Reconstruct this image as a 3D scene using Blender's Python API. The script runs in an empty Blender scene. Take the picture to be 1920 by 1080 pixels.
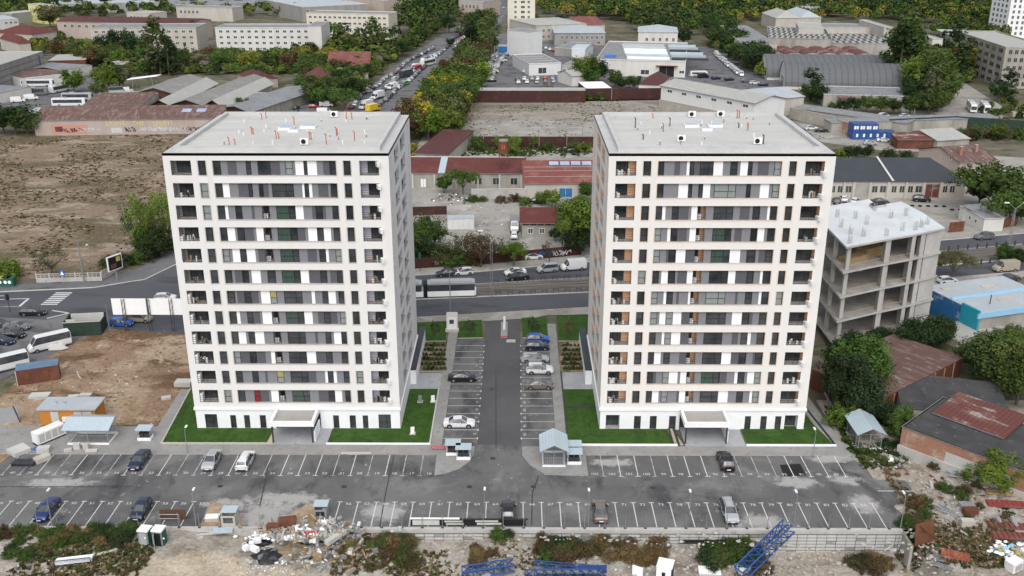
import bpy, bmesh, math, random
from mathutils import Vector, Matrix
R=math.radians
random.seed(7)
scene=bpy.context.scene
COL=scene.collection
# ------------------------------------------------------------ camera
F=1835.0; TH=R(20.75); YW=R(0.25); HC=70.0
cd=bpy.data.cameras.new('camera'); cam=bpy.data.objects.new('camera',cd); COL.objects.link(cam)
cam.location=(0,0,HC); cam.rotation_euler=(R(90)-TH,0,YW)
cd.sensor_width=36.0; cd.lens=36.0*F/1920.0; cd.clip_start=1; cd.clip_end=6000
scene.camera=cam
# ------------------------------------------------------------ world, sun, exposure
SUN_EL=R(50); SUN_AZ=R(182)      # azimuth clockwise from +y (north)
w=bpy.data.worlds.new("World"); scene.world=w; w.use_nodes=True
nt=w.node_tree; nt.nodes.clear()
sky=nt.nodes.new('ShaderNodeTexSky'); sky.sky_type='NISHITA'; sky.sun_disc=False
sky.sun_elevation=SUN_EL; sky.sun_rotation=SUN_AZ; sky.dust_density=4.0; sky.air_density=1.0; sky.ozone_density=1.0
hs=nt.nodes.new('ShaderNodeHueSaturation'); hs.inputs['Saturation'].default_value=0.30
bg=nt.nodes.new('ShaderNodeBackground'); bg.inputs['Strength'].default_value=0.15
wo=nt.nodes.new('ShaderNodeOutputWorld')
nt.links.new(sky.outputs[0],hs.inputs['Color']); nt.links.new(hs.outputs[0],bg.inputs[0]); nt.links.new(bg.outputs[0],wo.inputs[0])
sd=bpy.data.lights.new('sun','SUN'); sd.energy=0.75; sd.angle=R(80); sd.color=(1,0.975,0.94)
so=bpy.data.objects.new('sun',sd); COL.objects.link(so)
dv=Vector((math.sin(SUN_AZ)*math.cos(SUN_EL),math.cos(SUN_AZ)*math.cos(SUN_EL),math.sin(SUN_EL)))
so.rotation_euler=dv.to_track_quat('Z','Y').to_euler(); so.location=(0,0,200)
scene.view_settings.view_transform='Standard'; scene.view_settings.look='None'
scene.view_settings.exposure=0.42; scene.view_settings.gamma=1.0
scene.render.engine='CYCLES'
# ------------------------------------------------------------ pixel -> world helpers (photo pixels, 1920 wide)
def ray(px,py):
    u=(px-960)/F; v=(540-py)/F
    x=u; y=math.cos(TH)+v*math.sin(TH); z=-math.sin(TH)+v*math.cos(TH)
    c,s=math.cos(YW),math.sin(YW)
    return (c*x-s*y, s*x+c*y, z)
def P(px,py,z=0.0):
    r=ray(px,py); t=(z-HC)/r[2]; return Vector((r[0]*t,r[1]*t,z))
def PY(px,py,Y):
    r=ray(px,py); t=Y/r[1]; return Vector((r[0]*t,Y,HC+r[2]*t))
def HT(px,py,ty):
    return PY(px,ty,P(px,py).y).z
def proj(v):
    c,s=math.cos(YW),math.sin(YW); X=c*v[0]+s*v[1]; Y=-s*v[0]+c*v[1]; z=v[2]-HC
    Z=Y*math.cos(TH)-z*math.sin(TH); V=Y*math.sin(TH)+z*math.cos(TH)
    return 960+F*X/Z, 540-F*V/Z
# ------------------------------------------------------------ materials
MATS={}
def nodes(name):
    m=bpy.data.materials.new(name); m.use_nodes=True; n=m.node_tree; n.nodes.clear()
    o=n.nodes.new('ShaderNodeOutputMaterial'); b=n.nodes.new('ShaderNodeBsdfPrincipled')
    n.links.new(b.outputs[0],o.inputs[0]); MATS[name]=m
    return m,n,b
def c4(c): return (c[0],c[1],c[2],1)
def coord(n,world):
    if world: g=n.nodes.new('ShaderNodeNewGeometry'); return g.outputs['Position']
    g=n.nodes.new('ShaderNodeTexCoord'); return g.outputs['Object']
def noise(n,vec,scale,detail=4,rough=.6,stretch=None,dist=0):
    if stretch:
        mp=n.nodes.new('ShaderNodeMapping'); mp.inputs['Scale'].default_value=stretch; n.links.new(vec,mp.inputs['Vector']); vec=mp.outputs[0]
    t=n.nodes.new('ShaderNodeTexNoise'); t.inputs['Scale'].default_value=scale; t.inputs['Detail'].default_value=detail
    t.inputs['Roughness'].default_value=rough; t.inputs['Distortion'].default_value=dist; n.links.new(vec,t.inputs['Vector']); return t.outputs['Fac']
def ramp(n,fac,p0,p1,lo=0.,hi=1.):
    r=n.nodes.new('ShaderNodeMapRange'); r.inputs['From Min'].default_value=p0; r.inputs['From Max'].default_value=p1
    r.inputs['To Min'].default_value=lo; r.inputs['To Max'].default_value=hi; r.clamp=True; n.links.new(fac,r.inputs['Value']); return r.outputs[0]
def mix(n,fac,a,b,typ='MIX'):
    x=n.nodes.new('ShaderNodeMix'); x.data_type='RGBA'; x.blend_type=typ
    if isinstance(fac,(int,float)): x.inputs[0].default_value=fac
    else: n.links.new(fac,x.inputs[0])
    for i,v in ((6,a),(7,b)):
        if isinstance(v,(tuple,list)): x.inputs[i].default_value=c4(v)
        else: n.links.new(v,x.inputs[i])
    return x.outputs[2]
def bump(n,b,h,dist,strength=.6):
    u=n.nodes.new('ShaderNodeBump'); u.inputs['Distance'].default_value=dist; u.inputs['Strength'].default_value=strength
    n.links.new(h,u.inputs['Height']); n.links.new(u.outputs[0],b.inputs['Normal'])
def M(name,c1,c2=None,rough=.8,scale=.5,world=False,p=(.35,.65),c3=None,scale3=.1,p3=(.5,.7),bmp=0,bscale=4,metal=0,spec=.3,stretch=None,objcol=False):
    m,n,b=nodes(name); vec=coord(n,world)
    col=c1
    if c2: col=mix(n,ramp(n,noise(n,vec,scale,5,.6,stretch),*p),c1,c2)
    if c3: col=mix(n,ramp(n,noise(n,vec,scale3,5,.65),*p3),col,c3)
    if objcol:
        oi=n.nodes.new('ShaderNodeObjectInfo'); col=mix(n,1.0,col,oi.outputs['Color'],'MULTIPLY')
    if isinstance(col,tuple): b.inputs['Base Color'].default_value=c4(col)
    else: n.links.new(col,b.inputs['Base Color'])
    b.inputs['Roughness'].default_value=rough; b.inputs['Metallic'].default_value=metal; b.inputs['Specular IOR Level'].default_value=spec
    if bmp: bump(n,b,noise(n,vec,bscale,6,.65,stretch),bmp)
    return m
SPOTS=[(P(x,y).x,P(x,y).y,a,b) for x,y,a,b in ((500,968,6,5),(540,935,7,2.2),(425,946,4,1.8),(1430,980,4.5,2.6),(1492,905,4,2.4),(1585,900,3,2),(1560,860,5,1.6),(720,960,4,3),(110,905,7,1.6),(1150,868,4,1.5),(600,1000,9,3),(1620,945,3,3))]
# grounds (world coordinates)
def ground(name,stack,rough=.95,bmp=.03,bscale=3,fine=.25,spots=(),sc=(.36,.355,.345)):
    """stack: first colour, then (colour, scale, p0, p1, stretch)"""
    m,n,b=nodes(name); vec=coord(n,True); col=stack[0]
    for s in stack[1:]:
        col=mix(n,ramp(n,noise(n,vec,s[1],6,.62,s[4] if len(s)>4 else None,.4),s[2],s[3]),col,s[0])
    for (sx,sy,rx,ry) in spots:
        a=n.nodes.new('ShaderNodeVectorMath'); a.operation='SUBTRACT'; n.links.new(vec,a.inputs[0]); a.inputs[1].default_value=(sx,sy,0)
        d=n.nodes.new('ShaderNodeVectorMath'); d.operation='DIVIDE'; n.links.new(a.outputs[0],d.inputs[0]); d.inputs[1].default_value=(rx,ry,50)
        l=n.nodes.new('ShaderNodeVectorMath'); l.operation='LENGTH'; n.links.new(d.outputs[0],l.inputs[0])
        q=n.nodes.new('ShaderNodeMath'); q.operation='SUBTRACT'; n.links.new(noise(n,vec,.7,6,.7),q.inputs[0]); n.links.new(ramp(n,l.outputs['Value'],.3,1.1,-.1,.3),q.inputs[1])
        col=mix(n,ramp(n,q.outputs[0],.35,.55,0,.85),col,sc)
    f=noise(n,vec,bscale,6,.7)
    fr=ramp(n,f,.25,.75,1-fine,1+fine)
    v=n.nodes.new('ShaderNodeVectorMath'); v.operation='SCALE'; n.links.new(col,v.inputs[0]) if not isinstance(col,tuple) else None
    n.links.new(fr,v.inputs['Scale']); n.links.new(v.outputs[0],b.inputs['Base Color'])
    b.inputs['Roughness'].default_value=rough; b.inputs['Specular IOR Level'].default_value=.2
    bump(n,b,f,bmp)
    return m
ground('soil',[(.14,.125,.095),((.085,.085,.05),.03,.4,.6),((.20,.18,.15),.06,.5,.65),((.06,.07,.03),.12,.5,.62)],bmp=.1)
ground('dry_field',[(.205,.155,.11),((.115,.092,.056),.06,.44,.56,(.6,1,1)),((.29,.235,.18),.16,.52,.62,(.4,1,1)),((.10,.088,.05),.45,.54,.66,(.5,1,1)),((.25,.20,.155),.022,.56,.66),((.33,.28,.22),1.1,.6,.68,(.6,1,1))],bmp=.12,bscale=1.2,fine=.45)
ground('bare_earth',[(.235,.16,.105),((.35,.27,.19),.1,.45,.62,(1,.6,1)),((.13,.078,.045),.14,.52,.6,(.5,1,1)),((.42,.34,.25),.35,.56,.7),((.15,.11,.07),.9,.6,.68)],bmp=.12,bscale=1.5,fine=.35)
ground('vacant_ground',[(.235,.215,.185),((.31,.285,.25),.05,.45,.6,(.4,1,1)),((.12,.125,.075),.045,.54,.64,(.5,1,1)),((.17,.15,.12),.2,.5,.7,(.4,1,1))],bmp=.08,bscale=1,fine=.3)
ground('pit_ground',[(.285,.255,.215),((.37,.345,.31),.2,.45,.6),((.19,.15,.11),.18,.54,.66),((.40,.38,.35),.9,.56,.7)],bmp=.25,bscale=2,fine=.45,spots=[(P(x,y).x,P(x,y).y,a,b) for x,y,a,b in ((300,1062,8,3),(400,1048,8,3.5),(540,1045,4,4))],sc=(.42,.36,.27))
ground('old_concrete',[(.30,.29,.265),((.24,.225,.20),.08,.45,.6),((.36,.345,.32),.2,.5,.65),((.18,.165,.14),.35,.6,.72)],bmp=.01,bscale=2,fine=.22)
ground('worn_asphalt',[(.125,.127,.135),((.16,.16,.165),.05,.4,.6),((.085,.085,.09),.15,.5,.62),((.20,.195,.185),.3,.62,.75)],bmp=.006,bscale=5,fine=.15)
ground('road_asphalt',[(.068,.073,.084),((.09,.095,.105),.07,.4,.62,(.3,1,1)),((.055,.058,.066),.2,.52,.66,(.25,1,1)),((.13,.13,.13),.4,.67,.78,(.3,1,1))],bmp=.004,bscale=6,fine=.12)
ground('lot_asphalt',[(.105,.106,.108),((.145,.145,.145),.09,.42,.6),((.062,.063,.066),.2,.52,.64,(1,.5,1)),((.20,.20,.195),.11,.55,.70),((.30,.295,.285),.5,.64,.78),((.05,.05,.05),1.3,.66,.74)],bmp=.006,bscale=6,fine=.16,spots=SPOTS)
ground('drive_asphalt',[(.078,.079,.083),((.10,.10,.104),.08,.4,.6),((.1,.1,.1),.3,.6,.75)],bmp=.004,bscale=6,fine=.12)
ground('paving',[(.245,.243,.236),((.285,.28,.27),.3,.4,.6),((.195,.19,.18),1.2,.55,.68)],bmp=.01,bscale=4,fine=.12)
ground('grey_pad',[(.30,.31,.325),((.35,.36,.37),.3,.4,.6),((.26,.265,.28),1.2,.55,.68)],bmp=.006,bscale=4,fine=.08)
ground('tram_bed',[(.13,.12,.11),((.18,.16,.14),.2,.45,.65,(.15,1,1)),((.09,.08,.075),.6,.5,.65,(.1,1,1))],bmp=.03,bscale=3,fine=.3)
ground('lawn',[(.027,.060,.010),((.040,.082,.016),.35,.48,.56,(3.5,.15,1)),((.040,.095,.014),.3,.4,.6),((.022,.055,.008),.9,.5,.65),((.06,.10,.02),2.2,.6,.7)],bmp=.08,bscale=9,fine=.35)
ground('white_dust',[(.42,.42,.42),((.24,.24,.24),.6,.4,.6)],bmp=.01,fine=.2)
ground('sand',[(.46,.40,.30),((.38,.32,.23),.3,.4,.6)],bmp=.05,fine=.2)
M('line_white',(.62,.63,.63),(.45,.46,.46),scale=3,world=True)
M('line_worn',(.42,.43,.43),(.2,.2,.2),scale=.8,world=True,p=(.45,.62))
# facade
M('render_left',(.68,.675,.66),(.64,.635,.62),scale=.8,stretch=(1,1,.09),p=(.5,.75),rough=.9,c3=(.70,.695,.68),scale3=1.1,bmp=.003,bscale=12)
M('render_right',(.70,.685,.66),(.665,.65,.625),scale=.8,stretch=(1,1,.09),p=(.5,.75),rough=.9,c3=(.72,.70,.67),scale3=1.1,bmp=.003,bscale=12)
M('white_plaster',(.80,.81,.82),(.73,.745,.76),scale=.5,rough=.8)
M('white_panel',(.85,.86,.87),(.8,.81,.82),scale=1,rough=.6)
M('grey_panel',(.215,.22,.24),(.195,.20,.22),scale=1,rough=.5)
M('dark_panel',(.105,.105,.12),(.09,.09,.105),scale=1,rough=.5)
M('joint_dark',(.12,.12,.12),(.2,.2,.2),scale=1)
M('weathered_blue',(.13,.20,.29),(.10,.16,.24),scale=.8)
M('lilac_reveal',(.58,.555,.63),(.54,.52,.59),scale=1)
M('orange_reveal',(.72,.46,.28),(.66,.42,.26),scale=1)
M('taupe_trim',(.52,.49,.46),(.48,.45,.42),scale=1)
M('peach_trim',(.69,.57,.48),(.66,.54,.45),scale=1)
M('loggia_grey',(.36,.35,.34),(.30,.29,.28),scale=1)
M('glass_dark',(.024,.028,.03),(.07,.078,.082),rough=.12,scale=.35,spec=.6,world=True)
M('glass_green',(.035,.06,.05),(.07,.11,.09),rough=.2,scale=2,spec=.5,stretch=(6,1,.3))
M('glass_far',(.07,.08,.09),(.03,.035,.04),rough=.25,scale=.2,spec=.5,world=True)
M('curtain_yellow',(.45,.38,.12),(.30,.27,.12),rough=.6,scale=1)
M('curtain_red',(.22,.02,.03),rough=.6)
M('curtain_pale',(.30,.33,.32),(.18,.21,.2),rough=.5,scale=2,stretch=(8,1,.3))
M('frame_dark',(.02,.02,.022),rough=.4)
M('frame_white',(.75,.75,.75),rough=.5)
M('metal_grey',(.33,.34,.35),(.26,.27,.28),rough=.45,metal=.4,scale=1)
M('metal_dark',(.05,.05,.055),rough=.5,metal=.3)
M('galvanised',(.50,.53,.56),(.42,.45,.48),rough=.4,metal=.5,scale=.6)
M('roof_membrane',(.44,.44,.42),(.50,.50,.485),rough=.8,scale=.35,c3=(.30,.295,.27),scale3=.8,p3=(.6,.72),stretch=(.3,1,1))
M('spandrel_white',(.73,.73,.715),(.70,.70,.69),scale=.8)
M('cap_grey',(.50,.50,.495),(.44,.445,.445),rough=.5,scale=.5)
M('pipe_red',(.42,.12,.07),rough=.6)
M('white_plastic',(.80,.80,.79),(.70,.70,.69),rough=.45,scale=2)
M('skylight_glass',(.28,.36,.52),(.38,.45,.58),rough=.15,scale=.5,spec=.6)
M('fan_black',(.01,.01,.01),rough=.5)
M('canopy_top',(.36,.34,.32),(.32,.30,.28),scale=.8)
M('black',(.012,.012,.013),rough=.6)
M('rubber',(.018,.018,.018),rough=.9)
M('rim',(.45,.46,.47),rough=.3,metal=.8)
M('headlight',(.75,.78,.8),rough=.15,spec=.7)
M('taillight',(.35,.01,.01),rough=.25)
M('plate',(.8,.8,.8),rough=.5)
def paint(name,metal,rough):
    m,n,b=nodes(name); oi=n.nodes.new('ShaderNodeObjectInfo'); n.links.new(oi.outputs['Color'],b.inputs['Base Color'])
    b.inputs['Roughness'].default_value=rough; b.inputs['Metallic'].default_value=metal; b.inputs['Coat Weight'].default_value=.5; b.inputs['Coat Roughness'].default_value=.12
paint('car_paint',.15,.35)
M('car_glass',(.03,.036,.042),(.07,.08,.09),rough=.1,scale=.8,spec=.8)
def stripes(name,base,groove,freq,axis='X',dist=.05,rough=.6,c2=None,scale=.3,p=(.5,.68),metal=.1,depth=.3,c3=None,p3=(.55,.7),scale3=1.,stretch=None,objcol=False):
    """corrugated / boarded sheet: real bump from a wave texture, tint from noise"""
    m,n,b=nodes(name); vec=coord(n,False)
    wv=n.nodes.new('ShaderNodeTexWave'); wv.wave_type='BANDS'; wv.bands_direction=axis; wv.inputs['Scale'].default_value=freq
    wv.inputs['Distortion'].default_value=0; n.links.new(vec,wv.inputs['Vector'])
    col=base
    if c2: col=mix(n,ramp(n,noise(n,vec,scale,6,.65,stretch),*p),base,c2)
    if c3: col=mix(n,ramp(n,noise(n,vec,scale3,6,.7,stretch),*p3),col,c3)
    col=mix(n,ramp(n,wv.outputs['Fac'],0,.25,depth,0),col,groove)
    if objcol:
        oi=n.nodes.new('ShaderNodeObjectInfo'); col=mix(n,1.0,col,oi.outputs['Color'],'MULTIPLY')
    n.links.new(col,b.inputs['Base Color']); b.inputs['Roughness'].default_value=rough; b.inputs['Metallic'].default_value=metal
    b.inputs['Specular IOR Level'].default_value=.3
    bump(n,b,wv.outputs['Fac'],dist)
stripes('roof_red',(.115,.032,.028),(.06,.022,.02),.6,rough=.7,c2=(.15,.052,.043),c3=(.075,.028,.025),metal=0)
stripes('roof_faded_red',(.19,.062,.052),(.10,.034,.03),.8,rough=.75,c2=(.26,.13,.115),c3=(.17,.05,.045),metal=0)
stripes('roof_maroon',(.085,.028,.027),(.04,.015,.015),.9,rough=.7,c2=(.11,.045,.04),metal=0)
stripes('roof_rust',(.13,.075,.065),(.06,.035,.03),.55,rough=.9,c2=(.22,.16,.145),c3=(.28,.24,.22),metal=0,depth=.5,stretch=(1,.25,1),scale=.6,p3=(.56,.66))
stripes('roof_blotched',(.125,.045,.038),(.06,.025,.022),.5,rough=.85,c2=(.18,.09,.075),c3=(.32,.27,.25),metal=0,p3=(.54,.6),scale3=.25,stretch=(.5,1.5,1))
stripes('roof_grey',(.22,.215,.205),(.13,.125,.12),.5,rough=.85,c2=(.29,.285,.27),c3=(.15,.145,.135),metal=0)
stripes('roof_dark',(.045,.052,.062),(.03,.035,.042),.5,rough=.55,c2=(.055,.062,.072),metal=.1)
stripes('roof_metal',(.46,.50,.53),(.34,.37,.40),.5,rough=.45,c2=(.52,.56,.58),metal=.3)
stripes('roof_lightblue',(.50,.60,.66),(.38,.47,.53),.8,rough=.4,c2=(.56,.66,.71),metal=.3)
stripes('roof_pale',(.36,.36,.34),(.25,.25,.24),.4,rough=.8,c2=(.42,.42,.40),c3=(.29,.29,.27),metal=0)
stripes('barrel',(.115,.122,.13),(.065,.07,.078),.12,rough=.7,c2=(.12,.125,.13),c3=(.17,.17,.17),metal=0,depth=.6,p3=(.62,.72))
stripes('fence_red',(.055,.022,.02),(.02,.01,.01),1.2,rough=.8,c2=(.085,.035,.03),c3=(.035,.02,.02),metal=0)
stripes('block_wall',(.35,.33,.29),(.2,.18,.16),.35,'Z',rough=.95,c2=(.42,.40,.36),c3=(.25,.22,.19),metal=0)
stripes('cladding_white',(.62,.63,.63),(.45,.46,.47),.25,rough=.6,c2=(.56,.57,.575),metal=0)
stripes('container_blue',(.035,.10,.30),(.02,.05,.16),1.6,rough=.5,c2=(.03,.08,.24),metal=.1)
stripes('container_brown',(.13,.045,.03),(.06,.02,.015),1.6,rough=.7,c2=(.17,.075,.05),metal=0)
stripes('metal_sheet',(.40,.42,.44),(.28,.3,.32),1.5,rough=.5,c2=(.46,.48,.5),metal=.4)
for nm,a,b2 in (('wall_cream',(.47,.445,.395),(.40,.375,.33)),('wall_white',(.60,.59,.56),(.52,.51,.48)),('wall_pink',(.42,.35,.31),(.36,.30,.27)),
    ('wall_grey',(.30,.30,.29),(.24,.235,.225)),('wall_lightgrey',(.50,.50,.48),(.43,.43,.41)),('wall_dirty',(.38,.365,.33),(.25,.235,.205)),
    ('wall_yellow',(.60,.58,.22),(.52,.5,.2)),('wall_tower_cream',(.60,.57,.48),(.54,.51,.43))):
    M(nm,a,b2,scale=.25,rough=.9,c3=tuple(x*.7 for x in a),scale3=.6,p3=(.6,.8),stretch=(1,1,.35))
M('raw_concrete',(.46,.45,.43),(.37,.36,.345),scale=.35,rough=.9,c3=(.24,.225,.20),scale3=.9,p3=(.58,.75),bmp=.01,bscale=5,stretch=(1,1,.5))
M('slab_floor',(.33,.315,.29),(.25,.235,.21),scale=.5,rough=.9,c3=(.40,.385,.36),scale3=.3)
M('slab_roof_pale',(.60,.63,.65),(.50,.53,.55),scale=.2,rough=.8,c3=(.42,.45,.46),scale3=.5,p3=(.6,.75))
M('tar_roof',(.045,.045,.048),(.07,.07,.072),scale=.4,rough=.95,c3=(.14,.135,.13),scale3=.9,p3=(.6,.72),bmp=.02,bscale=3)
M('bitumen_grey',(.19,.20,.215),(.24,.25,.26),scale=.3,rough=.9,c3=(.10,.10,.105),scale3=.8,p3=(.55,.7))
M('orange_wall',(.48,.20,.03),(.43,.18,.03),scale=.6,rough=.7)
M('blue_wall',(.03,.15,.36),(.025,.12,.30),scale=.5,rough=.7,c3=(.20,.32,.42),scale3=.35,p3=(.6,.64))
M('teal_wall',(.02,.30,.40),(.02,.26,.36),scale=.4,rough=.6)
M('skyblue_trim',(.28,.52,.72),(.24,.46,.65),scale=.4,rough=.6)
M('wood',(.42,.30,.16),(.32,.22,.12),scale=1.5,rough=.85)
M('old_wood',(.30,.26,.21),(.20,.17,.13),scale=1.5,rough=.9)
M('rust',(.10,.04,.022),(.17,.075,.04),scale=.8,rough=.9)
M('crane_blue',(.02,.075,.25),(.03,.06,.15),scale=1.5,rough=.5)
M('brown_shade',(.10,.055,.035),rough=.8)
M('graffiti_yellow',(.62,.55,.27),(.5,.44,.22),scale=2)
M('graffiti_white',(.58,.60,.62),(.42,.44,.46),scale=1)
M('graffiti_black',(.03,.03,.035),rough=.8)
M('graffiti_maroon',(.14,.015,.03),rough=.8)
M('graffiti_pink',(.50,.26,.20),(.44,.24,.19),scale=1)
M('sign_blue',(.02,.12,.50),rough=.5)
M('red_paint',(.5,.03,.03),rough=.5)
M('green_bin',(.02,.10,.07),rough=.5)
M('tarpaulin',(.03,.055,.04),(.02,.035,.028),scale=1,rough=.8)
M('bark',(.09,.07,.05),(.13,.105,.08),scale=3,rough=.95)
M('stone',(.42,.39,.34),(.30,.27,.23),scale=1.5,rough=.95,bmp=.05)
M('foam_white',(.80,.81,.82),(.70,.71,.72),scale=1,rough=.8)
M('black_foil',(.015,.017,.02),(.04,.045,.05),scale=2,rough=.35)
M('mesh_grey',(.35,.36,.37),rough=.7)
def brick(name,c1,c2,mortar,sc):
    m,n,b=nodes(name); vec=coord(n,False)
    mp=n.nodes.new('ShaderNodeMapping'); mp.inputs['Rotation'].default_value=(R(90),0,0); n.links.new(vec,mp.inputs['Vector'])
    t=n.nodes.new('ShaderNodeTexBrick'); t.inputs['Color1'].default_value=c4(c1); t.inputs['Color2'].default_value=c4(c2); t.inputs['Mortar'].default_value=c4(mortar)
    t.inputs['Scale'].default_value=sc; n.links.new(mp.outputs[0],t.inputs['Vector'])
    col=mix(n,ramp(n,noise(n,vec,.35,5,.7),.5,.62),t.outputs['Color'],tuple(min(1,x*1.05) for x in mortar))
    n.links.new(col,b.inputs['Base Color']); b.inputs['Roughness'].default_value=.95
brick('brick_wall',(.33,.13,.07),(.26,.10,.055),(.36,.30,.25),2.2)
brick('formwork_wall',(.56,.58,.60),(.47,.49,.51),(.20,.20,.20),.8)
def foliage(name):
    m,n,b=nodes(name); vec=coord(n,False); oi=n.nodes.new('ShaderNodeObjectInfo')
    f=ramp(n,noise(n,vec,.9,3,.7),.3,.7,.55,1.5)
    g=ramp(n,noise(n,vec,5.,2,.6),.3,.7,.8,1.25)
    mm=n.nodes.new('ShaderNodeMath'); mm.operation='MULTIPLY'; n.links.new(f,mm.inputs[0]); n.links.new(g,mm.inputs[1])
    v=n.nodes.new('ShaderNodeVectorMath'); v.operation='SCALE'; n.links.new(oi.outputs['Color'],v.inputs[0]); n.links.new(mm.outputs[0],v.inputs['Scale'])
    n.links.new(v.outputs[0],b.inputs['Base Color']); b.inputs['Roughness'].default_value=.8; b.inputs['Specular IOR Level'].default_value=.15
    # thin leaves let a little light through
    tr=n.nodes.new('ShaderNodeBsdfTranslucent'); n.links.new(v.outputs[0],tr.inputs[0]); mx=n.nodes.new('ShaderNodeMixShader'); mx.inputs[0].default_value=.25
    o=[x for x in n.nodes if x.type=='OUTPUT_MATERIAL'][0]; n.links.new(b.outputs[0],mx.inputs[1]); n.links.new(tr.outputs[0],mx.inputs[2]); n.links.new(mx.outputs[0],o.inputs[0])
foliage('leaves')
hm=bpy.data.materials.new('haze_air'); hm.use_nodes=True; hn=hm.node_tree; hn.nodes.clear(); ho_=hn.nodes.new('ShaderNodeOutputMaterial'); pv=hn.nodes.new('ShaderNodeVolumePrincipled')
pv.inputs['Color'].default_value=(.86,.9,.95,1); pv.inputs['Density'].default_value=.00006; pv.inputs['Anisotropy'].default_value=.2; hn.links.new(pv.outputs[0],ho_.inputs['Volume']); MATS['haze_air']=hm
# ------------------------------------------------------------ mesh builder
class MB:
    def __init__(s): s.v=[]; s.f=[]; s.m=[]; s.names=[]
    def mi(s,m):
        if m not in s.names: s.names.append(m)
        return s.names.index(m)
    def face(s,pts,m):
        i=len(s.v); s.v+= [tuple(p) for p in pts]; s.f.append(tuple(range(i,i+len(pts)))); s.m.append(s.mi(m)); return s
    def box(s,x0,x1,y0,y1,z0,z1,m,top=None,rot=0,c=None,bottom=True,tilt=0):
        q=[(x0,y0,z0),(x1,y0,z0),(x1,y1,z0),(x0,y1,z0),(x0,y0,z1),(x1,y0,z1),(x1,y1,z1),(x0,y1,z1)]
        if rot or tilt:
            c=c or ((x0+x1)/2,(y0+y1)/2,(z0+z1)/2); ca,sa=math.cos(rot),math.sin(rot); ct,st=math.cos(tilt),math.sin(tilt); o=[]
            for a,b,d in q:
                a-=c[0]; b-=c[1]; d-=c[2]; a,d=ct*a-st*d,st*a+ct*d
                o.append((c[0]+ca*a-sa*b,c[1]+sa*a+ca*b,c[2]+d))
            q=o
        i=len(s.v); s.v+=q; k=s.mi(m); kt=s.mi(top) if top else k
        fs=[(0,1,5,4),(1,2,6,5),(2,3,7,6),(3,0,4,7),(4,5,6,7)]
        ms=[k,k,k,k,kt]
        if bottom: fs.append((3,2,1,0)); ms.append(k)
        s.f+=[tuple(i+a for a in f) for f in fs]; s.m+=ms; return s
    def prism(s,poly,z0,z1,m,top=None,bottom=False):
        n=len(poly); i=len(s.v); s.v+=[(p[0],p[1],z0) for p in poly]+[(p[0],p[1],z1) for p in poly]
        k=s.mi(m); kt=s.mi(top) if top else k
        for a in range(n):
            b=(a+1)%n; s.f.append((i+a,i+b,i+n+b,i+n+a)); s.m.append(k)
        s.f.append(tuple(i+n+a for a in range(n))); s.m.append(kt)
        if bottom: s.f.append(tuple(i+a for a in reversed(range(n)))); s.m.append(k)
        return s
    def tube(s,p0,p1,r0,m,r1=None,n=6,cap=True):
        r1=r0 if r1 is None else r1; p0=Vector(p0); p1=Vector(p1); d=(p1-p0)
        if d.length<1e-6: return s
        d.normalize(); u=d.orthogonal().normalized(); w=d.cross(u); i=len(s.v); k=s.mi(m)
        for p,r in ((p0,r0),(p1,r1)):
            for a in range(n):
                t=2*math.pi*a/n; s.v.append(tuple(p+u*(r*math.cos(t))+w*(r*math.sin(t))))
        for a in range(n):
            b=(a+1)%n; s.f.append((i+a,i+b,i+n+b,i+n+a)); s.m.append(k)
        if cap:
            s.f.append(tuple(i+n+a for a in range(n))); s.m.append(k); s.f.append(tuple(i+a for a in reversed(range(n)))); s.m.append(k)
        return s
    def path(s,pts,r,m,n=6):
        for a,b in zip(pts,pts[1:]): s.tube(a,b,r,m,n=n)
        return s
    def blob(s,c,r,m,sq=(1,1,1),seed=0,seg=7,rings=5,amp=.25):
        rnd=random.Random(seed); i=len(s.v); k=s.mi(m)
        for a in range(rings+1):
            ph=math.pi*a/rings
            for b in range(seg):
                t=2*math.pi*b/seg; q=r*(1+rnd.uniform(-amp,amp))
                s.v.append((c[0]+q*sq[0]*math.sin(ph)*math.cos(t),c[1]+q*sq[1]*math.sin(ph)*math.sin(t),c[2]+q*sq[2]*math.cos(ph)))
        for a in range(rings):
            for b in range(seg):
                d=(b+1)%seg; s.f.append((i+a*seg+b,i+(a+1)*seg+b,i+(a+1)*seg+d,i+a*seg+d)); s.m.append(k)
        return s
    def mesh(s,name,smooth=False):
        me=bpy.data.meshes.new(name); me.from_pydata(s.v,[],s.f)
        for nme in s.names: me.materials.append(MATS[nme])
        me.polygons.foreach_set('material_index',s.m)
        if smooth: me.polygons.foreach_set('use_smooth',[True]*len(s.f))
        me.update(); return me
    def build(s,name,parent=None,loc=None,rz=0,smooth=False,color=None):
        return link(name,s.mesh(name,smooth),parent,loc,rz,color)
def link(name,me,parent=None,loc=None,rz=0,color=None):
    o=bpy.data.objects.new(name,me); COL.objects.link(o)
    if parent: o.parent=parent
    if loc is not None: o.location=loc
    if rz: o.rotation_euler=(0,0,rz)
    if color: o.color=c4(color)
    return o
def tag(o,label=None,cat=None,group=None,kind=None):
    if label: o['label']=label
    if cat: o['category']=cat
    if group: o['group']=group
    if kind: o['kind']=kind
    return o
def thing(name,label,cat,loc=(0,0,0),rz=0,group=None):
    o=link(name,None,None,loc,rz); o.empty_display_size=.3
    return tag(o,label,cat,group)
def struct(mb,name,**k): return tag(mb.build(name,**k),kind='structure')
def copy_tree(o,parent=None,color=None):
    c=o.copy(); COL.objects.link(c); c.parent=parent
    if color and o.type=='MESH': c.color=c4(color)
    for ch in list(o.children): copy_tree(ch,c,color)
    return c
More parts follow.
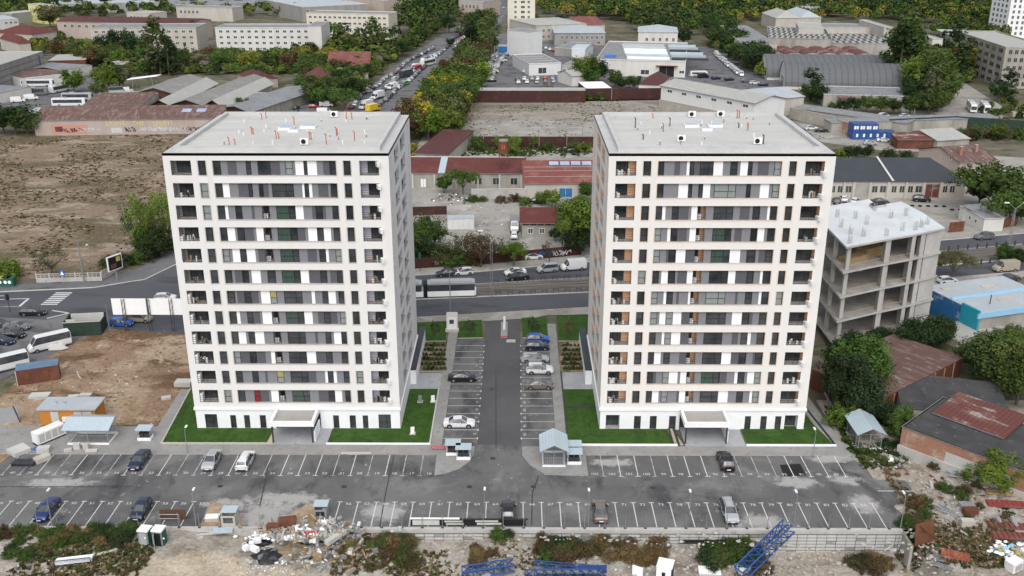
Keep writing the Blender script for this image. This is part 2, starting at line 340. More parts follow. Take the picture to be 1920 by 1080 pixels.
ORD=['','first','second','third','fourth','fifth','sixth','seventh','eighth','ninth','tenth','eleventh','twelfth','thirteenth','fourteenth','fifteenth','sixteenth','seventeenth','eighteenth','nineteenth','twentieth']
TENS={2:'twenty',3:'thirty',4:'forty',5:'fifty',6:'sixty',7:'seventy',8:'eighty',9:'ninety'}
def nth(i):
    if i<=20: return ORD[i]
    if i>=100: return ('hundredth' if i==100 else 'hundred and '+nth(i-100))
    t,u=divmod(i,10); return (TENS[t][:-1]+'ieth') if u==0 else TENS[t]+'-'+ORD[u]
def sheet(name,pts,z,m,px=True,kind='structure'):
    q=[P(*p) for p in pts] if px else pts
    mb=MB(); mb.face([(p[0],p[1],z) for p in q],m); o=mb.build(name)
    if kind: o['kind']=kind
    return o
# ============================================================ SETTING
from mathutils import noise as MN
def ns(x,y,s,seed=0): return MN.noise(Vector((x*s+seed*7.3,y*s-seed*3.1,seed*1.7)))
def smooth(a,b,x): t=max(0,min(1,(x-a)/(b-a))); return t*t*(3-2*t)
YW0=101.7   # line of the retaining wall along the near side of the car park
mb=MB(); mb.face([(-2500,YW0-.1,-.03),(2500,YW0-.1,-.03),(2500,4000,-.03),(-2500,4000,-.03)],'soil'); struct(mb,'ground')
def raw_r(x,y): return .3+ns(x,y,.2,4)*.6+ns(x,y,.8,6)*.25+.04*max(0,min(30,x-55))-.6*smooth(101,92,y)
def pit_h(x,y):
    d=.35+1.7*smooth(-44,-24,x)+1.9*smooth(12,34,x)
    d*=1-smooth(47,53,x)*.9
    near=smooth(101.6,99.6,y)
    lump=ns(x,y,.12,1)*.9+ns(x,y,.35,2)*.5+ns(x,y,1.1,3)*.22+ns(x,y,2.4,5)*.1
    base=-d*(.75+.25*near)
    # heaps of soil lying against the wall
    for hx,hy,hr,hh in ((-1,99.5,3.2,1.9),(27,98.6,4,1.4),(-18,97,5,1.2),(40,96,6,.8),(9,96,6,.5),(-44,95,7,.9),(54,97,6,1.5)):
        q=((x-hx)**2+(y-hy)**2)/hr**2; base+=hh*math.exp(-q*1.6)
    z=base+lump*smooth(101.7,98,y)*.8
    z=min(z,-.12 if x>-42 else -.05)
    k=smooth(48.2,51.5,x)
    return z*(1-k)+raw_r(x,y)*k
def grid(name,x0,x1,y0,y1,st,h,mat):
    nx=int((x1-x0)/st)+1; ny=int((y1-y0)/st)+1; v=[]; f=[]
    for j in range(ny):
        for i in range(nx):
            x=x0+(x1-x0)*i/(nx-1); y=y0+(y1-y0)*j/(ny-1); v.append((x,y,h(x,y)))
    for j in range(ny-1):
        for i in range(nx-1): a=j*nx+i; f.append((a,a+1,a+nx+1,a+nx))
    me=bpy.data.meshes.new(name); me.from_pydata(v,[],f); me.materials.append(MATS[mat]); me.polygons.foreach_set('use_smooth',[True]*len(f))
    o=link(name,me); o['kind']='structure'; return o
grid('pit_terrain',-90,90,70,101.6,.45,pit_h,'pit_ground')
def rub_h(x,y):
    e=smooth(0,2.5,x-(47.6+(y-101.7)*-.0)) if y<107 else smooth(0,2.,x-(51.5 if y<113 else 47.2))
    edge=min(1,e)*smooth(135,129,y)*max(smooth(101.6,103,y),smooth(48.2,51.5,x))
    return -.02+edge*max(0.05,raw_r(x,y)+.02) if x<51.5 or y>103 else raw_r(x,y)
grid('rubble_terrain',46.5,100,101.6,136,.5,rub_h,'pit_ground')
# fields and yards
sheet('dry_field',[(-500,262),(60,251),(420,247),(600,300),(360,470),(262,500),(170,520),(-500,545)],.0,'dry_field')
sheet('vacant_plot',[(765,300),(835,190),(905,186),(1240,186),(1520,232),(1560,266),(1110,262),(850,262)],.0,'vacant_ground')
sheet('cracked_slab',[(835,252),(850,224),(1010,226),(1150,232),(1150,259),(835,259)],.01,'old_concrete')
sheet('depot_yard',[(730,480),(730,345),(770,290),(860,262),(1130,262),(1130,480)],.0,'old_concrete')
sheet('east_yard',[(1480,300),(1900,300),(1990,440),(1765,450),(1560,470),(1400,470)],.0,'old_concrete')
sheet('lane',[(1380,215),(1519,235),(1600,254),(1703,268),(1790,288),(2000,300),(2300,330),(2300,385),(2000,345),(1920,330),(1765,286),(1655,282),(1552,268),(1400,250)],.012,'old_concrete')
sheet('dealer_yard',[(880,186),(905,140),(925,60),(1010,70),(1130,90),(1330,100),(1420,160),(1330,186),(1100,190)],.0,'worn_asphalt')
sheet('east_street',[(1285,88),(1330,88),(1470,150),(1500,190),(1440,190),(1340,120)],.012,'worn_asphalt')
sheet('bus_yard',[(1690,192),(1740,150),(1800,150),(1880,200),(1880,222),(1690,222)],.0,'old_concrete')
sheet('coach_depot',[(-200,205),(-200,160),(130,130),(200,150),(170,205),(20,208)],.01,'worn_asphalt')
sheet('side_yard',[(520,240),(540,165),(575,165),(620,225),(640,240)],.01,'worn_asphalt')
# the boulevard running away from us
sheet('boulevard',[(600,217),(640,215),(655,192),(672,176),(700,157),(734,130),(760,110),(790,93),(840,55),(875,36),(905,18),(925,0),(962,0),(958,20),(935,50),(880,75),(843,110),(800,150),(742,217),(700,280),(560,280)],.02,'worn_asphalt')
0 and sheet('boulevard_verge',[(560,217),(640,150),(700,113),(757,82),(765,85),(707,118),(654,160),(590,217)],.024,'worn_asphalt')
sheet('boulevard_service_lane',[(610,217),(642,215),(657,193),(674,177),(702,158),(736,131),(762,111),(792,94),(842,56),(868,53),(826,92),(776,130),(722,176),(690,217)],.028,'worn_asphalt')
mb=MB(); a=P(925,76); b=P(962,18)
for k in range(1): mb.box(0,1,0,1,0,1,'wall_lightgrey')
mb=MB(); A_,B_=P(866,128),P(944,28)
mb.tube((A_.x,A_.y,.03),(B_.x,B_.y,.03),.12,'line_white',n=4); struct(mb,'boulevard_marking')
# main avenue with tram bed
FK=[(-300,440),(329,480),(560,486),(790,500),(898,510),(1102,491.5),(1300,480),(1500,471),(1765,451),(1920,438),(2300,405)]
av_far=[(720,520),(898,510),(1102,491.5),(1765,451),(1920,438),(2300,405)]
t0=[(720,544),(894,533),(1102,521.4),(1765,471),(1920,458),(2300,428)]
t1=[(720,570),(779,562),(1102,548.7),(1781,497),(1920,486),(2300,458)]
n1=[(720,600),(779,595),(1102,576),(1778,521),(1920,508),(2300,478)]
sheet('avenue_far_lanes',av_far+t0[::-1],.03,'road_asphalt')
sheet('tram_track_bed',t0+t1[::-1],.05,'tram_bed')
sheet('avenue_near_lanes',[(300,560),(330,490),(400,520),(720,570)]+t1[1:]+n1[::-1]+[(500,640),(345,628)],.03,'road_asphalt')
sheet('west_junction',[(-200,549),(0,547),(175,539),(252,530),(300,510),(335,490),(420,560),(420,640),(345,628),(200,617),(150,632),(90,660),(0,700),(-200,790)],.034,'road_asphalt')
sheet('west_car_park',[(-200,585),(88,600),(130,590),(215,615),(150,635),(60,690),(-200,790)],.038,'worn_asphalt')
sheet('north_pavement',[(720,480),(900,497),(1102,477),(1765,434),(1920,424),(2300,392)]+av_far[::-1],.09,'old_concrete')
sheet('south_pavement',n1+[(2300,492),(1920,520),(1778,532),(1560,545),(1102,590),(1025,592),(1000,597),(905,603),(779,606),(700,612)],.09,'old_concrete')
sheet('west_pavement',[(-200,528),(0,536),(190,524),(255,505),(330,465),(345,480),(335,494),(272,523),(175,539),(0,547),(-200,549)],.09,'worn_asphalt')
# rails, kerbs
def lineat(mb,pts,z,wd,m,h=.02):
    q=[P(*p) for p in pts]
    for a,b in zip(q,q[1:]):
        d=(b-a); L=d.length; rz=math.atan2(d.y,d.x); c=(a+b)/2
        mb.box(c.x-L/2,c.x+L/2,c.y-wd/2,c.y+wd/2,z,z+h,m,rot=rz)
def lerp(l0,l1,t): return [(a[0]*(1-t)+b[0]*t,a[1]*(1-t)+b[1]*t) for a,b in zip(l0,l1)]
t0b=[(720,544),(779,540),(1102,521.4),(1781,470),(1920,458),(2300,428)]
mb=MB()
for t in (.2,.38,.62,.8): lineat(mb,lerp(t0b,t1,t),.05,.12,'metal_dark',.03)
struct(mb,'tram_rails')
mb=MB(); lineat(mb,t0b,.03,.25,'wall_grey',.14); lineat(mb,t1,.03,.25,'wall_lightgrey',.14); lineat(mb,av_far,.03,.2,'wall_lightgrey',.14)
lineat(mb,[(0,548),(175,540),(272,524.5),(335,494)],.03,.25,'wall_lightgrey',.14); lineat(mb,[(88,598),(130,588),(98,583)],.03,.2,'wall_lightgrey',.14)
struct(mb,'kerbs')
# crosswalk and junction paint
mb=MB()
for i in range(7):
    y=548.7+i*3.55; x=75+31-i*4.5
    a,b,c,d=P(x-3,y+1.8),P(x+28,y+1.8),P(x+30,y-.2),P(x-1,y-.2); mb.face([(p.x,p.y,.042) for p in (a,b,c,d)],'line_white')
def paint_line(mb,a,b,wd,z=.042,m='line_white'):
    a,b=P(*a),P(*b); d=(b-a).normalized(); n=Vector((-d.y,d.x,0))*wd/2
    mb.face([(p.x,p.y,z) for p in (a-n,b-n,b+n,a+n)],m)
paint_line(mb,(-100,557),(8,555),.25); paint_line(mb,(18,561),(54,560),.3); paint_line(mb,(54,560),(36,575),.5); paint_line(mb,(-60,561),(8,562),.25); paint_line(mb,(-60,576),(36,575),.2,m='line_worn')
struct(mb,'crosswalk_paint')
# building site soil west of the towers
sheet('bare_plot',[(-120,900),(-120,800),(0,745),(60,690),(150,634),(205,617),(347,628),(372,735),(300,800),(215,801),(100,830),(60,850),(20,853),(0,870)],.046,'bare_earth')
# ------------------------------------------------------------ car park
YL0,YL1,YU0,YU1=101.95,107.3,113.6,119.1
sheet('car_park',[(-95,YL0-.2,0),(47.4,YL0-.2,0),(50.2,107,0),(50.2,107.4,0),(53.5,107.5,0),(51.6,112.9,0),(48.3,112.9,0),(46.4,119.1,0),(5,119.1,0),(.8,122,0),(-6.1,122,0),(-9,119.1,0),(-95,119.1,0)],.03,'lot_asphalt',px=False)
sheet('driveway',[(-5.5,121.9,0),(.8,121.9,0),(.8,170,0),(2.5,174.2,0),(-9,173,0),(-6.1,168,0),(-5.5,164,0)],.034,'drive_asphalt',px=False)
sheet('west_bays',[(-10.4,121.4,0),(-5.5,121.4,0),(-5.5,158.7,0),(-10.4,158.7,0)],.038,'lot_asphalt',px=False)
sheet('east_bays',[(.8,121.4,0),(5.7,121.4,0),(5.7,158.7,0),(.8,158.7,0)],.038,'lot_asphalt',px=False)
mb=MB()
def slab(x0,x1,y0,y1,z=.1,m='paving'): mb.box(x0,x1,y0,y1,-.02,z,m)
slab(-57,-9.6,119.15,121.75); slab(6.6,47.2,119.15,121.5); slab(-76,-57,119.15,126.9); slab(-57,-50.3,121.75,126.9)
mb.prism([(-50.3,126.95),(-51.6,139),(-53,139),(-52.6,126.95)],-.02,.1,'paving')
slab(-12.1,-10.45,121.75,165); slab(5.75,7.3,121.5,166)
slab(-35.2,-26.8,121.75,126.4,.11,'grey_pad'); slab(24,32.6,121.5,126.4,.11,'grey_pad')
slab(-16.8,-12.1,139.3,145.2,.1,'grey_pad'); slab(7.3,12.2,139.3,145.2,.1,'grey_pad')
mb.prism([(45.2,121.5),(47.2,121.5),(46.0,128),(45.2,146),(42.6,146),(43.9,128)],-.02,.1,'paving')
struct(mb,'pavement')
mb=MB()
mb.prism([(-10.9,113.7),(-9.4,114.2),(-7.6,115.4),(-6.4,117.2),(-5.8,119.3),(-5.8,121.3),(-10.4,121.3),(-10.4,119.1),(-11,119.1)],0,.14,'paving')
mb.prism([(.9,121.3),(.9,118.8),(1.9,116.4),(3.9,113.9),(9.7,113.6),(9.7,119.15),(6.6,119.15),(6.6,121.3)],0,.14,'paving')
struct(mb,'kerb_island')
# lawns
def poly(name,pts,z0,z1,m,side='wall_lightgrey'):
    q=MB(); q.prism(pts,z0,z1,side,top=m); return struct(q,name)
poly('lawn',[(-50.2,121.95),(-35.4,121.95),(-35.4,126.4),(-46.6,126.4),(-46.6,139),(-51.4,139)],0,.16,'lawn')
poly('lawn',[(-26.7,121.95),(-12.3,121.95),(-12.3,139.2),(-16.8,139.2),(-16.8,126.4),(-26.7,126.4)],0,.16,'lawn')
poly('lawn',[(7.5,121.8),(22.2,121.8),(22.2,126.4),(12.2,126.4),(12.2,133.2),(7.5,133.2)],0,.16,'lawn')
poly('lawn',[(7.5,133.5),(12.2,133.5),(12.2,139.2),(7.5,139.2)],0,.16,'lawn')
poly('lawn',[(32.8,121.8),(45.1,121.8),(43.9,127.3),(32.8,127.3)],0,.16,'lawn'); poly('lawn',[(42,127.6),(43.8,127.6),(42.5,146),(42,146)],0,.16,'lawn')
for q in ([(760,607),(838,603),(836,640),(770,641)],[(862,603),(903,601),(905,634),(858,635)],[(978,597),(1024,596),(1027,634),(980,634)],[(1044,593),(1130,591),(1130,640),(1047,640)]):
    poly('lawn',[tuple(P(*a))[:2] for a in q],0,.14,'lawn')
for q in ([(770,642),(836,642),(830,697),(775,697)],[(1048,642),(1120,642),(1120,699),(1050,699)]):
    poly('shrub_bed',[tuple(P(*a))[:2] for a in q],0,.12,'dry_field')
for q in ([(500,833),(513,808),(516,808),(512,833)],[(1262,835),(1252,808),(1262,808),(1281,835)]):
    poly('planting_bed',[tuple(P(*a))[:2] for a in q],0,.17,'sand')
# low kerbs round the lawns
mb=MB()
def low(x0,x1,y0,y1,h=.3,m='white_plaster'): mb.box(x0,x1,y0,y1,-.02,h,m)
low(-50.4,-34.6,121.75,121.95,.32,'wall_cream'); low(-26.9,-12.1,121.75,121.95,.32); low(-12.3,-12.1,121.95,139.3,.28,'wall_lightgrey'); low(7.3,22.9,121.55,121.8,.32); low(32.6,45.3,121.55,121.8,.32)
low(7.3,7.5,121.8,145.3,.28,'metal_dark'); low(7.5,22.4,121.8,121.9,.34,'metal_dark'); low(32.8,45.1,121.8,121.92,.34,'metal_dark'); low(22.2,22.45,121.9,126.4,.3,'metal_dark'); low(22.9,23.2,121.6,126.4,.34,'metal_dark')
low(7.5,12.2,133.2,133.5,.22,'metal_dark'); low(42,43.9,127.3,127.6,.24,'metal_dark')
mb.prism([(45.1,121.8),(45.3,121.8),(43.0,146),(42.8,146)],-.02,.3,'metal_dark')
mb.prism([(-50.4,121.95),(-50.2,121.95),(-51.4,139),(-51.6,139)],-.02,.28,'wall_cream')
low(-12.3,-10.9,165,165.2,.16); low(-95,47,101.55,101.75,.05,'raw_concrete'); low(-95,-11.1,119.0,119.15,.11,'old_concrete'); low(9.8,46.5,119.0,119.15,.11,'old_concrete')
struct(mb,'lawn_kerbs')
# stall paint, with numbers
def text_mesh(s,size,m,mb,loc,rz=0,tilt=0,ext=0):
    cu=bpy.data.curves.new('t','FONT'); cu.body=s; cu.size=size; cu.align_x='CENTER'; cu.align_y='CENTER'; cu.extrude=ext
    o=bpy.data.objects.new('t',cu); COL.objects.link(o); bpy.context.view_layer.update()
    me=o.to_mesh(); M4=Matrix.Translation(loc)@Matrix.Rotation(rz,4,'Z')@Matrix.Rotation(tilt,4,'X')
    i=len(mb.v); k=mb.mi(m); mb.v+=[tuple(M4@v.co) for v in me.vertices]
    for p in me.polygons: mb.f.append(tuple(i+a for a in p.vertices)); mb.m.append(k)
    o.to_mesh_clear(); bpy.data.objects.remove(o); bpy.data.curves.remove(cu)
lm=MB()
def stallx(x,y0,y1,foot,m='line_white'):
    lm.face([(x-.06,y0,.045),(x+.06,y0,.045),(x+.06,y1,.045),(x-.06,y1,.045)],m)
    lm.face([(x-.33,foot-.07,.049),(x+.33,foot-.07,.049),(x+.33,foot+.07,.049),(x-.33,foot+.07,.049)],m)
def stally(y,x0,x1,foot,m='line_white'):
    lm.face([(x0,y-.05,.045),(x1,y-.05,.045),(x1,y+.05,.045),(x0,y+.05,.045)],m)
    lm.face([(foot-.07,y-.28,.049),(foot+.07,y-.28,.049),(foot+.07,y+.28,.049),(foot-.07,y+.28,.049)],m)
# pixel x where each painted line meets the aisle
uL=P(33.8,893).x; uR=P(395.8,890).x; pitch=(uR-uL)/11
k=0; x=uL-pitch
while x<-12:
    stallx(x,YU0,YU1-.1,YU0,'line_worn' if random.random()<.4 else 'line_white')
    num=int(round(39-(x-uL)/pitch)); 
    if num>=16: text_mesh(str(num),.75,'line_white',lm,(x+pitch/2,YU0+.55,.047))
    x+=pitch
a=P(1131.4,892).x; b=P(1261.6,894).x; pr=(b-a)/4; x=a; num=102
while x<46:
    stallx(x,YU0,YU1-.1,YU0,'line_worn' if random.random()<.3 else 'line_white')
    text_mesh(str(num+1) if num>=99 else str(num+1),.7,'line_white',lm,(x-pr/2,YU0+.55,.047)); num-=1; x+=pr
# lower row
ref=P(962+38,942).x
a=P(69/3.4286+900+35,942).x
low=[ (70/3.84,943.5),(203/3.84,943.5),(470/3.84,943.5),(608/3.84,943.5),(735/3.84,943),(868/3.84,943),(1130/3.84,942.5),(1262/3.84,942)]
x0=P(*low[1]).x; x1=P(1030/1+.0,942).x
pl=(P(1262/3.84,942).x-P(203/3.84,943.5).x)/8
xa=P(203/3.84,943.5).x; x=xa-pl*3; n=45
while x<47:
    px=proj((x,YL1,0))[0]
    if not (395<px<620):
        stallx(x,YL0,YL1,YL1)
        if x+pl<47: text_mesh(str(n if px<500 else n-9),.75,'line_white',lm,(x+pl/2,YL1-.45,.047))
    n+=1; x+=pl
for i in range(14):
    y=156.2-2.5*i; stally(y,-10.4,-5.5,-5.5); stally(y,.8,5.7,.8)
    if i<13:
        text_mesh(str(i+1),.6,'line_white',lm,(-5.9,y-1.25,.047),R(90)); text_mesh(str(117-i),.6,'line_white',lm,(1.3,y-1.25,.047),R(-90))
lm.face([(47.2,110.1,.045),(52.4,110.1,.045),(52.4,110.25,.045),(47.2,110.25,.045)],'line_white')
struct(lm,'parking_paint')
# dusty patches and fresh tar on the car park
for pts,m,z in (([(395,950),(430,925),(470,948),(500,990),(540,1010),(460,1010),(430,985)],'white_dust',.041),([(1395,973),(1420,962),(1450,975),(1462,988),(1392,988)],'white_dust',.041),
    ([(1462,872),(1500,870),(1512,892),(1470,894)],'black',.041),([(1478,905),(1500,893),(1512,905),(1500,920),(1480,918)],'white_dust',.0405)):
    q=[P(*p) for p in pts]; c=sum(q,Vector())/len(q); out=[]
    for i in range(len(q)):
        a,b=q[i],q[(i+1)%len(q)]
        for t in range(6):
            p=a.lerp(b,t/6); 
            if m!='black': p=p+(p-c)*(.16*ns(p.x,p.y,1.4,9)+.1*ns(p.x,p.y,4,8))
            out.append((p.x,p.y,z))
    if m=='black': sheet('tar_patch',out,z,'black',px=False)
sheet('sandy_track',[(260,1090),(330,1062),(420,1040),(560,1050),(470,1078),(440,1090)],0,'sand',px=True) if 0 else None
# ============================================================ THE TWO TOWERS
TW,TD,HTW,YF=29.8,26.7,41.0,126.4
ZT=[40.0-3.06*i for i in range(12)]; WH=2.0
# one row per storey: strings of letter+width in zoomed pixels (W window, B big window, O open loggia, G grey, D dark grey, w white, Y yellow blind, R red curtain, C curtained big window)
ROWS_L=['320 W40 G38 D50 G52 W28 G37 B70 D53 G30 W42 G13 w47 W20 w53 G35 D35 W38',
'337 W38 w37 G50 D56 W22 G35 W25 D28 G20 B120 G47 w13 W24 w18 G35 D53 G15 W39',
'350 W38 w17 G40 W37 G53 D15 G42 O43 G37 C106 w44 G48 D20 W38 D17 G38 W37',
'365 W37 w43 G13 W39 D51 G14 w40 O46 G32 C110 D42 G16 w50 W37 w40 G15 W38',
'378 W37 G15 w42 W35 w50 G16 D37 O48 G37 C103 G47 D50 G15 W35 w17 G38 W35',
'390 W37 G16 D40 W37 G15 w50 G38 W45 G35 C103 w46 D63 W37 G18 D37 W35',
'278 W39 G13 D38 W37 D38 G14 w50 Y36 G39 B98 G50 w18 G40 W32 w40 G15 W33',
'290 W37 w18 G38 W32 D37 G13 w51 O39 G37 C98 w45 G30 D32 W33 D38 G15 W32',
'303 W35 w40 G14 W33 w50 G50 O42 G35 B96 G52 D13 G42 W31 G14 w40 W32',
'317 W35 D48 W37 D48 G30 w22 O40 G35 B93 w52 D55 W33 G50 W37',
'330 W32 G53 W32 G38 D12 G51 Y37 G35 B95 D42 G48 w15 W30 w18 G37 W33',
'340 W35 G50 R32 D46 G12 w40 O37 G36 C94 G48 D53 W34 w38 G17 W31']
ROWS_R=['427 W35 G58 D30 G37 w16 W25 D32 B75 w52 G41 W40 G15 w42 W25 G30 D60 G30 W38',
'420 W38 G82 w53 W22 G35 W23 w42 G20 B120 G57 W25 G51 w50 G17 W37',
'412 W36 w20 G35 W37 D55 G15 w33 O47 G43 B107 G38 D52 G18 W40 G40 w15 W37',
'405 W35 G37 w18 W37 D53 G15 w35 O48 G44 C103 G20 D38 G49 W38 w38 G17 W40',
'400 W35 G37 D13 W40 w52 D50 O50 G41 C102 w58 G35 W49 G18 D35 W40',
'392 W38 G13 w37 W40 G13 D52 w32 O48 G42 B105 w40 D63 W38 G35 w15 W42',
'375 W35 G33 w15 W35 G20 D12 G50 w12 O45 G37 B105 G55 D12 G40 W38 G35 w15 W37',
'368 W37 G13 w33 W37 w45 D42 O47 G40 B103 G32 w52 W38 D17 G35 W37',
'362 W37 G33 w15 W35 w50 D44 O44 G38 B100 G52 D32 G15 W37 w18 G32 W40',
'358 W34 w35 G14 W33 G50 D37 O48 G37 B100 w50 D42 W38 G35 D12 W38',
'352 W34 D16 G35 W33 w50 G14 w33 O45 G35 C100 D37 G43 w17 W37 G15 w38 W33',
'348 W34 w35 G13 W33 G50 D13 w33 O43 G35 B97 w52 G45 W35 G35 w15 W33']
def parse(s):
    t=s.split()[1:]; return [(a[0],float(a[1:])) for a in t]
WC={}
def window_meshes(w,h,kind):
    key=(round(w,1),round(h,1),kind)
    if key in WC: return WC[key]
    f=MB(); t=.055
    f.box(0,t,-.03,.05,0,h,'frame_dark'); f.box(w-t,w,-.03,.05,0,h,'frame_dark'); f.box(t,w-t,-.03,.05,0,t,'frame_dark'); f.box(t,w-t,-.03,.05,h-t,h,'frame_dark')
    if h>1.6: f.box(t,w-t,-.025,.04,h*.42,h*.42+.05,'frame_dark')
    if w>1.7: f.box(w*.64,w*.64+.07,-.028,.045,t,h-t,'frame_dark')
    p=MB(); g={'W':'glass_dark','B':'glass_dark','C':'glass_green','Y':'curtain_yellow','R':'curtain_red','P':'curtain_pale'}.get(kind,'glass_dark')
    if kind=='C': p.face([(t,.02,t),(w*.64,.02,t),(w*.64,.02,h-t),(t,.02,h-t)],g); p.face([(w*.64,.02,t),(w-t,.02,t),(w-t,.02,h-t),(w*.64,.02,h-t)],'glass_dark')
    elif kind=='Y': p.face([(t,.02,t),(w-t,.02,t),(w-t,.02,h*.4),(t,.02,h*.4)],'curtain_pale'); p.face([(t,.02,h*.4),(w-t,.02,h*.4),(w-t,.02,h-t),(t,.02,h-t)],g)
    else: p.face([(t,.02,t),(w-t,.02,t),(w-t,.02,h-t),(t,.02,h-t)],g)
    WC[key]=(f.mesh('window'),p.mesh('pane')); return WC[key]
def put_window(parent,x,y,z,w,h,kind,name='window',rz=0):
    f,p=window_meshes(w,h,kind); o=link(name,f,parent,(x,y,z),rz); link('pane',p,o); return o
def carve(mb,U,z0,z1,ops,mat,xf,flip=False):
    us=sorted({0,U}|{o[0] for o in ops}|{o[1] for o in ops}); zs=sorted({z0,z1}|{o[2] for o in ops}|{o[3] for o in ops})
    for a,b in zip(us,us[1:]):
        for c,d in zip(zs,zs[1:]):
            m=((a+b)/2,(c+d)/2)
            if any(o[0]<m[0]<o[1] and o[2]<m[1]<o[3] for o in ops): continue
            mb.face([xf(a,0,c),xf(b,0,c),xf(b,0,d),xf(a,0,d)],mat)
    for o in ops:
        u0,u1,a,b,dp,rev,back=o[:7]
        mb.face([xf(u0,0,a),xf(u0,dp,a),xf(u0,dp,b),xf(u0,0,b)],rev); mb.face([xf(u1,dp,a),xf(u1,0,a),xf(u1,0,b),xf(u1,dp,b)],rev)
        mb.face([xf(u0,0,a),xf(u1,0,a),xf(u1,dp,a),xf(u0,dp,a)],'loggia_grey'); mb.face([xf(u0,0,b),xf(u0,dp,b),xf(u1,dp,b),xf(u1,0,b)],mat)
        if back: mb.face([xf(u0,dp,a),xf(u1,dp,a),xf(u1,dp,b),xf(u0,dp,b)],back)
acm=MB(); acm.box(0,.85,0,.35,0,.62,'white_plastic'); acm.tube((.3,-.012,.31),(.3,-.004,.31),.24,'mesh_grey',n=10); acm.tube((.3,-.016,.31),(.3,-.012,.31),.1,'white_plastic',n=8); ACM=acm.mesh('air_conditioner')
railc={}
def rail_mesh(w):
    k=round(w,2)
    if k not in railc:
        q=MB()
        for z in (.12,.4,.7,1.0): q.box(0,w,0,.035,z,z+.04,'metal_dark')
        n=max(2,int(w/1.1))
        for i in range(n+1): q.box(i*(w-.04)/n,i*(w-.04)/n+.04,.036,.07,0,1.02,'metal_dark')
        railc[k]=q.mesh('railing')
    return railc[k]
def bar_mesh(w):
    k=('b',round(w,2))
    if k not in railc: q=MB(); q.box(0,w,0,.04,1.0,1.05,'metal_grey'); railc[k]=q.mesh('side_railing')
    return railc[k]
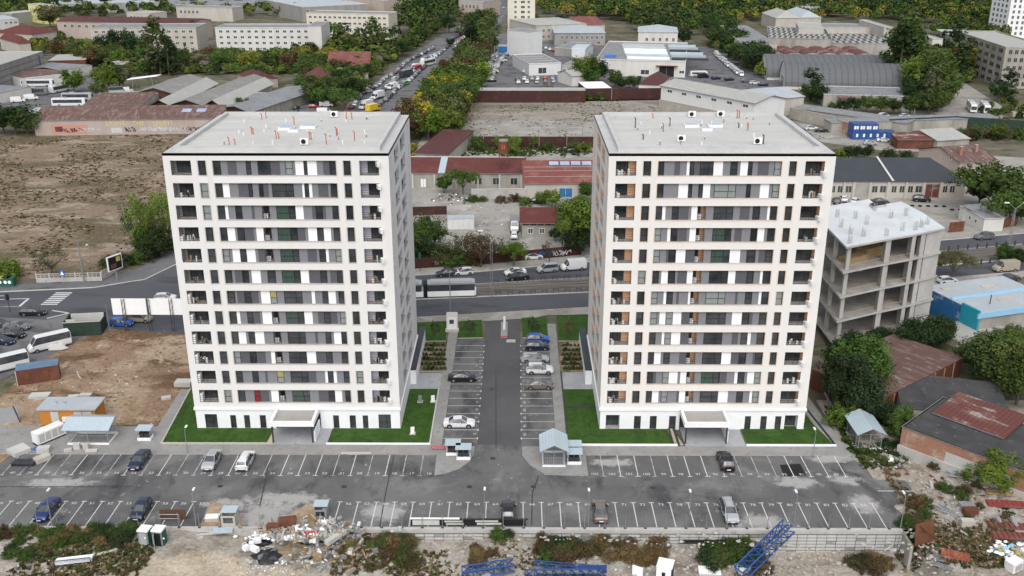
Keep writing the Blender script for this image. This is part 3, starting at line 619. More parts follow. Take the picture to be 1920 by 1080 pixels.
def tower(name,label,x0,rows,wall,reveal,trim,right):
    rnd=random.Random(3 if right else 2)
    t=thing(name,label,'apartment tower',(x0,YF,0))
    fr=lambda u,d,z:(u,d,z); sl=lambda u,d,z:(d,u,z); sr=lambda u,d,z:(TW-d,u,z)
    mb=MB(); ops=[]; S0,S1=6.52,22.8
    cols=[(.95,3.65),(4.57,5.6),(S0,S1),(23.8,24.75),(25.9,28.45)]
    for z in ZT:
        b=z-WH
        for i,(a,c) in enumerate(cols):
            ops.append((a,c,b,z,1.5 if i in (0,4) else (.36 if i==2 else .25),(reveal if i!=2 and not(i==0 and not right) else trim) if i!=0 else ('loggia_grey' if not right else reveal),None))
    carve(mb,TW,3.4,HTW,ops,wall,fr)
    sops=[]
    for z in ZT:
        b=z-WH
        for a,c,dp in ((1.7,2.4,.2),(6.0,11.2,.6),(13.2,19.4,.6),(23.6,24.3,.2)): sops.append((a,c,b,z,dp,reveal,None))
    carve(mb,TD,3.4,HTW,sops,wall,sr); carve(mb,TD,3.4,HTW,sops,wall,sl)
    mb.face([(0,TD,0),(TW,TD,0),(TW,TD,HTW),(0,TD,HTW)],wall)
    mb.build('facade',parent=t)
    # trim bands framing every opening
    q=MB()
    for z in ZT:
        b=z-WH
        for i,(a,c) in enumerate(cols):
            if i in (0,4): continue
            e=.11
            q.box(a-e,c+e,-.03,.0,b-e,b,trim); q.box(a-e,a,-.028,0,b,z,trim); q.box(c,c+e,-.028,0,b,z,trim); q.box(a-e,c+e,-.03,0,z,z+.05,trim)
    q.build('window_surround',parent=t)
    q=MB(); z=ZT[0]-WH-.12; q.box(S0-.1,S1+.1,-.025,0,z-.93,z-.02,'spandrel_white'); q.box(4.5,5.7,-.025,0,z-.93,z-.02,'spandrel_white'); q.box(23.7,24.8,-.025,0,z-.93,z-.02,'spandrel_white')
    q.build('spandrel',parent=t)
    # panels, windows and loggias of the central band
    pc={'G':'grey_panel','D':'dark_panel','w':'white_panel'}; pn={'G':'grey_panel','D':'dark_panel','w':'white_panel'}
    for ri,(z,row) in enumerate(zip(ZT,rows)):
        seg=parse(row); tot=sum(s[1] for s in seg); k=(S1-S0)/tot; u=S0; b=z-WH
        for ch,wd in seg:
            wd*=k
            if ch in pc:
                p=MB(); p.box(.01,wd-.01,.0,.06,.0,WH,pc[ch]); p.build(pn[ch],parent=t,loc=(u,.30,b))
            elif ch=='O':
                p=MB(); D=1.3
                side='orange_reveal' if right else 'loggia_grey'
                p.face([(0,0,0),(0,D,0),(0,D,WH),(0,0,WH)],'loggia_grey'); p.face([(wd,0,0),(wd,D,0),(wd,D,WH),(wd,0,WH)],side)
                p.face([(0,0,.01),(wd,0,.01),(wd,D,.01),(0,D,.01)],'loggia_grey'); p.face([(0,D,0),(wd*.6,D,0),(wd*.6,D,WH),(0,D,WH)],'glass_dark'); p.face([(wd*.6,D,0),(wd,D,0),(wd,D,WH),(wd*.6,D,WH)],side); p.face([(0,0,WH-.01),(wd,0,WH-.01),(wd,D,WH-.01),(0,D,WH-.01)],'loggia_grey')
                o=p.build('loggia',parent=t,loc=(u,.34,b)); link('railing',rail_mesh(wd-.02),o,(.01,-.1,0))
                a=link('air_conditioner',ACM,o,(.05,.35,0)); a.scale=(.7,1,1)
            else:
                put_window(t,u,.3,b,wd,WH,('P' if ch=='W' and rnd.random()<.13 else ch) if ch!='B' else ('B' if rnd.random()<.75 else 'P'),'picture_window' if ch in 'BC' else 'window')
            u+=wd
        for i in (1,3):
            a,c=cols[i]; put_window(t,a,.22,b,c-a,WH,'W' if rnd.random()<.85 else 'P','narrow_window')
        # balconies at the two corners
        for i in (0,4):
            a,c=cols[i]; w_=c-a; D=1.45
            q=MB(); side='orange_reveal' if right else 'lilac_reveal'
            pw=.34*w_ if (right and i==0) or (not right and i==4) else .12*w_
            if (right and i==0): pan=(w_-pw,w_); gl=(0,w_-pw)
            elif (not right and i==4): pan=(0,pw); gl=(pw,w_)
            else: pan=(0,pw); gl=(pw,w_)
            q.face([(pan[0],D,0),(pan[1],D,0),(pan[1],D,WH),(pan[0],D,WH)],side if pw>.5 else 'loggia_grey')
            q.face([(gl[0],D,0),(gl[1],D,0),(gl[1],D,WH),(gl[0],D,WH)],'glass_dark')
            for x in (gl[0],gl[0]+(gl[1]-gl[0])*.36,gl[0]+(gl[1]-gl[0])*.7,gl[1]-.06): q.box(x,x+.07,D-.05,D-.005,0,WH,'frame_dark')
            q.box(gl[0],gl[1],D-.052,D-.006,1.5,1.57,'frame_dark')
            o=q.build('balcony',parent=t,loc=(a,0,b)); link('railing',rail_mesh(w_-.02),o,(.01,.06,0))
            if i==0:
                ax,ay,sc,rz=(.45,.35,1,R(-90)) ; n=1
                for kk in range(1 if right else (2 if ri>5 else (1 if ri in(3,) else 0))): link('air_conditioner',ACM,o,(.05,.95 if not right else .9,.02+kk*.68),R(-90)) if not right else link('air_conditioner',ACM,o,(.06,.85,.02),R(-70))
            else:
                link('air_conditioner',ACM,o,(w_-.45,.2,.02 if right else (1.25 if ri<4 else .1)),R(-65))
            if rnd.random()<.55:
                cl=MB(); 
                for kk in range(rnd.randint(2,5)):
                    x=rnd.uniform(.5,w_-.9); s=rnd.uniform(.15,.32); cl.box(x,x+s,.3,.3+s,0.01,rnd.uniform(.4,1.0),rnd.choice(['white_plastic','wood','metal_grey','old_wood','frame_white']))
                cl.build('balcony_clutter',parent=o)
    # side windows
    for ri,z in enumerate(ZT):
        b=z-WH
        for a,c,dp in ((1.7,2.4,.18),(6.0,11.2,.58),(13.2,19.4,.58),(23.6,24.3,.18)):
            nm='side_window'
            if right: put_window(t,dp,c,b,c-a,WH,'B',nm,R(-90))
            else: put_window(t,TW-dp,a,b,c-a,WH,'B',nm,R(90))
            if c-a>2:
                if right: link('side_railing',bar_mesh(c-a),t,(.08,a,b),R(90))
                else: link('side_railing',bar_mesh(c-a),t,(TW-.08,a,b),R(90))
    # the blind side gets one closing sheet of glazing behind its openings
    q=MB()
    if right: q.box(TW-.66,TW-.64,.5,TD-.5,4,40.4,'glass_dark')
    else: q.box(.64,.66,.5,TD-.5,4,40.4,'glass_dark')
    q.build('glazing',parent=t)
    # cornice and ground floor
    q=MB(); q.box(-.12,TW+.12,-.14,0,3.15,3.5,'white_plaster'); q.box(TW,TW+.14,0,TD,3.15,3.5,'white_plaster'); q.box(-.14,0,0,TD,3.15,3.5,'white_plaster'); q.build('cornice',parent=t)
    q=MB(); gi=.12
    if right: gw=[(3.7,4.7),(5.95,6.95),(8.7,9.65),(21.2,22.2),(23.9,24.9),(26.0-.0,26.0)]; gw=[(5.0,6.0),(7.3,8.3),(10.1,11.1),(21.1,22.0),(23.4,24.3),(25.5,26.4)][:6]; gb=[(1.0,3.2),(27.0,28.9)]; gb=[(.9,2.9),(26.9,28.8)]
    else: gw=[(5.0,5.85),(7.0,7.85),(9.3,10.2),(20.0,20.85),(22.4,23.3),(24.3,25.1)]; gb=[(1.3,3.1),(26.6,28.4)]
    gops=[(a,c,.12,2.25,.2,'white_plaster',None) for a,c in gw]+[(a,c,.12,2.4,1.3 if right else .2,'white_plaster',None) for a,c in gb]+[(11.6,18.2,0,2.6,.9,'white_plaster',None)]
    carve(q,TW,0,3.15,gops,'white_plaster',lambda u,d,z:(u,d+.04,z))
    q.box(TW-.04,TW-.0,.04,TD,0,3.15,'white_plaster'); q.box(0,.04,.04,TD,0,3.15,'white_plaster')
    q.build('ground_floor_wall',parent=t)
    for a,c in gw: put_window(t,a,.2,.12,c-a,2.13,'W','ground_floor_window')
    for a,c in gb: put_window(t,a,1.3 if right else .2,.12,c-a,2.28,'B','ground_floor_window')
    if not right:
        p=MB(); p.box(0,.5,0,.02,0,1.6,'black'); p.blob((.22,-.06,.75),.42,'headlight',(.5,.2,1.6),seed=3); 
    q=MB(); q.box(11.7,18.1,.9,.95,.1,2.6,'glass_dark'); q.box(11.7,18.1,.86,.9,2.1,2.18,'frame_dark')
    for x in (12.9,14.4,15.9,17.2): q.box(x,x+.08,.86,.9,.1,2.6,'frame_dark')
    q.build('entrance_door',parent=t)
    # canopy over the door
    ex=(11.0,17.7) if not right else (11.3,18.2)
    cA,cB=P(513,830.7).x-x0,P(587,830.7).x-x0
    if right: cA,cB=P(1285,833).x-x0,P(1361,833).x-x0
    y0=-4.3; q=MB(); q.box(cA-.3,cB+.35,y0,-.15,2.75,3.0,'white_plaster'); z1=3.5
    q.box(cA-.3,cB+.35,y0,y0+.35,3.0,z1,'white_plaster'); q.box(cA-.3,cA+.1,y0+.35,-.15,3.0,z1,'white_plaster'); q.box(cB-.05,cB+.35,y0+.35,-.15,3.0,z1,'white_plaster'); q.box(cA+.1,cB-.05,y0+.35,-.15,3.0,3.12,'canopy_top')
    cn=q.build('canopy',parent=t)
    for x in (cA,cB):
        p=MB(); p.box(x-.1,x+.1,y0+.1,y0+.3,.1,2.75,'metal_dark'); p.build('canopy_post',parent=cn)
    p=MB(); p.box(cB+.15,cB+.35,y0+.5,-.15,.1,1.7,'white_plaster'); p.build('ramp_wall',parent=t)
    # roof
    q=MB(); q.box(.0,TW,0,TD,HTW-.35,HTW-.02,'cap_grey'); q.box(-.05,TW+.05,-.06,0.02,HTW-.07,HTW+.02,'metal_dark'); q.box(-.06,.02,.02,TD+.05,HTW-.12,HTW+.02,'metal_dark'); q.box(TW-.02,TW+.06,.02,TD+.05,HTW-.12,HTW+.02,'metal_dark')
    q.build('roof_ledge',parent=t)
    i,th,hh=1.25,.5,.62; q=MB()
    q.box(i,TW-i,i,i+th,HTW-.02,HTW+hh,'cap_grey'); q.box(i,TW-i,TD-i-th+.6,TD-i+.6,HTW-.02,HTW+hh,'cap_grey'); q.box(i,i+th,i+th,TD-i-th+.6,HTW-.02,HTW+hh,'cap_grey'); q.box(TW-i-th,TW-i,i+th,TD-i-th+.6,HTW-.02,HTW+hh,'cap_grey')
    q.build('parapet',parent=t)
    q=MB(); q.box(i+th,TW-i-th,i+th,TD-i-th+.6,HTW-.3,HTW+.12,'roof_membrane'); q.build('roof',parent=t)
    zr=HTW+.12
    def rp(px,py): v=P(px,py,zr); return v.x-x0,v.y-YF
    lights=[((538,242),2.2,1.9),((579,239),2.2,1.9),((551,246.5),1.5,1.2)] if not right else [((1296,237),2.1,1.7),((1340,237),2.1,1.7),((1325,244.5),1.5,1.0)]
    for (p_,w_,d_) in lights:
        x,y=rp(*p_); k=MB(); k.box(x-w_/2,x+w_/2,y-d_/2,y+d_/2,zr,zr+.35,'white_plastic'); s=k.build('skylight',parent=t)
        k=MB(); k.prism([(x-w_/2+.15,y-d_/2+.15),(x+w_/2-.15,y-d_/2+.15),(x+w_/2-.15,y+d_/2-.15),(x-w_/2+.15,y+d_/2-.15)],zr+.35,zr+.42,'skylight_glass'); k.build('pane',parent=s)
    reds=[(475,252),(472.5,251),(518,261),(523,260),(441,272),(612,271),(631,255),(633,254),(665,264),(499,222),(491,224),(552,236),(650,225),(660,224),(581,262),(584,262),(430,272)] if not right else [(1243.5,247),(1224,222),(1402,245),(1382,222),(1386,222),(1256,237),(1385,240),(1191,240),(1206,262),(1431,270)]
    for n_,(a,b_) in enumerate(reds):
        x,y=rp(a,b_); h_=rnd.uniform(.7,1.5) if not right else rnd.uniform(.6,1.5); k=MB(); mt='pipe_red' if (not right or n_ in (0,1,2,3,4)) else 'metal_dark'; k.tube((x,y,zr),(x,y,zr+h_),.075,mt,n=6); k.tube((x,y,zr+h_),(x-.2,y,zr+h_+.12),.085,mt,n=6); k.build('vent_pipe',parent=t)
    for _ in range(22):
        x=rnd.uniform(3,TW-3); y=rnd.uniform(3,TD-3); k=MB(); h_=rnd.uniform(.25,.55); k.tube((x,y,zr),(x,y,zr+h_),.09,rnd.choice(['white_plastic','white_plastic','metal_grey']),n=6); k.tube((x,y,zr+h_),(x,y,zr+h_+.06),.13,'white_plastic',n=6); k.build('roof_vent',parent=t)
    for p_ in ([(627,220),(571,272)] if not right else [(1297,220),(1351,219.5),(1277,266),(1420,271)]):
        x,y=rp(*p_); k=MB(); k.box(x-.55,x+.55,y-.2,y+.2,zr+.1,zr+.95,'white_plastic'); k.tube((x-.08,y-.23,zr+.52),(x-.08,y-.2,zr+.52),.33,'fan_black',n=12); k.box(x-.5,x-.4,y-.3,y+.3,zr,zr+.1,'metal_grey'); k.box(x+.4,x+.5,y-.3,y+.3,zr,zr+.1,'metal_grey'); k.build('air_conditioner',parent=t)
    return t
tower('apartment_tower','tall white apartment tower with grey balconies and lilac side reveals, left of the driveway',-46.6,ROWS_L,'render_left','lilac_reveal','taupe_trim',False)
tower('apartment_tower','tall warm white apartment tower with orange reveals beside the unfinished concrete frame',12.2,ROWS_R,'render_right','orange_reveal','peach_trim',True)
# sunken ramp walls at the towers' inner flanks
for x0,x1,px,lab in ((-16.8,-15.9,0,'low white ramp wall with a dark coping along the left tower'),(11.1,12.15,0,'low white ramp wall with a dark coping along the right tower')):
    o=thing('ramp_wall',lab,'wall',(x0,141,0)); q=MB(); q.box(0,x1-x0-.02,0,17,0,2.6,'white_plaster'); q.build('wall',parent=o); q=MB(); q.box(-.08,x1-x0+.02,-.1,17.2,2.6,2.8,'roof_dark'); q.build('coping',parent=o)
# ============================================================ BUILDINGS
WM={}
def far_window(w,h,glass='glass_far',frame='frame_white'):
    k=(round(w,2),round(h,2),glass,frame)
    if k not in WM:
        q=MB(); t=min(.09,w*.12); q.box(0,w,-.05,0,0,t,frame); q.box(0,w,-.05,0,h-t,h,frame); q.box(0,t,-.05,0,t,h-t,frame); q.box(w-t,w,-.05,0,t,h-t,frame)
        if w>1.1: q.box(w/2-t/2,w/2+t/2,-.05,0,t,h-t,frame)
        g=MB(); g.face([(t,-.02,t),(w-t,-.02,t),(w-t,-.02,h-t),(t,-.02,h-t)],glass)
        WM[k]=(q.mesh('window'),g.mesh('pane'))
    return WM[k]
def wins(t,L,D,specs,near=False):
    for sp in specs:
        face,u0,u1,n,z0,z1,w=sp[:7]; m_=(L if face in 'FB' else D)-.4
        if u1>m_ and n>1: n=max(1,int(round(n*(m_-u0)/(u1-u0)))); u1=m_
        if u0>=m_-w: continue
        nm=sp[7] if len(sp)>7 else 'window'; gl=sp[8] if len(sp)>8 else 'glass_far'; fr=sp[9] if len(sp)>9 else 'frame_white'
        f,p=far_window(w,z1-z0,gl,fr)
        for i in range(n):
            u=u0+(u1-u0)*(i+.5)/n-w/2
            loc,rz={'F':((u,-.004,z0),0),'R':((L+.004,u,z0),R(90)),'L':((-.004,u+w,z0),R(-90)),'B':((u+w,D+.004,z0),R(180))}[face]
            o=link(nm,f,t,loc,rz); link('door_leaf' if 'door' in nm or 'gate' in nm else 'pane',p,o)
def bld(name,label,a,b,back,h,roof='flat',rh=2.,wall='wall_cream',rmat='bitumen_grey',ws=(),cat='building',group=None,eave=.4,ground=False,par=.4,chim=(),over=None):
    A=P(*a,0 if ground else h); B=P(*b,0 if ground else h); A=Vector((A.x,A.y)); B=Vector((B.x,B.y)); d=B-A; L=d.length; rz=math.atan2(d.y,d.x)
    if isinstance(back,(int,float)): D=back
    else:
        C=P(*back,h if not ground else 0); n=Vector((-d.y,d.x)).normalized(); D=(Vector((C.x,C.y))-A).dot(n)
    t=thing(name,label,cat,(A.x,A.y,0),rz,group)
    w=MB(); r=MB(); e=eave
    if roof=='flat':
        w.box(0,L,0,D,-.1,h-.01,wall); w.build('wall',parent=t)
        r.box(-.05,L+.05,-.05,D+.05,h-.005,h+.12,rmat)
        if par:
            for q in ((-.1,L+.1,-.1,.15),(-.1,L+.1,D-.15,D+.1),(-.1,.15,.15,D-.15),(L-.15,L+.1,.15,D-.15)): r.box(q[0],q[1],q[2],q[3],h+.1,h+par,'wall_lightgrey' if par<.5 else wall)
        r.build('roof',parent=t)
    else:
        w.box(0,L,0,D,-.1,h-.01,wall); th=.14
        if roof=='gx':
            w.face([(0,0,h),(0,D,h),(0,D/2,h+rh)],wall); w.face([(L,0,h),(L,D,h),(L,D/2,h+rh)],wall); s=rh/(D/2)
            for sg,y0 in ((1,0),(-1,D)):
                r.face([(-e,y0-sg*e,h-s*e+th),(L+e,y0-sg*e,h-s*e+th),(L+e,D/2,h+rh+th),(-e,D/2,h+rh+th)],rmat)
                r.face([(-e,y0-sg*e,h-s*e),(L+e,y0-sg*e,h-s*e),(L+e,D/2,h+rh),(-e,D/2,h+rh)],rmat); r.face([(-e,y0-sg*e,h-s*e),(L+e,y0-sg*e,h-s*e),(L+e,y0-sg*e,h-s*e+th),(-e,y0-sg*e,h-s*e+th)],'metal_grey')
        elif roof=='gy':
            w.face([(0,0,h),(L,0,h),(L/2,0,h+rh)],wall); w.face([(0,D,h),(L,D,h),(L/2,D,h+rh)],wall); s=rh/(L/2)
            for sg,x0 in ((1,0),(-1,L)):
                r.face([(x0-sg*e,-e,h-s*e+th),(x0-sg*e,D+e,h-s*e+th),(L/2,D+e,h+rh+th),(L/2,-e,h+rh+th)],rmat)
                r.face([(x0-sg*e,-e,h-s*e),(x0-sg*e,-e,h-s*e+th),(L/2,-e,h+rh+th),(L/2,-e,h+rh)],'wall_lightgrey')
        elif roof=='shed':
            w.face([(0,0,h),(0,D,h),(0,D,h+rh)],wall); w.face([(L,0,h),(L,D,h),(L,D,h+rh)],wall); w.face([(0,D,h),(L,D,h),(L,D,h+rh),(0,D,h+rh)],wall); s=rh/D
            q=[(-e,-e,h-s*e),(L+e,-e,h-s*e),(L+e,D+e,h+rh+s*e),(-e,D+e,h+rh+s*e)]; r.face(q,rmat); r.face([(x,y,z+th) for x,y,z in q],rmat); r.face([q[0],q[1],(q[1][0],q[1][1],q[1][2]+th),(q[0][0],q[0][1],q[0][2]+th)],'metal_grey')
        elif roof=='hip':
            k=min(L,D)/2; q=[(-e,-e,h),(L+e,-e,h),(L+e,D+e,h),(-e,D+e,h)]
            if L>=D: r0,r1=(k,D/2,h+rh),(L-k,D/2,h+rh); r.face([q[0],q[1],r1,r0],rmat); r.face([q[1],q[2],r1],rmat); r.face([q[2],q[3],r0,r1],rmat); r.face([q[3],q[0],r0],rmat)
            else: r0,r1=(L/2,k,h+rh),(L/2,D-k,h+rh); r.face([q[0],q[1],r0],rmat); r.face([q[1],q[2],r1,r0],rmat); r.face([q[2],q[3],r1],rmat); r.face([q[3],q[0],r0,r1],rmat)
            r.face(q[::-1],rmat)
        elif roof in('bx','by'):
            n=14; W_=D if roof=='bx' else L; LL=L if roof=='bx' else D; pr=[]
            for i in range(n+1):
                a_=math.pi*i/n; pr.append((W_/2-math.cos(a_)*(W_/2+e*.3),h+math.sin(a_)*rh))
            f=(lambda u,c,z:(u,c,z)) if roof=='bx' else (lambda u,c,z:(c,u,z))
            for (c0,z0),(c1,z1) in zip(pr,pr[1:]): r.face([f(-e,c0,z0),f(LL+e,c0,z0),f(LL+e,c1,z1),f(-e,c1,z1)],rmat)
            for u in (0,LL): w.face([f(u,c,z-.05) for c,z in pr],wall)
        w.build('wall',parent=t); ro=r.build('roof',parent=t)
        for (cx,cy) in chim:
            q=MB(); q.box(cx-.35,cx+.35,cy-.35,cy+.35,h,h+rh+.9,'brick_wall'); q.box(cx-.42,cx+.42,cy-.42,cy+.42,h+rh+.9,h+rh+1.0,'raw_concrete'); q.build('chimney',parent=ro)
    if ws: wins(t,L,D,ws)
    return t,L,D
# ---- depot between the towers
t,L,D=bld('depot_hall','long low depot hall with a plain dark red sheet roof behind the driveway',(700,323.5),(983,325.5),10,4.2,'shed',1.9,'wall_dirty','roof_red',ws=[('F',26.5,52,5,1.0,3.0,2.0,'window','glass_dark','raw_concrete'),('F',12.5,15,1,.1,2.6,1.6,'door','frame_white','wall_grey')],group=None)
q=MB(); 
for x in [L-6*i-1 for i in range(8)]: q=MB(); q.box(x,x+.45,-.3,-.01,0,4.0,'wall_lightgrey'); q.build('pilaster',parent=t)
q=MB(); q.box(0,1.6,-.3,13.2,.1,.2,'roof_lightblue',tilt=0); s=1.9/10; x_=P(822,322,4.2).x-t.location.x
q=MB(); q.face([(x_,-.45,4.3),(x_+1.9,-.45,4.3),(x_+1.9,10.3,4.3+s*10.8),(x_,10.3,4.3+s*10.8)],'roof_lightblue'); q.face([(x_,-.45,4.2),(x_,10.3,4.2+s*10.8),(x_,10.3,4.3+s*10.8),(x_,-.45,4.3)],'roof_metal'); q.build('roof_flashing',parent=t)
q=MB(); q.box(0,L,10.1,10.4,5.4,6.5,'wall_lightgrey'); q.build('back_parapet',parent=t)
t,L,D=bld('workshop_hall','cream workshop hall with a faded patchy red roof and four blue skylights',(984,344),(1130,343),10.5,4.0,'shed',3.4,'wall_cream','roof_faded_red',ws=[('F',8.8,13.0,1,.1,2.7,3.6,'gate','blue_wall','wall_lightgrey'),('F',14.5,17.5,1,1.2,2.6,1.9,'window','glass_dark','raw_concrete'),('F',20,25,1,1.2,2.6,1.9,'window','glass_dark','raw_concrete')])
s=3.4/10.5
for i in range(4):
    x=7.0+i*3.0; q=MB(); q.face([(x,8.4,4.2+s*8.4),(x+2.5,8.4,4.2+s*8.4),(x+2.5,10.2,4.2+s*10.2),(x,10.2,4.2+s*10.2)],'skylight_glass'); q.build('skylight',parent=t)
for yy in (2.8,5.5,7.4): q=MB(); q.box(.2,L-.2,yy,yy+.12,4.17+s*yy,4.27+s*yy,'roof_pale'); q.build('roof_batten',parent=t)
t,L,D=bld('gate_house','small grey lodge with a dark red roof and three square windows in the depot yard',(979,417),(1066,417),6,3.6,'shed',1.5,'wall_dirty','roof_red',ws=[('F',.6,6,2,.9,2.2,1.2,'window','glass_far'),('F',7.,11,2,1.3,2.5,1.3,'window','glass_far'),('F',0,11.,6,2.9,3.45,1.5,'clerestory','glass_dark','rust')],eave=.6)
bld('open_shed','gabled dark maroon shed standing askew behind the long depot hall',(778,288),(838,291),(808,247),4,'shed',.9,'wall_dirty','roof_maroon')
bld('yard_container','long white storage container beside the concrete yard',(839,411),(889,410),3,2.6,'flat',0,'cladding_white','roof_metal',par=0,cat='container')
# retaining wall, yard walls
def wallseg(name,label,pts,h,m,th=.25,cat='wall',cap=None,post=0,z0=0,parts=True,group=None,postm='wall_grey'):
    q=[P(*p) for p in pts]; t=thing(name,label,cat,(q[0].x,q[0].y,0),0,group); o=q[0]
    for i,(a,b) in enumerate(zip(q,q[1:])):
        a=a-o; b=b-o; d=b-a; L=d.length; rz=math.atan2(d.y,d.x); w=MB(); w.box(0,L,-th/2,th/2,z0-.1,h,m)
        if cap: w.box(-.05,L+.05,-th/2-.06,th/2+.06,h,h+.1,cap)
        w.build('panel',parent=t,loc=(a.x,a.y,0),rz=rz)
        if post:
            n=int(L/post)
            for k in range(n):
                w=MB(); w.box(k*post-.1,k*post+.1,-th/2-.1,th/2+.1,0,h+.15,postm); w.build('post',parent=t,loc=(a.x,a.y,0),rz=rz)
    return t
wallseg('yard_wall','pale concrete retaining wall under the depot hall, hung with creeper',[(884,373),(986,372)],2.6,'raw_concrete',.5,cap='wall_lightgrey')
wallseg('yard_wall','low concrete dock edge left of the white storage container',[(770,396),(884,392)],1.0,'raw_concrete',.4)
wallseg('sheet_fence','dark red sheet metal fence at the near edge of the vacant plot',[(855,276),(1115,277)],3.6,'fence_red',.08,cat='fence',post=9)
wallseg('sheet_fence','dark maroon fence left of the white storage container',[(770,404),(838,402)],2.2,'fence_red',.08,cat='fence')
wallseg('sheet_fence','rust brown fence along the far side of the vacant plot below the car dealer yard',[(872,190),(1240,186)],4.6,'fence_red',.1,cat='fence',cap='old_concrete' if 0 else None,post=12)
gf=wallseg('graffiti_fence','brown fence covered with white graffiti along the avenue pavement',[(770,505),(850,499),(960,491),(1090,478)],2.3,'fence_red',.1,cat='fence')
sheet('shed_roof_strip',[(880,185),(1100,185),(1100,172),(880,176)],.02,'old_concrete')
# graffiti scrawl on that fence
def scrawl(parent,seed,w,h,m,loc,rz,n=9):
    r=random.Random(seed); q=MB(); x=0; k=0
    while x<w:
        c=r.uniform(.35,.6)*h; p=[(x+r.uniform(-.1,c),-.01-.001*k,r.uniform(.1,1)*h) for _ in range(5)]
        for a,b in zip(p,p[1:]): q.tube(a,b,.05*h,m,n=4,cap=False)
        x+=c*.9; k+=1
    return q.build('graffiti',parent=parent,loc=loc,rz=rz)
for i,(px,m) in enumerate([(795,'graffiti_white'),(812,'graffiti_white'),(830,'graffiti_white'),(868,'graffiti_white'),(1010,'sign_blue'),(1032,'graffiti_white'),(1048,'lilac_reveal'),(920,'graffiti_white')]):
    a=P(px,502-(px-790)*.075); o=gf.location; scrawl(gf,i,3.6 if i<3 else 2.6,1.4,m,(a.x-o.x,a.y-o.y-.25,.4),R(7))
# water tank on its lattice tower
b=P(944,348); t=thing('water_tower','rusty cylindrical water tank on a steel lattice tower','water tower',(b.x,b.y,0))
q=MB(); q.tube((0,0,9.2),(0,0,12.6),1.55,'rust',n=16); q.tube((0,0,12.6),(0,0,12.9),1.3,'metal_grey',n=12); q.build('tank',parent=t)
q=MB(); q.face([(x,y,10.6+z) for x,y,z in [(-.5,-1.52,0),(.5,-1.52,.1),(.4,-1.52,1.2),(-.3,-1.52,1.0)]],'pipe_red'); q.build('painted_patch',parent=t)
q=MB()
for sx in (-1,1):
    for sy in (-1,1): q.tube((sx*1.2,sy*1.2,0),(sx*1.1,sy*1.1,9.2),.09,'rust',n=4)
for z in (0,2.3,4.6,6.9):
    for a_,b_ in (((-1.2,-1.2),(1.2,-1.2)),((1.2,-1.2),(1.2,1.2)),((-1.2,-1.2),(-1.2,1.2))): q.tube((*a_,z),(*b_,z+2.3),.05,'rust',n=4); q.tube((*b_,z),(*a_,z+2.3),.05,'rust',n=4); q.tube((*a_,z+2.3),(*b_,z+2.3),.05,'rust',n=4)
q.build('lattice',parent=t)
# ---- right of the towers
t,L,D=bld('garage_hall','long cream garage hall with a dark slate grey roof facing the east yard',(1470,340),(1812,340),15,4.6,'hip',4.7,'wall_cream','roof_dark',ws=[('F',8.5,50,9,1.5,3.4,1.9,'window','glass_dark','raw_concrete'),('F',10.,54,7,1.5,3.4,1.9,'window','glass_dark','raw_concrete')] if 0 else [],eave=.5)
step=L/ (342/38.)
for px0,px1,kind in [(1563,1571,'w'),(1575,1585,'w'),(1590,1602,'w'),(1608,1634,'g'),(1640,1651,'w'),(1655,1667,'w'),(1677,1687,'w'),(1692,1702,'w'),(1708,1718,'w'),(1722,1735,'w'),(1741,1768,'r'),(1774,1783,'w'),(1787,1797,'w')]:
    u0=P(px0,360,2.3).x-t.location.x; u1=P(px1,360,2.3).x-t.location.x
    if kind=='w': wins(t,L,D,[('F',u0,u1,1,1.5,3.4,u1-u0,'window','glass_dark','raw_concrete')])
    else: wins(t,L,D,[('F',u0,u1,1,.1,3.9,u1-u0,'gate','wall_dirty' if kind=='g' else 'roof_blotched','raw_concrete')])
for px in (1587,1605,1636,1670,1704,1737,1770,1802): u=P(px,360,2.3).x-t.location.x; q=MB(); q.box(u-.3,u+.3,-.35,-.01,0,4.5,'wall_cream'); q.build('pilaster',parent=t)
u=P(1655,318,6).x-t.location.x; q=MB(); q.face([(u+.0,-.5,4.85),(u+.6,-.5,4.85),(u-1.6,7.5,9.6),(u-2.2,7.5,9.6)],'wall_lightgrey'); q.face([(u+.6,-.5,4.85),(u-1.6,7.5,9.6),(u-1.6,7.5,9.1),(u+.6,-.5,4.3)],'brick_wall'); q.build('fire_wall',parent=t)
t,L,D=bld('derelict_house','small derelict house with a patched rusty red roof behind the garage hall',(1800,305),(1868,300),(1790,275),5,'gx',2.6,'wall_pink','roof_rust',ws=[('F',1,9,3,1.5,3.,.9),('L',2,6,1,4.9,5.9,.8)],chim=((3,4),(9,5)))
bld('guard_hut','long low white hut with a curved grey felt roof at the yard gate',(1800,388),(1846,412),(1818,378),3.0,'flat',1,'wall_white','bitumen_grey',ws=[('F',1,9,3,1.2,2.2,.9,'window','glass_far')],par=.3)
bld('low_shed','low white shed with a grey roof right of the yard gate',(1840,405),(1870,402),6,3.0,'shed',.8,'wall_white','bitumen_grey')
wallseg('sheet_fence','rusty orange sheet fence right of the yard gate',[(1852,432),(1905,424)],2.3,'rust',.1,cat='fence')
wallseg('sheet_fence','rusty brown gate leaf standing open at the east yard',[(1778,437),(1806,434)],2.6,'rust',.1,cat='gate')
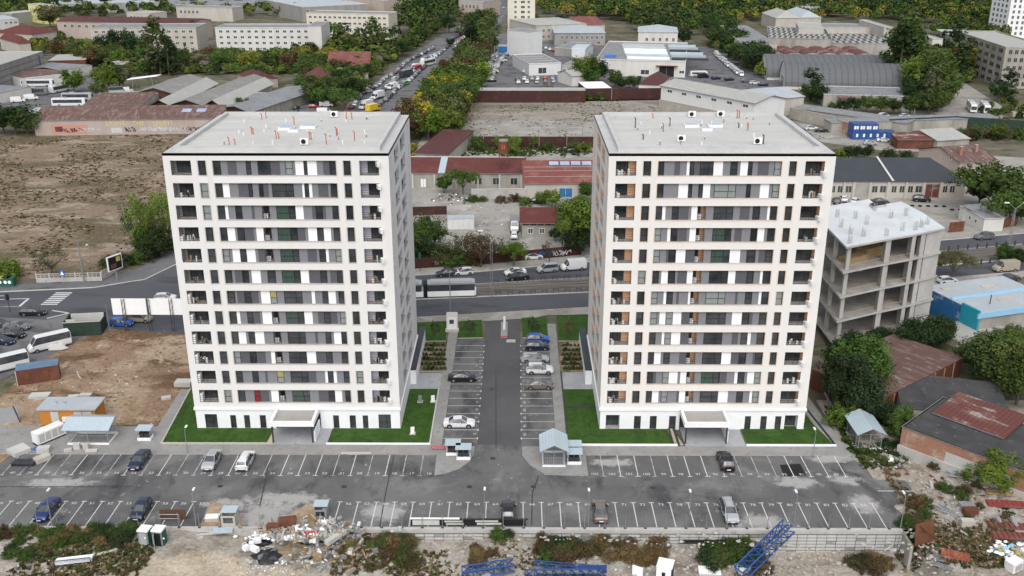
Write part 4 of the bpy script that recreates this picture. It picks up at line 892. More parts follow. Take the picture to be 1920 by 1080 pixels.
# ---- rusty cabins, blue site containers, lane walls
for i,(a,b,n,z,lab) in enumerate([((1598,262),(1662,262),5,0,0),((1598,262),(1645,262),4,2.6,0),((1662,262.5),(1679,263),1,0,0)]):
    A=P(*a); B=P(*b); d=(B-A)/n
    for k in range(n):
        o=A+d*k; w_=d.length-.06; pos=['leftmost','second','third','fourth','fifth'][k]
        lab=(f'{pos} blue site container in the {"upper" if z else "lower"} row beside the lane') if i<2 else 'single blue site container standing right of the stacked ones'
        t=thing('site_container',lab,'container',(o.x,o.y,z+(.02 if z else 0)),math.atan2(d.y,d.x),'blue site containers beside the lane')
        q=MB(); q.box(0,w_,0,5.5,0,2.5,'container_blue'); q.build('body',parent=t)
        q=MB(); q.box(-.02,w_+.02,-.03,5.53,2.5,2.56,'crane_blue'); q.build('roof',parent=t)
        q=MB(); q.box(w_*.5,w_*.8,-.05,-.005,.9,2.0,'frame_white'); q.build('window',parent=t)
        if z: q=MB(); q.box(w_*.08,w_*.42,-.05,-.005,.9,2.0,'frame_white'); q.build('window',parent=t)
t,L,D=bld('open_carport','long open carport with a flat dark grey roof behind the lane wall',(1490,203),(1700,232),7,3.4,'shed',.4,'wall_dirty','bitumen_grey',eave=.3)
bld('rusty_shed','low shed with a rusty red sheet roof right of the blue containers',(1684,262),(1760,262),6,3,'shed',1,'container_brown','roof_blotched')
bld('rusty_shed','shed with a red band across its pale sheet roof beside the rusty lane sheds',(1758,264),(1818,260),9,3,'shed',1.6,'wall_dirty','roof_pale')
bld('bus_depot_shed','long low shed with a flat dark felt roof along the coach yard',(1560,231),(1872,221),6,3.6,'shed',.3,'wall_dirty','bitumen_grey',eave=.2)
wallseg('lane_wall','old concrete panel wall behind the lane, left of the blue containers',[(1480,222),(1565,242)],4.2,'block_wall',.4)
wallseg('brick_lane_wall','red brick wall beside the blue site containers',[(1567,246),(1600,256)],4.2,'brick_wall',.4)
wallseg('ivy_wall','dark ivy covered wall behind the rusty sheds',[(1665,246),(1790,240),(1930,250)],4.2,'tarpaulin',.6)
# ---- car dealer and workshops
t,L,D=bld('white_box_hall','tall white box hall with a grey roof at the top of the dealer yard',(951,57),(993,61),(953,52),13,'flat',0,'cladding_white','bitumen_grey',par=.4)
t,L,D=bld('dealer_garage','white dealer garage with pale skylight strips on its roof and a dark gate',(992,121),(1052,119),(982,103),5.2,'flat',0,'cladding_white','bitumen_grey',ws=[('F',4.5,8.5,1,.8,3.6,4,'window','glass_dark'),('F',11.5,16.0,1,.05,4.,4,'gate','black','wall_grey')],par=.5)
for k in range(4): q=MB(); q.box(1.5,L-1.5,1.5+k*(D-2)/4,2.3+k*(D-2)/4,5.3,5.45,'canopy_top' if 0 else 'wall_cream'); q.build('skylight',parent=t)
bld('office_annex','low grey annex right of the white dealer garage',(1053,124),(1073,125),(1050,106),3.6,'flat',0,'wall_cream','bitumen_grey',ws=[('F',.5,6,2,.9,2.4,1.3,'window','glass_dark')])
bld('garden_shed','small white shed with a pale gable roof right of the dealer cars',(1073,143),(1100,141),(1078,133),4.4,'gx',1.6,'wall_white','roof_pale')
bld('white_canopy','white flat sheet canopy at the far fence of the vacant plot',(1099,166),(1146,165),(1085,154),3.8,'flat',0,'fence_red','white_panel',par=0,cat='canopy')
bld('long_lean_to','long lean-to with a pale concrete roof running along the dealer fence',(880,170),(1098,170),7,4.8,'flat',0,'fence_red','roof_pale',par=0)
t,L,D=bld('repair_works','wide white repair works with a stepped parapet, dark gate and rows of roof glazing',(1118,113),(1286,117),(1093,78),7,'flat',0,'wall_white','bitumen_grey',ws=[('F',3,9,1,1,3.2,5,'window','glass_dark'),('F',20,26,1,1,3.2,4,'window','glass_dark'),('F',29,37,1,.05,5,7,'gate','black','wall_pink'),('F',38,42,1,1.8,3.2,2.4,'window','glass_dark'),('F',45,55,2,1.,3.4,3.6,'window','glass_dark')],par=.7)
q=MB()
for k in range(6): 
    x0=10+k*2.2; yy=6+k*(D-12)/6; q=MB(); q.box(14-k*1.2,34-k*.8,yy,yy+3.4,7.1,8.0,['white_panel','roof_lightblue','white_panel'][k%3] if k<5 else 'wall_lightgrey'); q.build('roof_light',parent=t)
    q=MB(); q.box(35-k*.6,52-k*1.2,yy,yy+3.2,7.1,8.0,['roof_dark','galvanised','roof_lightblue'][k%3]); q.build('roof_light',parent=t)
q=MB(); q.box(3,8,10,18,7.15,7.5,'sign_blue'); q.build('solar_panel',parent=t)
q=MB(); q.box(28,38,-1.6,-.3,5.1,5.4,'roof_red'); q.build('canopy',parent=t)
q=MB(); q.box(46,56,-1.4,-.3,3.9,4.1,'roof_red'); q.build('canopy',parent=t)
bld('small_red_roof_house','low white house with a brown red hip roof at the corner of the vacant plot',(1198,158),(1238,160),(1206,142),3.4,'hip',3,'wall_white','roof_maroon')
t,L,D=bld('tower_block','tall cream tower block at the top of the photograph beside the boulevard',(951,57),(1003,57),12,0.01,'flat',0,'wall_tower_cream','bitumen_grey',ground=True) if 0 else (None,0,0)
A=P(952,62);B=P(1003,62); t=thing('tower_block','narrow cream tower block with small paired windows beside the far boulevard','tower block',(A.x,A.y,0)); L=B.x-A.x; H=40
q=MB(); q.box(0,L,0,14,-.1,H,'wall_tower_cream'); q.build('wall',parent=t); q=MB(); q.box(-.3,L+.3,-.3,14.3,H,H+.8,'bitumen_grey'); q.build('roof',parent=t)
for k in range(11):
    z=3+k*3.1
    for u,w_ in ((.24,1.6),(.48,2.6),(.72,1.6)): wins(t,L,14,[('F',u*L,u*L+w_,1,z,z+1.7,w_,'window','glass_dark')])
bld('cream_office','cream office building with a pale roof behind the tower block',(1006,48),(1100,44),(1005,34),9,'hip',1.4,'wall_cream','roof_pale',ws=[('F',3,34,9,1.5,3.2,1.6),('F',3,34,9,5,6.8,1.6)])
bld('red_roof_office','cream building with a red tiled roof in front of the far wood',(1086,47),(1134,46),(1085,34),7,'gx',3,'wall_cream','roof_faded_red',ws=[('F',2,22,6,3,5,1.8)])
bld('grey_office','grey two storey office with a pale metal hip roof above the repair works',(1040,62),(1135,62),(1042,50),7,'hip',2.2,'wall_grey','roof_metal',ws=[('F',3,38,12,3.6,5.4,1.5),('F',3,38,6,.8,2.4,1.8)])
bld('white_pavilion','white pavilion with a pale metal hip roof in front of the far wood',(1197,60),(1271,61),(1200,50),9,'hip',2.6,'wall_white','roof_metal',ws=[('F',3,30,7,4,6.,1.5)])
bld('low_yard_shed','low grey shed in front of the grey two storey office',(1040,90),(1075,92),(1042,78),4,'flat',0,'wall_grey','bitumen_grey')
bld('container_office','white gabled store in front of the repair works yard',(1072,92),(1097,93),(1074,84),4.5,'bx',1.2,'cladding_white','roof_lightblue')
# ---- long white hall with stone base
A=P(1239,185,1.8);B=P(1424,214,1.8)
t,L,D=bld('long_white_hall','long white panel hall with a pale roof on a stone base above the plot',(1240,160),(1416,193),(1262,147),8.6,'gx',1.8,'cladding_white','roof_pale',ws=[('F',1,62,8,6.4,7.5,2.6,'window','glass_dark')],eave=.7)
q=MB(); q.box(-.3,L+.3,-.5,-.02,0,3.2,'block_wall'); q.build('stone_base',parent=t)
t,L,D=bld('brick_annex','small old brick annex at the end of the long white hall',(1405,181),(1455,182),(1420,172),7,'flat',0,'brick_wall','roof_pale',ws=[('F',3,6,1,3,5,1.6,'window','glass_dark')],par=.5)
bld('pale_hall','pale yellow hall with a light blue roof between the brick annex and the poplar',(1430,189),(1508,181),(1400,168),6.5,'gx',2,'wall_cream','roof_metal')
# ---- twin barrel vaulted halls
for (a,b,bk,lab,extra) in (((1472,167),(1712,173),(1438,149),'nearer of the two barrel vaulted halls with dark corrugated roofs',0),((1438,150),(1684,153),(1405,134),'farther of the two barrel vaulted halls with dark corrugated roofs',1)):
    t,L,D=bld('barrel_hall',lab,a,b,bk,1.2,'bx',8.8,'wall_white','barrel',group='barrel vaulted halls',ground=True)
    q=MB()
    for i in range(1,7):
        yy=D*i/7; hh=1.2+8.8*math.sin(math.pi*i/7)*.92; q=MB(); q.box(-.12,-.01,yy-.25,yy+.25,.1,hh,'wall_white'); q.build('mullion',parent=t)
    q=MB(); q.box(-.1,-.02,D*.3,D*.7,.3,3.6,'glass_far'); q.build('gate',parent=t)
    q=MB(); n=12; pts=[(-.07,D/2-math.cos(math.pi*i/n)*D*.38,4.7+math.sin(math.pi*i/n)*3.8) for i in range(n+1)]; q.face(pts,'wall_lightgrey'); q.build('window',parent=t)
t,L,D=bld('felt_roof_works','low works with a flat dark felt roof in front of the barrel halls',(1545,178),(1706,182),(1540,162),4.5,'flat',0,'wall_dirty','bitumen_grey',ws=[('F',34,47,5,1,3.4,1.3,'window','glass_dark')],par=.4)
bld('red_shed','rusty red sheet roof shed right of the tall poplar',(1580,188),(1612,188),8,3.5,'shed',1,'wall_dirty','roof_blotched')
# ---- old factory with studded roofs
t,L,D=bld('factory_wing','long cream factory wing with a grey roof along the east street',(1347,49),(1394,83),17,9,'flat',0,'wall_cream','bitumen_grey',ws=[('F',2,400,28,5.4,7.2,2.6,'window','glass_far'),('R',2,16,5,5,7,1.6,'window','glass_far'),('F',4,400,18,1.6,3.4,2.6,'window','glass_far')],par=.3)
def studded(label,a,b,bk,h,nx,ny,wall):
    t,L,D=bld('factory_hall',label,a,b,bk,h,'flat',0,wall,'roof_dark',par=.5); g=MB()
    for i in range(nx):
        for j in range(ny):
            x=(i+.5+.25*(j%2))*L/(nx+.5); y=(j+.5)*D/ny; g=MB(); g.prism([(x-L/nx*.25,y-D/ny*.2),(x+L/nx*.25,y-D/ny*.2),(x+L/nx*.25,y+D/ny*.2),(x-L/nx*.25,y+D/ny*.2)],h+.12,h+.5,'wall_grey',top='wall_lightgrey'); g.build('skylight',parent=t)
    return t,L,D
studded('factory hall with a dark roof studded with pale skylights, left of the cream stair block',(1441,72),(1560,75),(1392,50),8.5,11,9,'wall_dirty')
studded('farther factory hall with a dark studded roof behind the poplars',(1560,82),(1690,83),(1555,63),6,10,9,'wall_dirty')
bld('stair_block','cream stair block standing on top of the factory halls',(1498,52),(1545,53),(1502,43),12,'flat',0,'wall_cream','roof_pale')
bld('factory_ridge','long narrow cream factory wing behind the studded roofs',(1545,52),(1668,53),(1546,45),9.5,'flat',0,'wall_cream','bitumen_grey')
bld('stair_block','cream stair tower at the right end of the factory',(1658,52),(1675,52),(1660,38),12,'flat',0,'wall_cream','roof_pale')
t,L,D=bld('rippled_hall','row of shallow red vaults with flaking white patches between factory and barrel halls',(1440,107),(1640,108),(1440,93),5,'flat',0,'wall_cream','roof_blotched',par=0)
for k in range(6):
    q=MB(); W_=L/6
    n=8
    for i in range(n):
        a0,a1=math.pi*i/n,math.pi*(i+1)/n; x0=W_*k+W_/2-math.cos(a0)*W_*.49; x1=W_*k+W_/2-math.cos(a1)*W_*.49
        q.face([(x0,0,5.13+math.sin(a0)*2),(x1,0,5.13+math.sin(a1)*2),(x1,D,5.13+math.sin(a1)*2),(x0,D,5.13+math.sin(a0)*2)],'roof_blotched')
    q.face([(W_*k+W_/2-math.cos(math.pi*i/n)*W_*.49,0,5.13+math.sin(math.pi*i/n)*2) for i in range(n+1)],'wall_dirty')
    q.build('vault',parent=t)
# ---- right edge: concrete school like building, white tower, others
def gridblock(name,label,a,b,bk,h,nf,floors,nl,wall,rmat,glass='glass_dark',z0=1.2,cat='building',ww=.62):
    t,L,D=bld(name,label,a,b,bk,h,'flat',0,wall,rmat,par=.7,cat=cat); fh=h/floors; ws=[]
    for k in range(floors):
        ws.append(('F',1,L-1,nf,k*fh+fh*.3,k*fh+fh*.85,(L-2)/nf*ww,'window',glass,wall))
        if nl: ws.append(('L',1,D-1,nl,k*fh+fh*.3,k*fh+fh*.85,(D-2)/nl*ww,'window',glass,wall))
    wins(t,L,D,ws); return t,L,D
gridblock('concrete_shell','abandoned concrete building with empty window openings at the right edge',(1886,91),(1975,92),(1832,60),17,7,5,8,'wall_dirty','roof_pale')
def high_rise():
    A=P(1884,72); B=P(2010,72); L=(B-A).length; t=thing('white_high_rise','white high rise with dark windows in the top right corner','tower block',(A.x,A.y,0)); q=MB(); q.box(0,L,0,25,-.1,60,'white_plaster'); q.build('wall',parent=t); q=MB(); q.box(-.1,L+.1,-.1,25.1,60,61,'bitumen_grey'); q.build('roof',parent=t)
    wins(t,L,25,[('F',1,L-1,12,2+3.2*k,4+3.2*k,1.5,'window','glass_dark') for k in range(8)]+[('L',2,23,4,2+3.2*k,4+3.2*k,2.5,'window','glass_dark') for k in range(8)])
high_rise()
bld('grey_annex','grey two storey annex with a pale roof left of the abandoned concrete building',(1792,72),(1850,73),(1795,57),8,'flat',0,'wall_grey','roof_metal',ws=[('F',2,26,6,4,6,1.6),('F',2,26,6,1,3,1.6)])
bld('white_annex','small white building beside the dark cypress at the right',(1749,74),(1768,74),(1750,62),9,'flat',0,'wall_white','roof_pale')
bld('far_house','far house with a pale hip roof half hidden by the wood',(1455,34),(1500,34),(1455,24),8,'hip',4,'wall_cream','roof_pale')
bld('far_house','far house with a blue grey hip roof at the edge of the wood',(1500,33),(1540,33),(1501,22),7,'hip',4,'wall_cream','roof_metal')
# ---- left: four storey blocks
def slabblock(label,a,b,bk,h,n,floors,wall,rmat='bitumen_grey',nr=3):
    t,L,D=bld('slab_block',label,a,b,bk,h,'flat',0,wall,rmat,par=.5,cat='apartment block',group='low apartment blocks left of the boulevard'); fh=(h-.6)/floors; ws=[]
    for k in range(floors): ws.append(('F',1,L-1,n,.6+k*fh+.7,.6+k*fh+2.1,1.9,'window','glass_dark' if 0 else 'glass_far')); ws.append(('R',1.5,D-1.5,nr,.6+k*fh+.7,.6+k*fh+2.1,1.2,'window'))
    wins(t,L,D,ws); return t,L,D
slabblock('white four storey block with a grey roof, middle of the left hand row',(403,53),(583,53),(404,46),13,13,4,'wall_white',nr=1)
bld('end_bay','white windowless stair end at the right of the middle slab block',(577,50),(602,50),(578,41),15,'flat',0,'wall_white','bitumen_grey')
slabblock('cream four storey block half hidden by dark trees left of the middle slab block',(169,54),(367,53),(170,46),13,14,4,'wall_cream')
slabblock('white slab block with paired small windows beside the boulevard wood',(574,25),(728,28),(575,20),14.5,16,4,'wall_tower_cream',nr=1)
bld('long_pink_block','long pale pink block with a brown roof behind the cream block',(106,40),(360,45),(108,32),10,'gx',2,'wall_pink','roof_maroon',ws=[('F',3,80,16,6.4,8.4,2)])
bld('red_roof_cottage','red tiled house at the left edge with a small yard',(0,72),(36,82),(-4,64),6,'hip',3.5,'wall_cream','roof_red',ws=[('F',1,10,3,1.5,3,1.2)])
bld('red_roof_cottage','red roofed house left of the pale pink block',(60,65),(112,58),(60,52),5,'hip',4,'wall_cream','roof_red')
for (a,b,bk,h,wl,rm,lab) in [((330,14),(435,16),(332,10),9,'wall_cream','bitumen_grey','far cream hall at the top left between poplars'),((237,24),(281,26),(238,19),9,'wall_cream','roof_pale','small far cream house above the cream block'),
    ((52,8),(85,12),(53,4),12,'wall_yellow','roof_pale','yellow warehouse at the top left'),((0,25),(22,26),(-2,18),7,'wall_grey','roof_metal','grey blue hall at the far left edge'),((0,38),(34,36),(-2,30),6,'wall_lightgrey','roof_metal','low blue grey dealership at the left edge'),
    ((330,10),(560,2),(330,-6),8,'wall_grey','bitumen_grey','very long dark roofed warehouse at the top'),((567,14),(690,8),(567,-2),10,'wall_grey','roof_metal','vaulted grey hall behind the paired window block'),((640,-4),(720,2),(640,-12),12,'wall_pink','roof_pale','pale pink hall at the top beside the wood'),
    ((90,8),(300,4),(90,-6),7,'wall_grey','roof_metal','long pale roofed warehouse at the top left'),((1490,12),(1528,14),(1490,5),8,'wall_white','roof_metal','small white hall inside the far wood'),((860,2),(905,4),(862,-4),11,'wall_pink','bitumen_grey','pink office left of the far boulevard')]:
    bld('far_hall',lab,a,b,bk,h,'flat',0,wl,rm,par=.4,ws=[('F',2,18,5,h*.55,h*.8,1.8)],group=None)
# grey warehouse at the left with horizontal cladding
t,L,D=bld('grey_warehouse','big grey clad warehouse with a pale weathered roof at the left edge',(-75,146),(80,97),(-80,110),10,'flat',0,'wall_grey','roof_pale',par=.3)
for k in (1,2,3): q=MB(); q.box(-.05,L+.02,-.06,-.01,k*2.5-.08,k*2.5+.08,'metal_dark'); q.build('cladding_joint',parent=t)
q=MB(); q.box(L-5.5,L-4.4,-.08,-.01,1,9,'glass_dark'); q.build('window_strip',parent=t)
for x,w_ in ((10,4),(24,5),(36,3),(52,5),(20,4),(44,4)): q=MB(); q.box(x,x+w_,D*.3+x*.1,D*.3+x*.1+3,10.1,10.5,'wall_lightgrey'); q.build('roof_light',parent=t)
bld('lean_to','low shed with a weathered brown roof along the coach depot',(42,146),(128,136),(80,127),4.2,'flat',0,'wall_white','roof_rust',ws=[('F',25,32,3,.1,3,2.,'door','black')],par=0)
bld('lean_to','low shed with a grey felt roof beside the coach depot trees',(118,132),(172,122),(92,118),4.2,'flat',0,'wall_white','bitumen_grey',par=0)
bld('dark_shed','shed with a weathered pale roof behind the coach depot',(90,114),(160,112),(96,103),4.5,'flat',0,'container_brown','roof_pale',par=0)
bld('white_store','long white store behind the dark depot trees',(205,118),(240,117),(205,110),4,'flat',0,'wall_lightgrey','roof_pale',par=.2)
t,L,D=bld('lean_to','flat dark blue grey shed in front of the coaches at the left edge',(-60,188),(58,163),(-60,160),4,'flat',0,'wall_white','bitumen_grey',par=0)
# graffiti hall
t,L,D=bld('graffiti_hall','long pink rendered hall with a rusty barrel roof and yellow graffiti lettering',(62,226),(414,222),9.5,5.2,'shed',2.8,'wall_pink','roof_rust',eave=.3)
def wall_text(s,px,size,m,z,adv=None):
    A=t.location; u=P(px,238,2.5).x-A.x
    g=MB(); text_mesh(s,size,m,g,(0,0,0),0,R(90),.01); return g.build('graffiti_lettering',parent=t,loc=(u,-.05,z))
wall_text('LIGHT',220,2.4,'graffiti_yellow',3.9); wall_text('THE',262,2.2,'graffiti_yellow',3.8); wall_text('SPLIFF!',306,2.3,'graffiti_yellow',3.7)
def gface(px0,px1,z0,z1,m,nm='graffiti'):
    u0=P(px0,240,2).x-t.location.x; u1=P(px1,240,2).x-t.location.x; q=MB(); q.box(u0,u1,-.03,-.012,z0,z1,m); return q.build(nm,parent=t)
gface(104,170,.4,3.6,'graffiti_pink','painted_patch'); gface(212,232,.6,2.4,'wall_lightgrey','painted_patch')
gface(110,124,1.2,3.,'graffiti_maroon'); 
for s_,px,w_,m in ((1,131,3.6,'graffiti_black'),(2,143,3.6,'graffiti_black'),(3,160,4.5,'graffiti_white'),(4,176,4.,'graffiti_white'),(5,240,4.,'graffiti_black'),(6,266,6,'graffiti_white'),(7,284,6,'graffiti_white'),(8,304,5,'graffiti_white'),(9,322,6,'graffiti_white'),(10,347,5,'graffiti_black'),(11,270,5,'graffiti_white'),(12,295,6,'graffiti_white')):
    scrawl(t,s_,w_,1.9,m,(P(px,243,1).x-t.location.x,-.04,.7),0)
s=2.8/D
for px in (334,362): u=P(px,212,8).x-t.location.x; y0=D*.48; q=MB(); q.face([(u-1.5,y0,5.4+s*y0),(u+1.7,y0,5.4+s*y0),(u+1.7,y0+D*.25,5.4+s*y0*1+s*D*.25),(u-1.5,y0+D*.25,5.4+s*y0+s*D*.25)],'skylight_glass'); q.build('skylight',parent=t)
bld('pale_gable','short pale end wall with a white roof left of the graffiti hall',(40,214),(64,214),(46,202),5,'flat',0,'wall_white','roof_metal',par=0)
bld('low_hall','low hall with a rusty striped roof behind the graffiti hall',(156,198),(268,196),(175,180),5.5,'shed',1,'wall_dirty','roof_rust')
bld('low_hall','low hall with a grey felt roof behind the rusty striped one',(185,182),(283,182),(200,172),4.5,'flat',0,'wall_dirty','roof_pale',par=0)
for i,(a,b,bk) in enumerate([((252,171),(330,173),(318,146)),((280,194),(325,195),(365,153)),((317,193),(392,195),(440,147)),((385,193),(420,196),(478,152)),((420,196),(470,205),(535,160))]):
    # diagonal sheds: ridge runs away to the upper right
    A=P(*a,5);B=P(*b,5);C=P(*bk,5); t,L,D=(None,0,0)
    lab=['leftmost','second from the left','middle','fourth from the left','rightmost'][i]+' of the five grey gabled storage sheds behind the left tower'
    th=thing('gabled_shed',lab,'shed',(A.x,A.y,0),0,'grey gabled storage sheds'); bx=B-A; cx=C-A; H=4.2; rr=2.4 if i<4 else 1.2
    Q=lambda u,v,z:(bx.x*u+cx.x*v,bx.y*u+cx.y*v,z)
    w=MB()
    for u in (0,1): w.face([Q(u,0,0),Q(u,1,0),Q(u,1,H),Q(u,0,H)],'wall_dirty')
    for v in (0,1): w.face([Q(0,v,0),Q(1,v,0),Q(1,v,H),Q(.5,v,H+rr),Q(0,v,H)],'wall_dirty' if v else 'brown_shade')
    w.build('wall',parent=th); r=MB()
    for u0 in (-.06,1.06): r.face([Q(u0,-.04,H-.1),Q(.5,-.04,H+rr+.1),Q(.5,1.04,H+rr+.1),Q(u0,1.04,H-.1)],['roof_grey','roof_pale'][i%2] if i<4 else 'bitumen_grey')
    r.build('roof',parent=th)
bld('flat_garage','low garage with a grey flat roof right of the gabled sheds',(470,197),(537,178),(478,158),4,'flat',0,'wall_lightgrey','bitumen_grey',par=.3)
bld('petrol_canopy','tilted white canopy on thin posts among the sheds',(243,150),(280,146),5,7,'flat',0,'white_panel','white_panel',par=0) if 0 else None
A=P(246,178); t=thing('white_canopy','tilted white sheet canopy on thin posts left of the gabled sheds','canopy',(A.x,A.y,0),R(-2)); q=MB(); q.box(-1,12,0,5,7,7.2,'white_panel',tilt=.12); q.build('roof',parent=t)
for x,y in ((1,.5),(9.5,.5),(1,4.5),(9.5,4.5)): q=MB(); q.tube((x,y,0),(x,y,7.0+.12*(x-5)),.12,'metal_grey'); q.build('post',parent=t)
# red roof houses left of the boulevard
bld('red_roof_house','large house with a russet tiled gable roof beside the boulevard trees',(610,138),(690,137),(616,107),4,'gx',6,'wall_dirty','roof_faded_red',ws=[('F',2,20,5,1.2,2.8,1.3)])
bld('red_roof_house','smaller house with a red hip roof in front of the russet one',(575,160),(632,158),(583,140),5,'hip',4.5,'wall_cream','roof_red',ws=[('F',2,13,4,1.2,2.8,1.3)])
bld('red_roof_house','low brown roofed house behind the large russet one',(640,110),(700,112),(640,103),4,'gx',2,'wall_dirty','roof_maroon')
bld('gabled_house','brick house with a low maroon roof at the end of the sheds row',(478,150),(520,146),(480,136),4,'hip',2.5,'wall_pink','roof_maroon')
bld('allotment_shed','long low shed with a rusty roof and one pale blue sheet',(255,117),(345,119),(257,105),3.2,'gx',2,'wall_dirty','roof_rust')
bld('allotment_shed','shed with a light blue metal roof among the trees',(342,115),(380,116),(344,105),3.5,'shed',1,'wall_dirty','roof_lightblue')
bld('allotment_house','house with a rusty gable roof among the yellow trees',(380,118),(450,110),(400,97),4,'gx',2.5,'wall_cream','roof_rust')
# ---- unfinished concrete frame
ZS=19.5; A=Vector(P(1587,463,ZS)); Bc=Vector(P(1772,427,ZS)); Cc=Vector(P(1541,411,ZS))
t=thing('unfinished_building','bare concrete frame of an unfinished four storey building right of the right tower','building',(A.x,A.y,0))
e1=(Bc-A); e2=(Cc-A)*1.02
Q=lambda u,v,z:(e1.x*u+e2.x*v,e1.y*u+e2.y*v,z)
FH=4.4
for k in range(5):
    z=k*FH+1.9; q=MB(); pts=[Q(0,0,0),Q(.35,.0,0),Q(.7,-.02,0),Q(1,0,0),Q(.97,.6,0),Q(.9,1.12,0),Q(.62,1.12,0),Q(.62,1.4,0),Q(-.03,1.4,0)]
    q.prism([(p[0],p[1]) for p in pts],z-.35,z,'raw_concrete',top='slab_roof_pale' if k==4 else 'slab_floor',bottom=True); q.build('floor_slab',parent=t)
    if k<4:
        for j,(u,v,ru,rv) in enumerate([(.05,.07,.018,.022),(.03,.45,.016,.03),(.03,.85,.016,.03),(.43,.06,.026,.04),(.68,.05,.02,.06),(.78,.05,.024,.05),(.35,.6,.02,.04),(.6,.6,.02,.04),(.2,.95,.02,.03),(.9,.5,.03,.04),(.6,1.1,.03,.04),(.15,.4,.01,.03)]):
            q=MB(); q.prism([Q(u-ru,v-rv,0)[:2],Q(u+ru,v-rv,0)[:2],Q(u+ru,v+rv,0)[:2],Q(u-ru,v+rv,0)[:2]],z,z+FH-.35,'raw_concrete'); q.build('column',parent=t)
        q=MB(); q.prism([Q(.82,.02,0)[:2],Q(.985,.02,0)[:2],Q(.985,.07,0)[:2],Q(.82,.07,0)[:2]],z,z+FH-.35,'raw_concrete'); q.build('shear_wall',parent=t)
        q=MB(); q.prism([Q(.955,.08,0)[:2],Q(.985,.08,0)[:2],Q(.975,.45,0)[:2],Q(.945,.45,0)[:2]],z,z+FH-.35,'raw_concrete'); q.build('shear_wall',parent=t)
        q=MB(); q.prism([Q(.5,.95,0)[:2],Q(.7,.95,0)[:2],Q(.7,1.0,0)[:2],Q(.5,1.0,0)[:2]],z,z+FH-.35,'raw_concrete'); q.build('shear_wall',parent=t)
        q=MB(); q.path([Q(.06,.03,z+.9),Q(.38,.03,z+.95)],.04,'wood'); q.path([Q(.44,.02,z+.9),Q(.66,.0,z+.9)],.04,'wood'); q.path([Q(.0,.1,z+.9),Q(-.01,.9,z+.95)],.04,'wood'); q.build('guard_rail',parent=t)
rz_=4*FH+1.9; rr=random.Random(5)
for (u,v) in [(.05,.08),(.13,.35),(.1,.6),(.22,.2),(.42,.1),(.6,.15),(.72,.1),(.8,.15),(.88,.2),(.35,.55),(.3,.8),(.62,.6),(.15,.95),(.55,.95),(.78,.6)]:
    q=MB()
    for dx in (-.25,.0,.25):
        for dy in (-.2,.2): x,y,_=Q(u,v,0); q.tube((x+dx,y+dy,rz_),(x+dx+rr.uniform(-.08,.08),y+dy,rz_+rr.uniform(1.0,1.7)),.03,'metal_grey',n=4)
    q.build('rebar',parent=t)
q=MB(); q.prism([Q(.55,1.02,0)[:2],Q(.7,1.02,0)[:2],Q(.7,1.15,0)[:2],Q(.55,1.15,0)[:2]],rz_,rz_+.5,'raw_concrete',top='black'); q.build('shaft_upstand',parent=t)
for u,v,s in ((.1,.16,1),(.3,.25,1.3)):
    x,y,_=Q(u,v,0); b=thing('timber_stack','stack of yellowish formwork boards on the top storey of the unfinished building, '+('left pile' if s==1 else 'right pile'),'timber',(A.x+x,A.y+y,3*FH+1.9),math.atan2(e1.y,e1.x)+.1,'board stacks on the unfinished building')
    q=MB()
    for k in range(6 if s==1 else 9): q.box(rr.uniform(-.2,.2),4.6+rr.uniform(-.3,.3),rr.uniform(-.1,.1),2.2+rr.uniform(-.1,.1),k*.17,k*.17+.13,'wood')
    q.build('boards',parent=b)
# ---- blue hall
A=P(1833,582,4.6); 
t,L,D=bld('blue_hall','bright blue hall with a grey roof and a teal gable end at the right edge',(1835,588),(1990,566),(1757,534),4.4,'flat',0,'wall_dirty','roof_metal',ws=[('L',4,10,1,1.8,3.2,1.6,'window','glass_dark','skyblue_trim'),('L',14,20,1,1.8,3.2,1.6,'window','glass_dark','skyblue_trim')],par=0)
q=MB(); q.box(-.09,-.02,.05,D,-.05,4.35,'blue_wall'); q.build('blue_wall',parent=t)
q=MB(); q.box(-.25,.15,-.3,D*.28,0,5.0,'teal_wall'); q.build('teal_gable',parent=t)
q=MB(); q.box(-.3,L+.1,-.35,-.06,3.5,4.5,'skyblue_trim'); q.build('fascia',parent=t)
q=MB(); q.box(.2,L,D*.48,D*.52,4.5,4.75,'skyblue_trim'); q.build('gutter',parent=t)
for x,y in ((2,D*.8),(10,D*.7),(8,D*.25),(17,D*.3)): q=MB(); q.box(x,x+3,y,y+1.,4.53,4.62,'wall_cream'); q.build('roof_light',parent=t)
q=MB(); q.tube((5,D*.2,4.5),(5,D*.2,6.3),.1,'metal_dark'); q.build('flue',parent=t)
# ---- rusty roofs lower right, brick building
t,L,D=bld('rust_roof_shed','low building with a rusty corrugated roof behind the wild trees',(1655,747),(1805,672),(1612,655),3.2,'flat',0,'container_brown','roof_rust',par=0)
for k in range(8): q=MB(); q.box(k*L/8+.2,k*L/8+.35,-.12,-.02,0,3.1,'wood'); q.build('stud',parent=t)
t,L,D=bld('brick_warehouse','old brick warehouse with a black tar roof in the lower right corner',(1692,801),(1965,902),(1745,738),4.2,'flat',0,'brick_wall','tar_roof',par=.12)
q=MB(); q.box(-.15,L,-.35,-.02,0,1.5,'raw_concrete'); q.build('plinth',parent=t)
q=MB(); q.box(L*.33,L*.78,-.04,-.012,1.5,3.0,'wall_lightgrey'); q.build('plaster_patch',parent=t)
bld('rust_roof_shed','patch of red tile roof sunk behind the black tar roof',(1755,775),(1880,820),(1800,745),4.5,'shed',.4,'wall_dirty','roof_blotched',par=0)
bld('tar_roof_store','wide low store with a black tar roof between the rusty roofs',(1690,765),(1900,790),(1700,700),3.0,'flat',0,'wall_dirty','tar_roof',par=0)
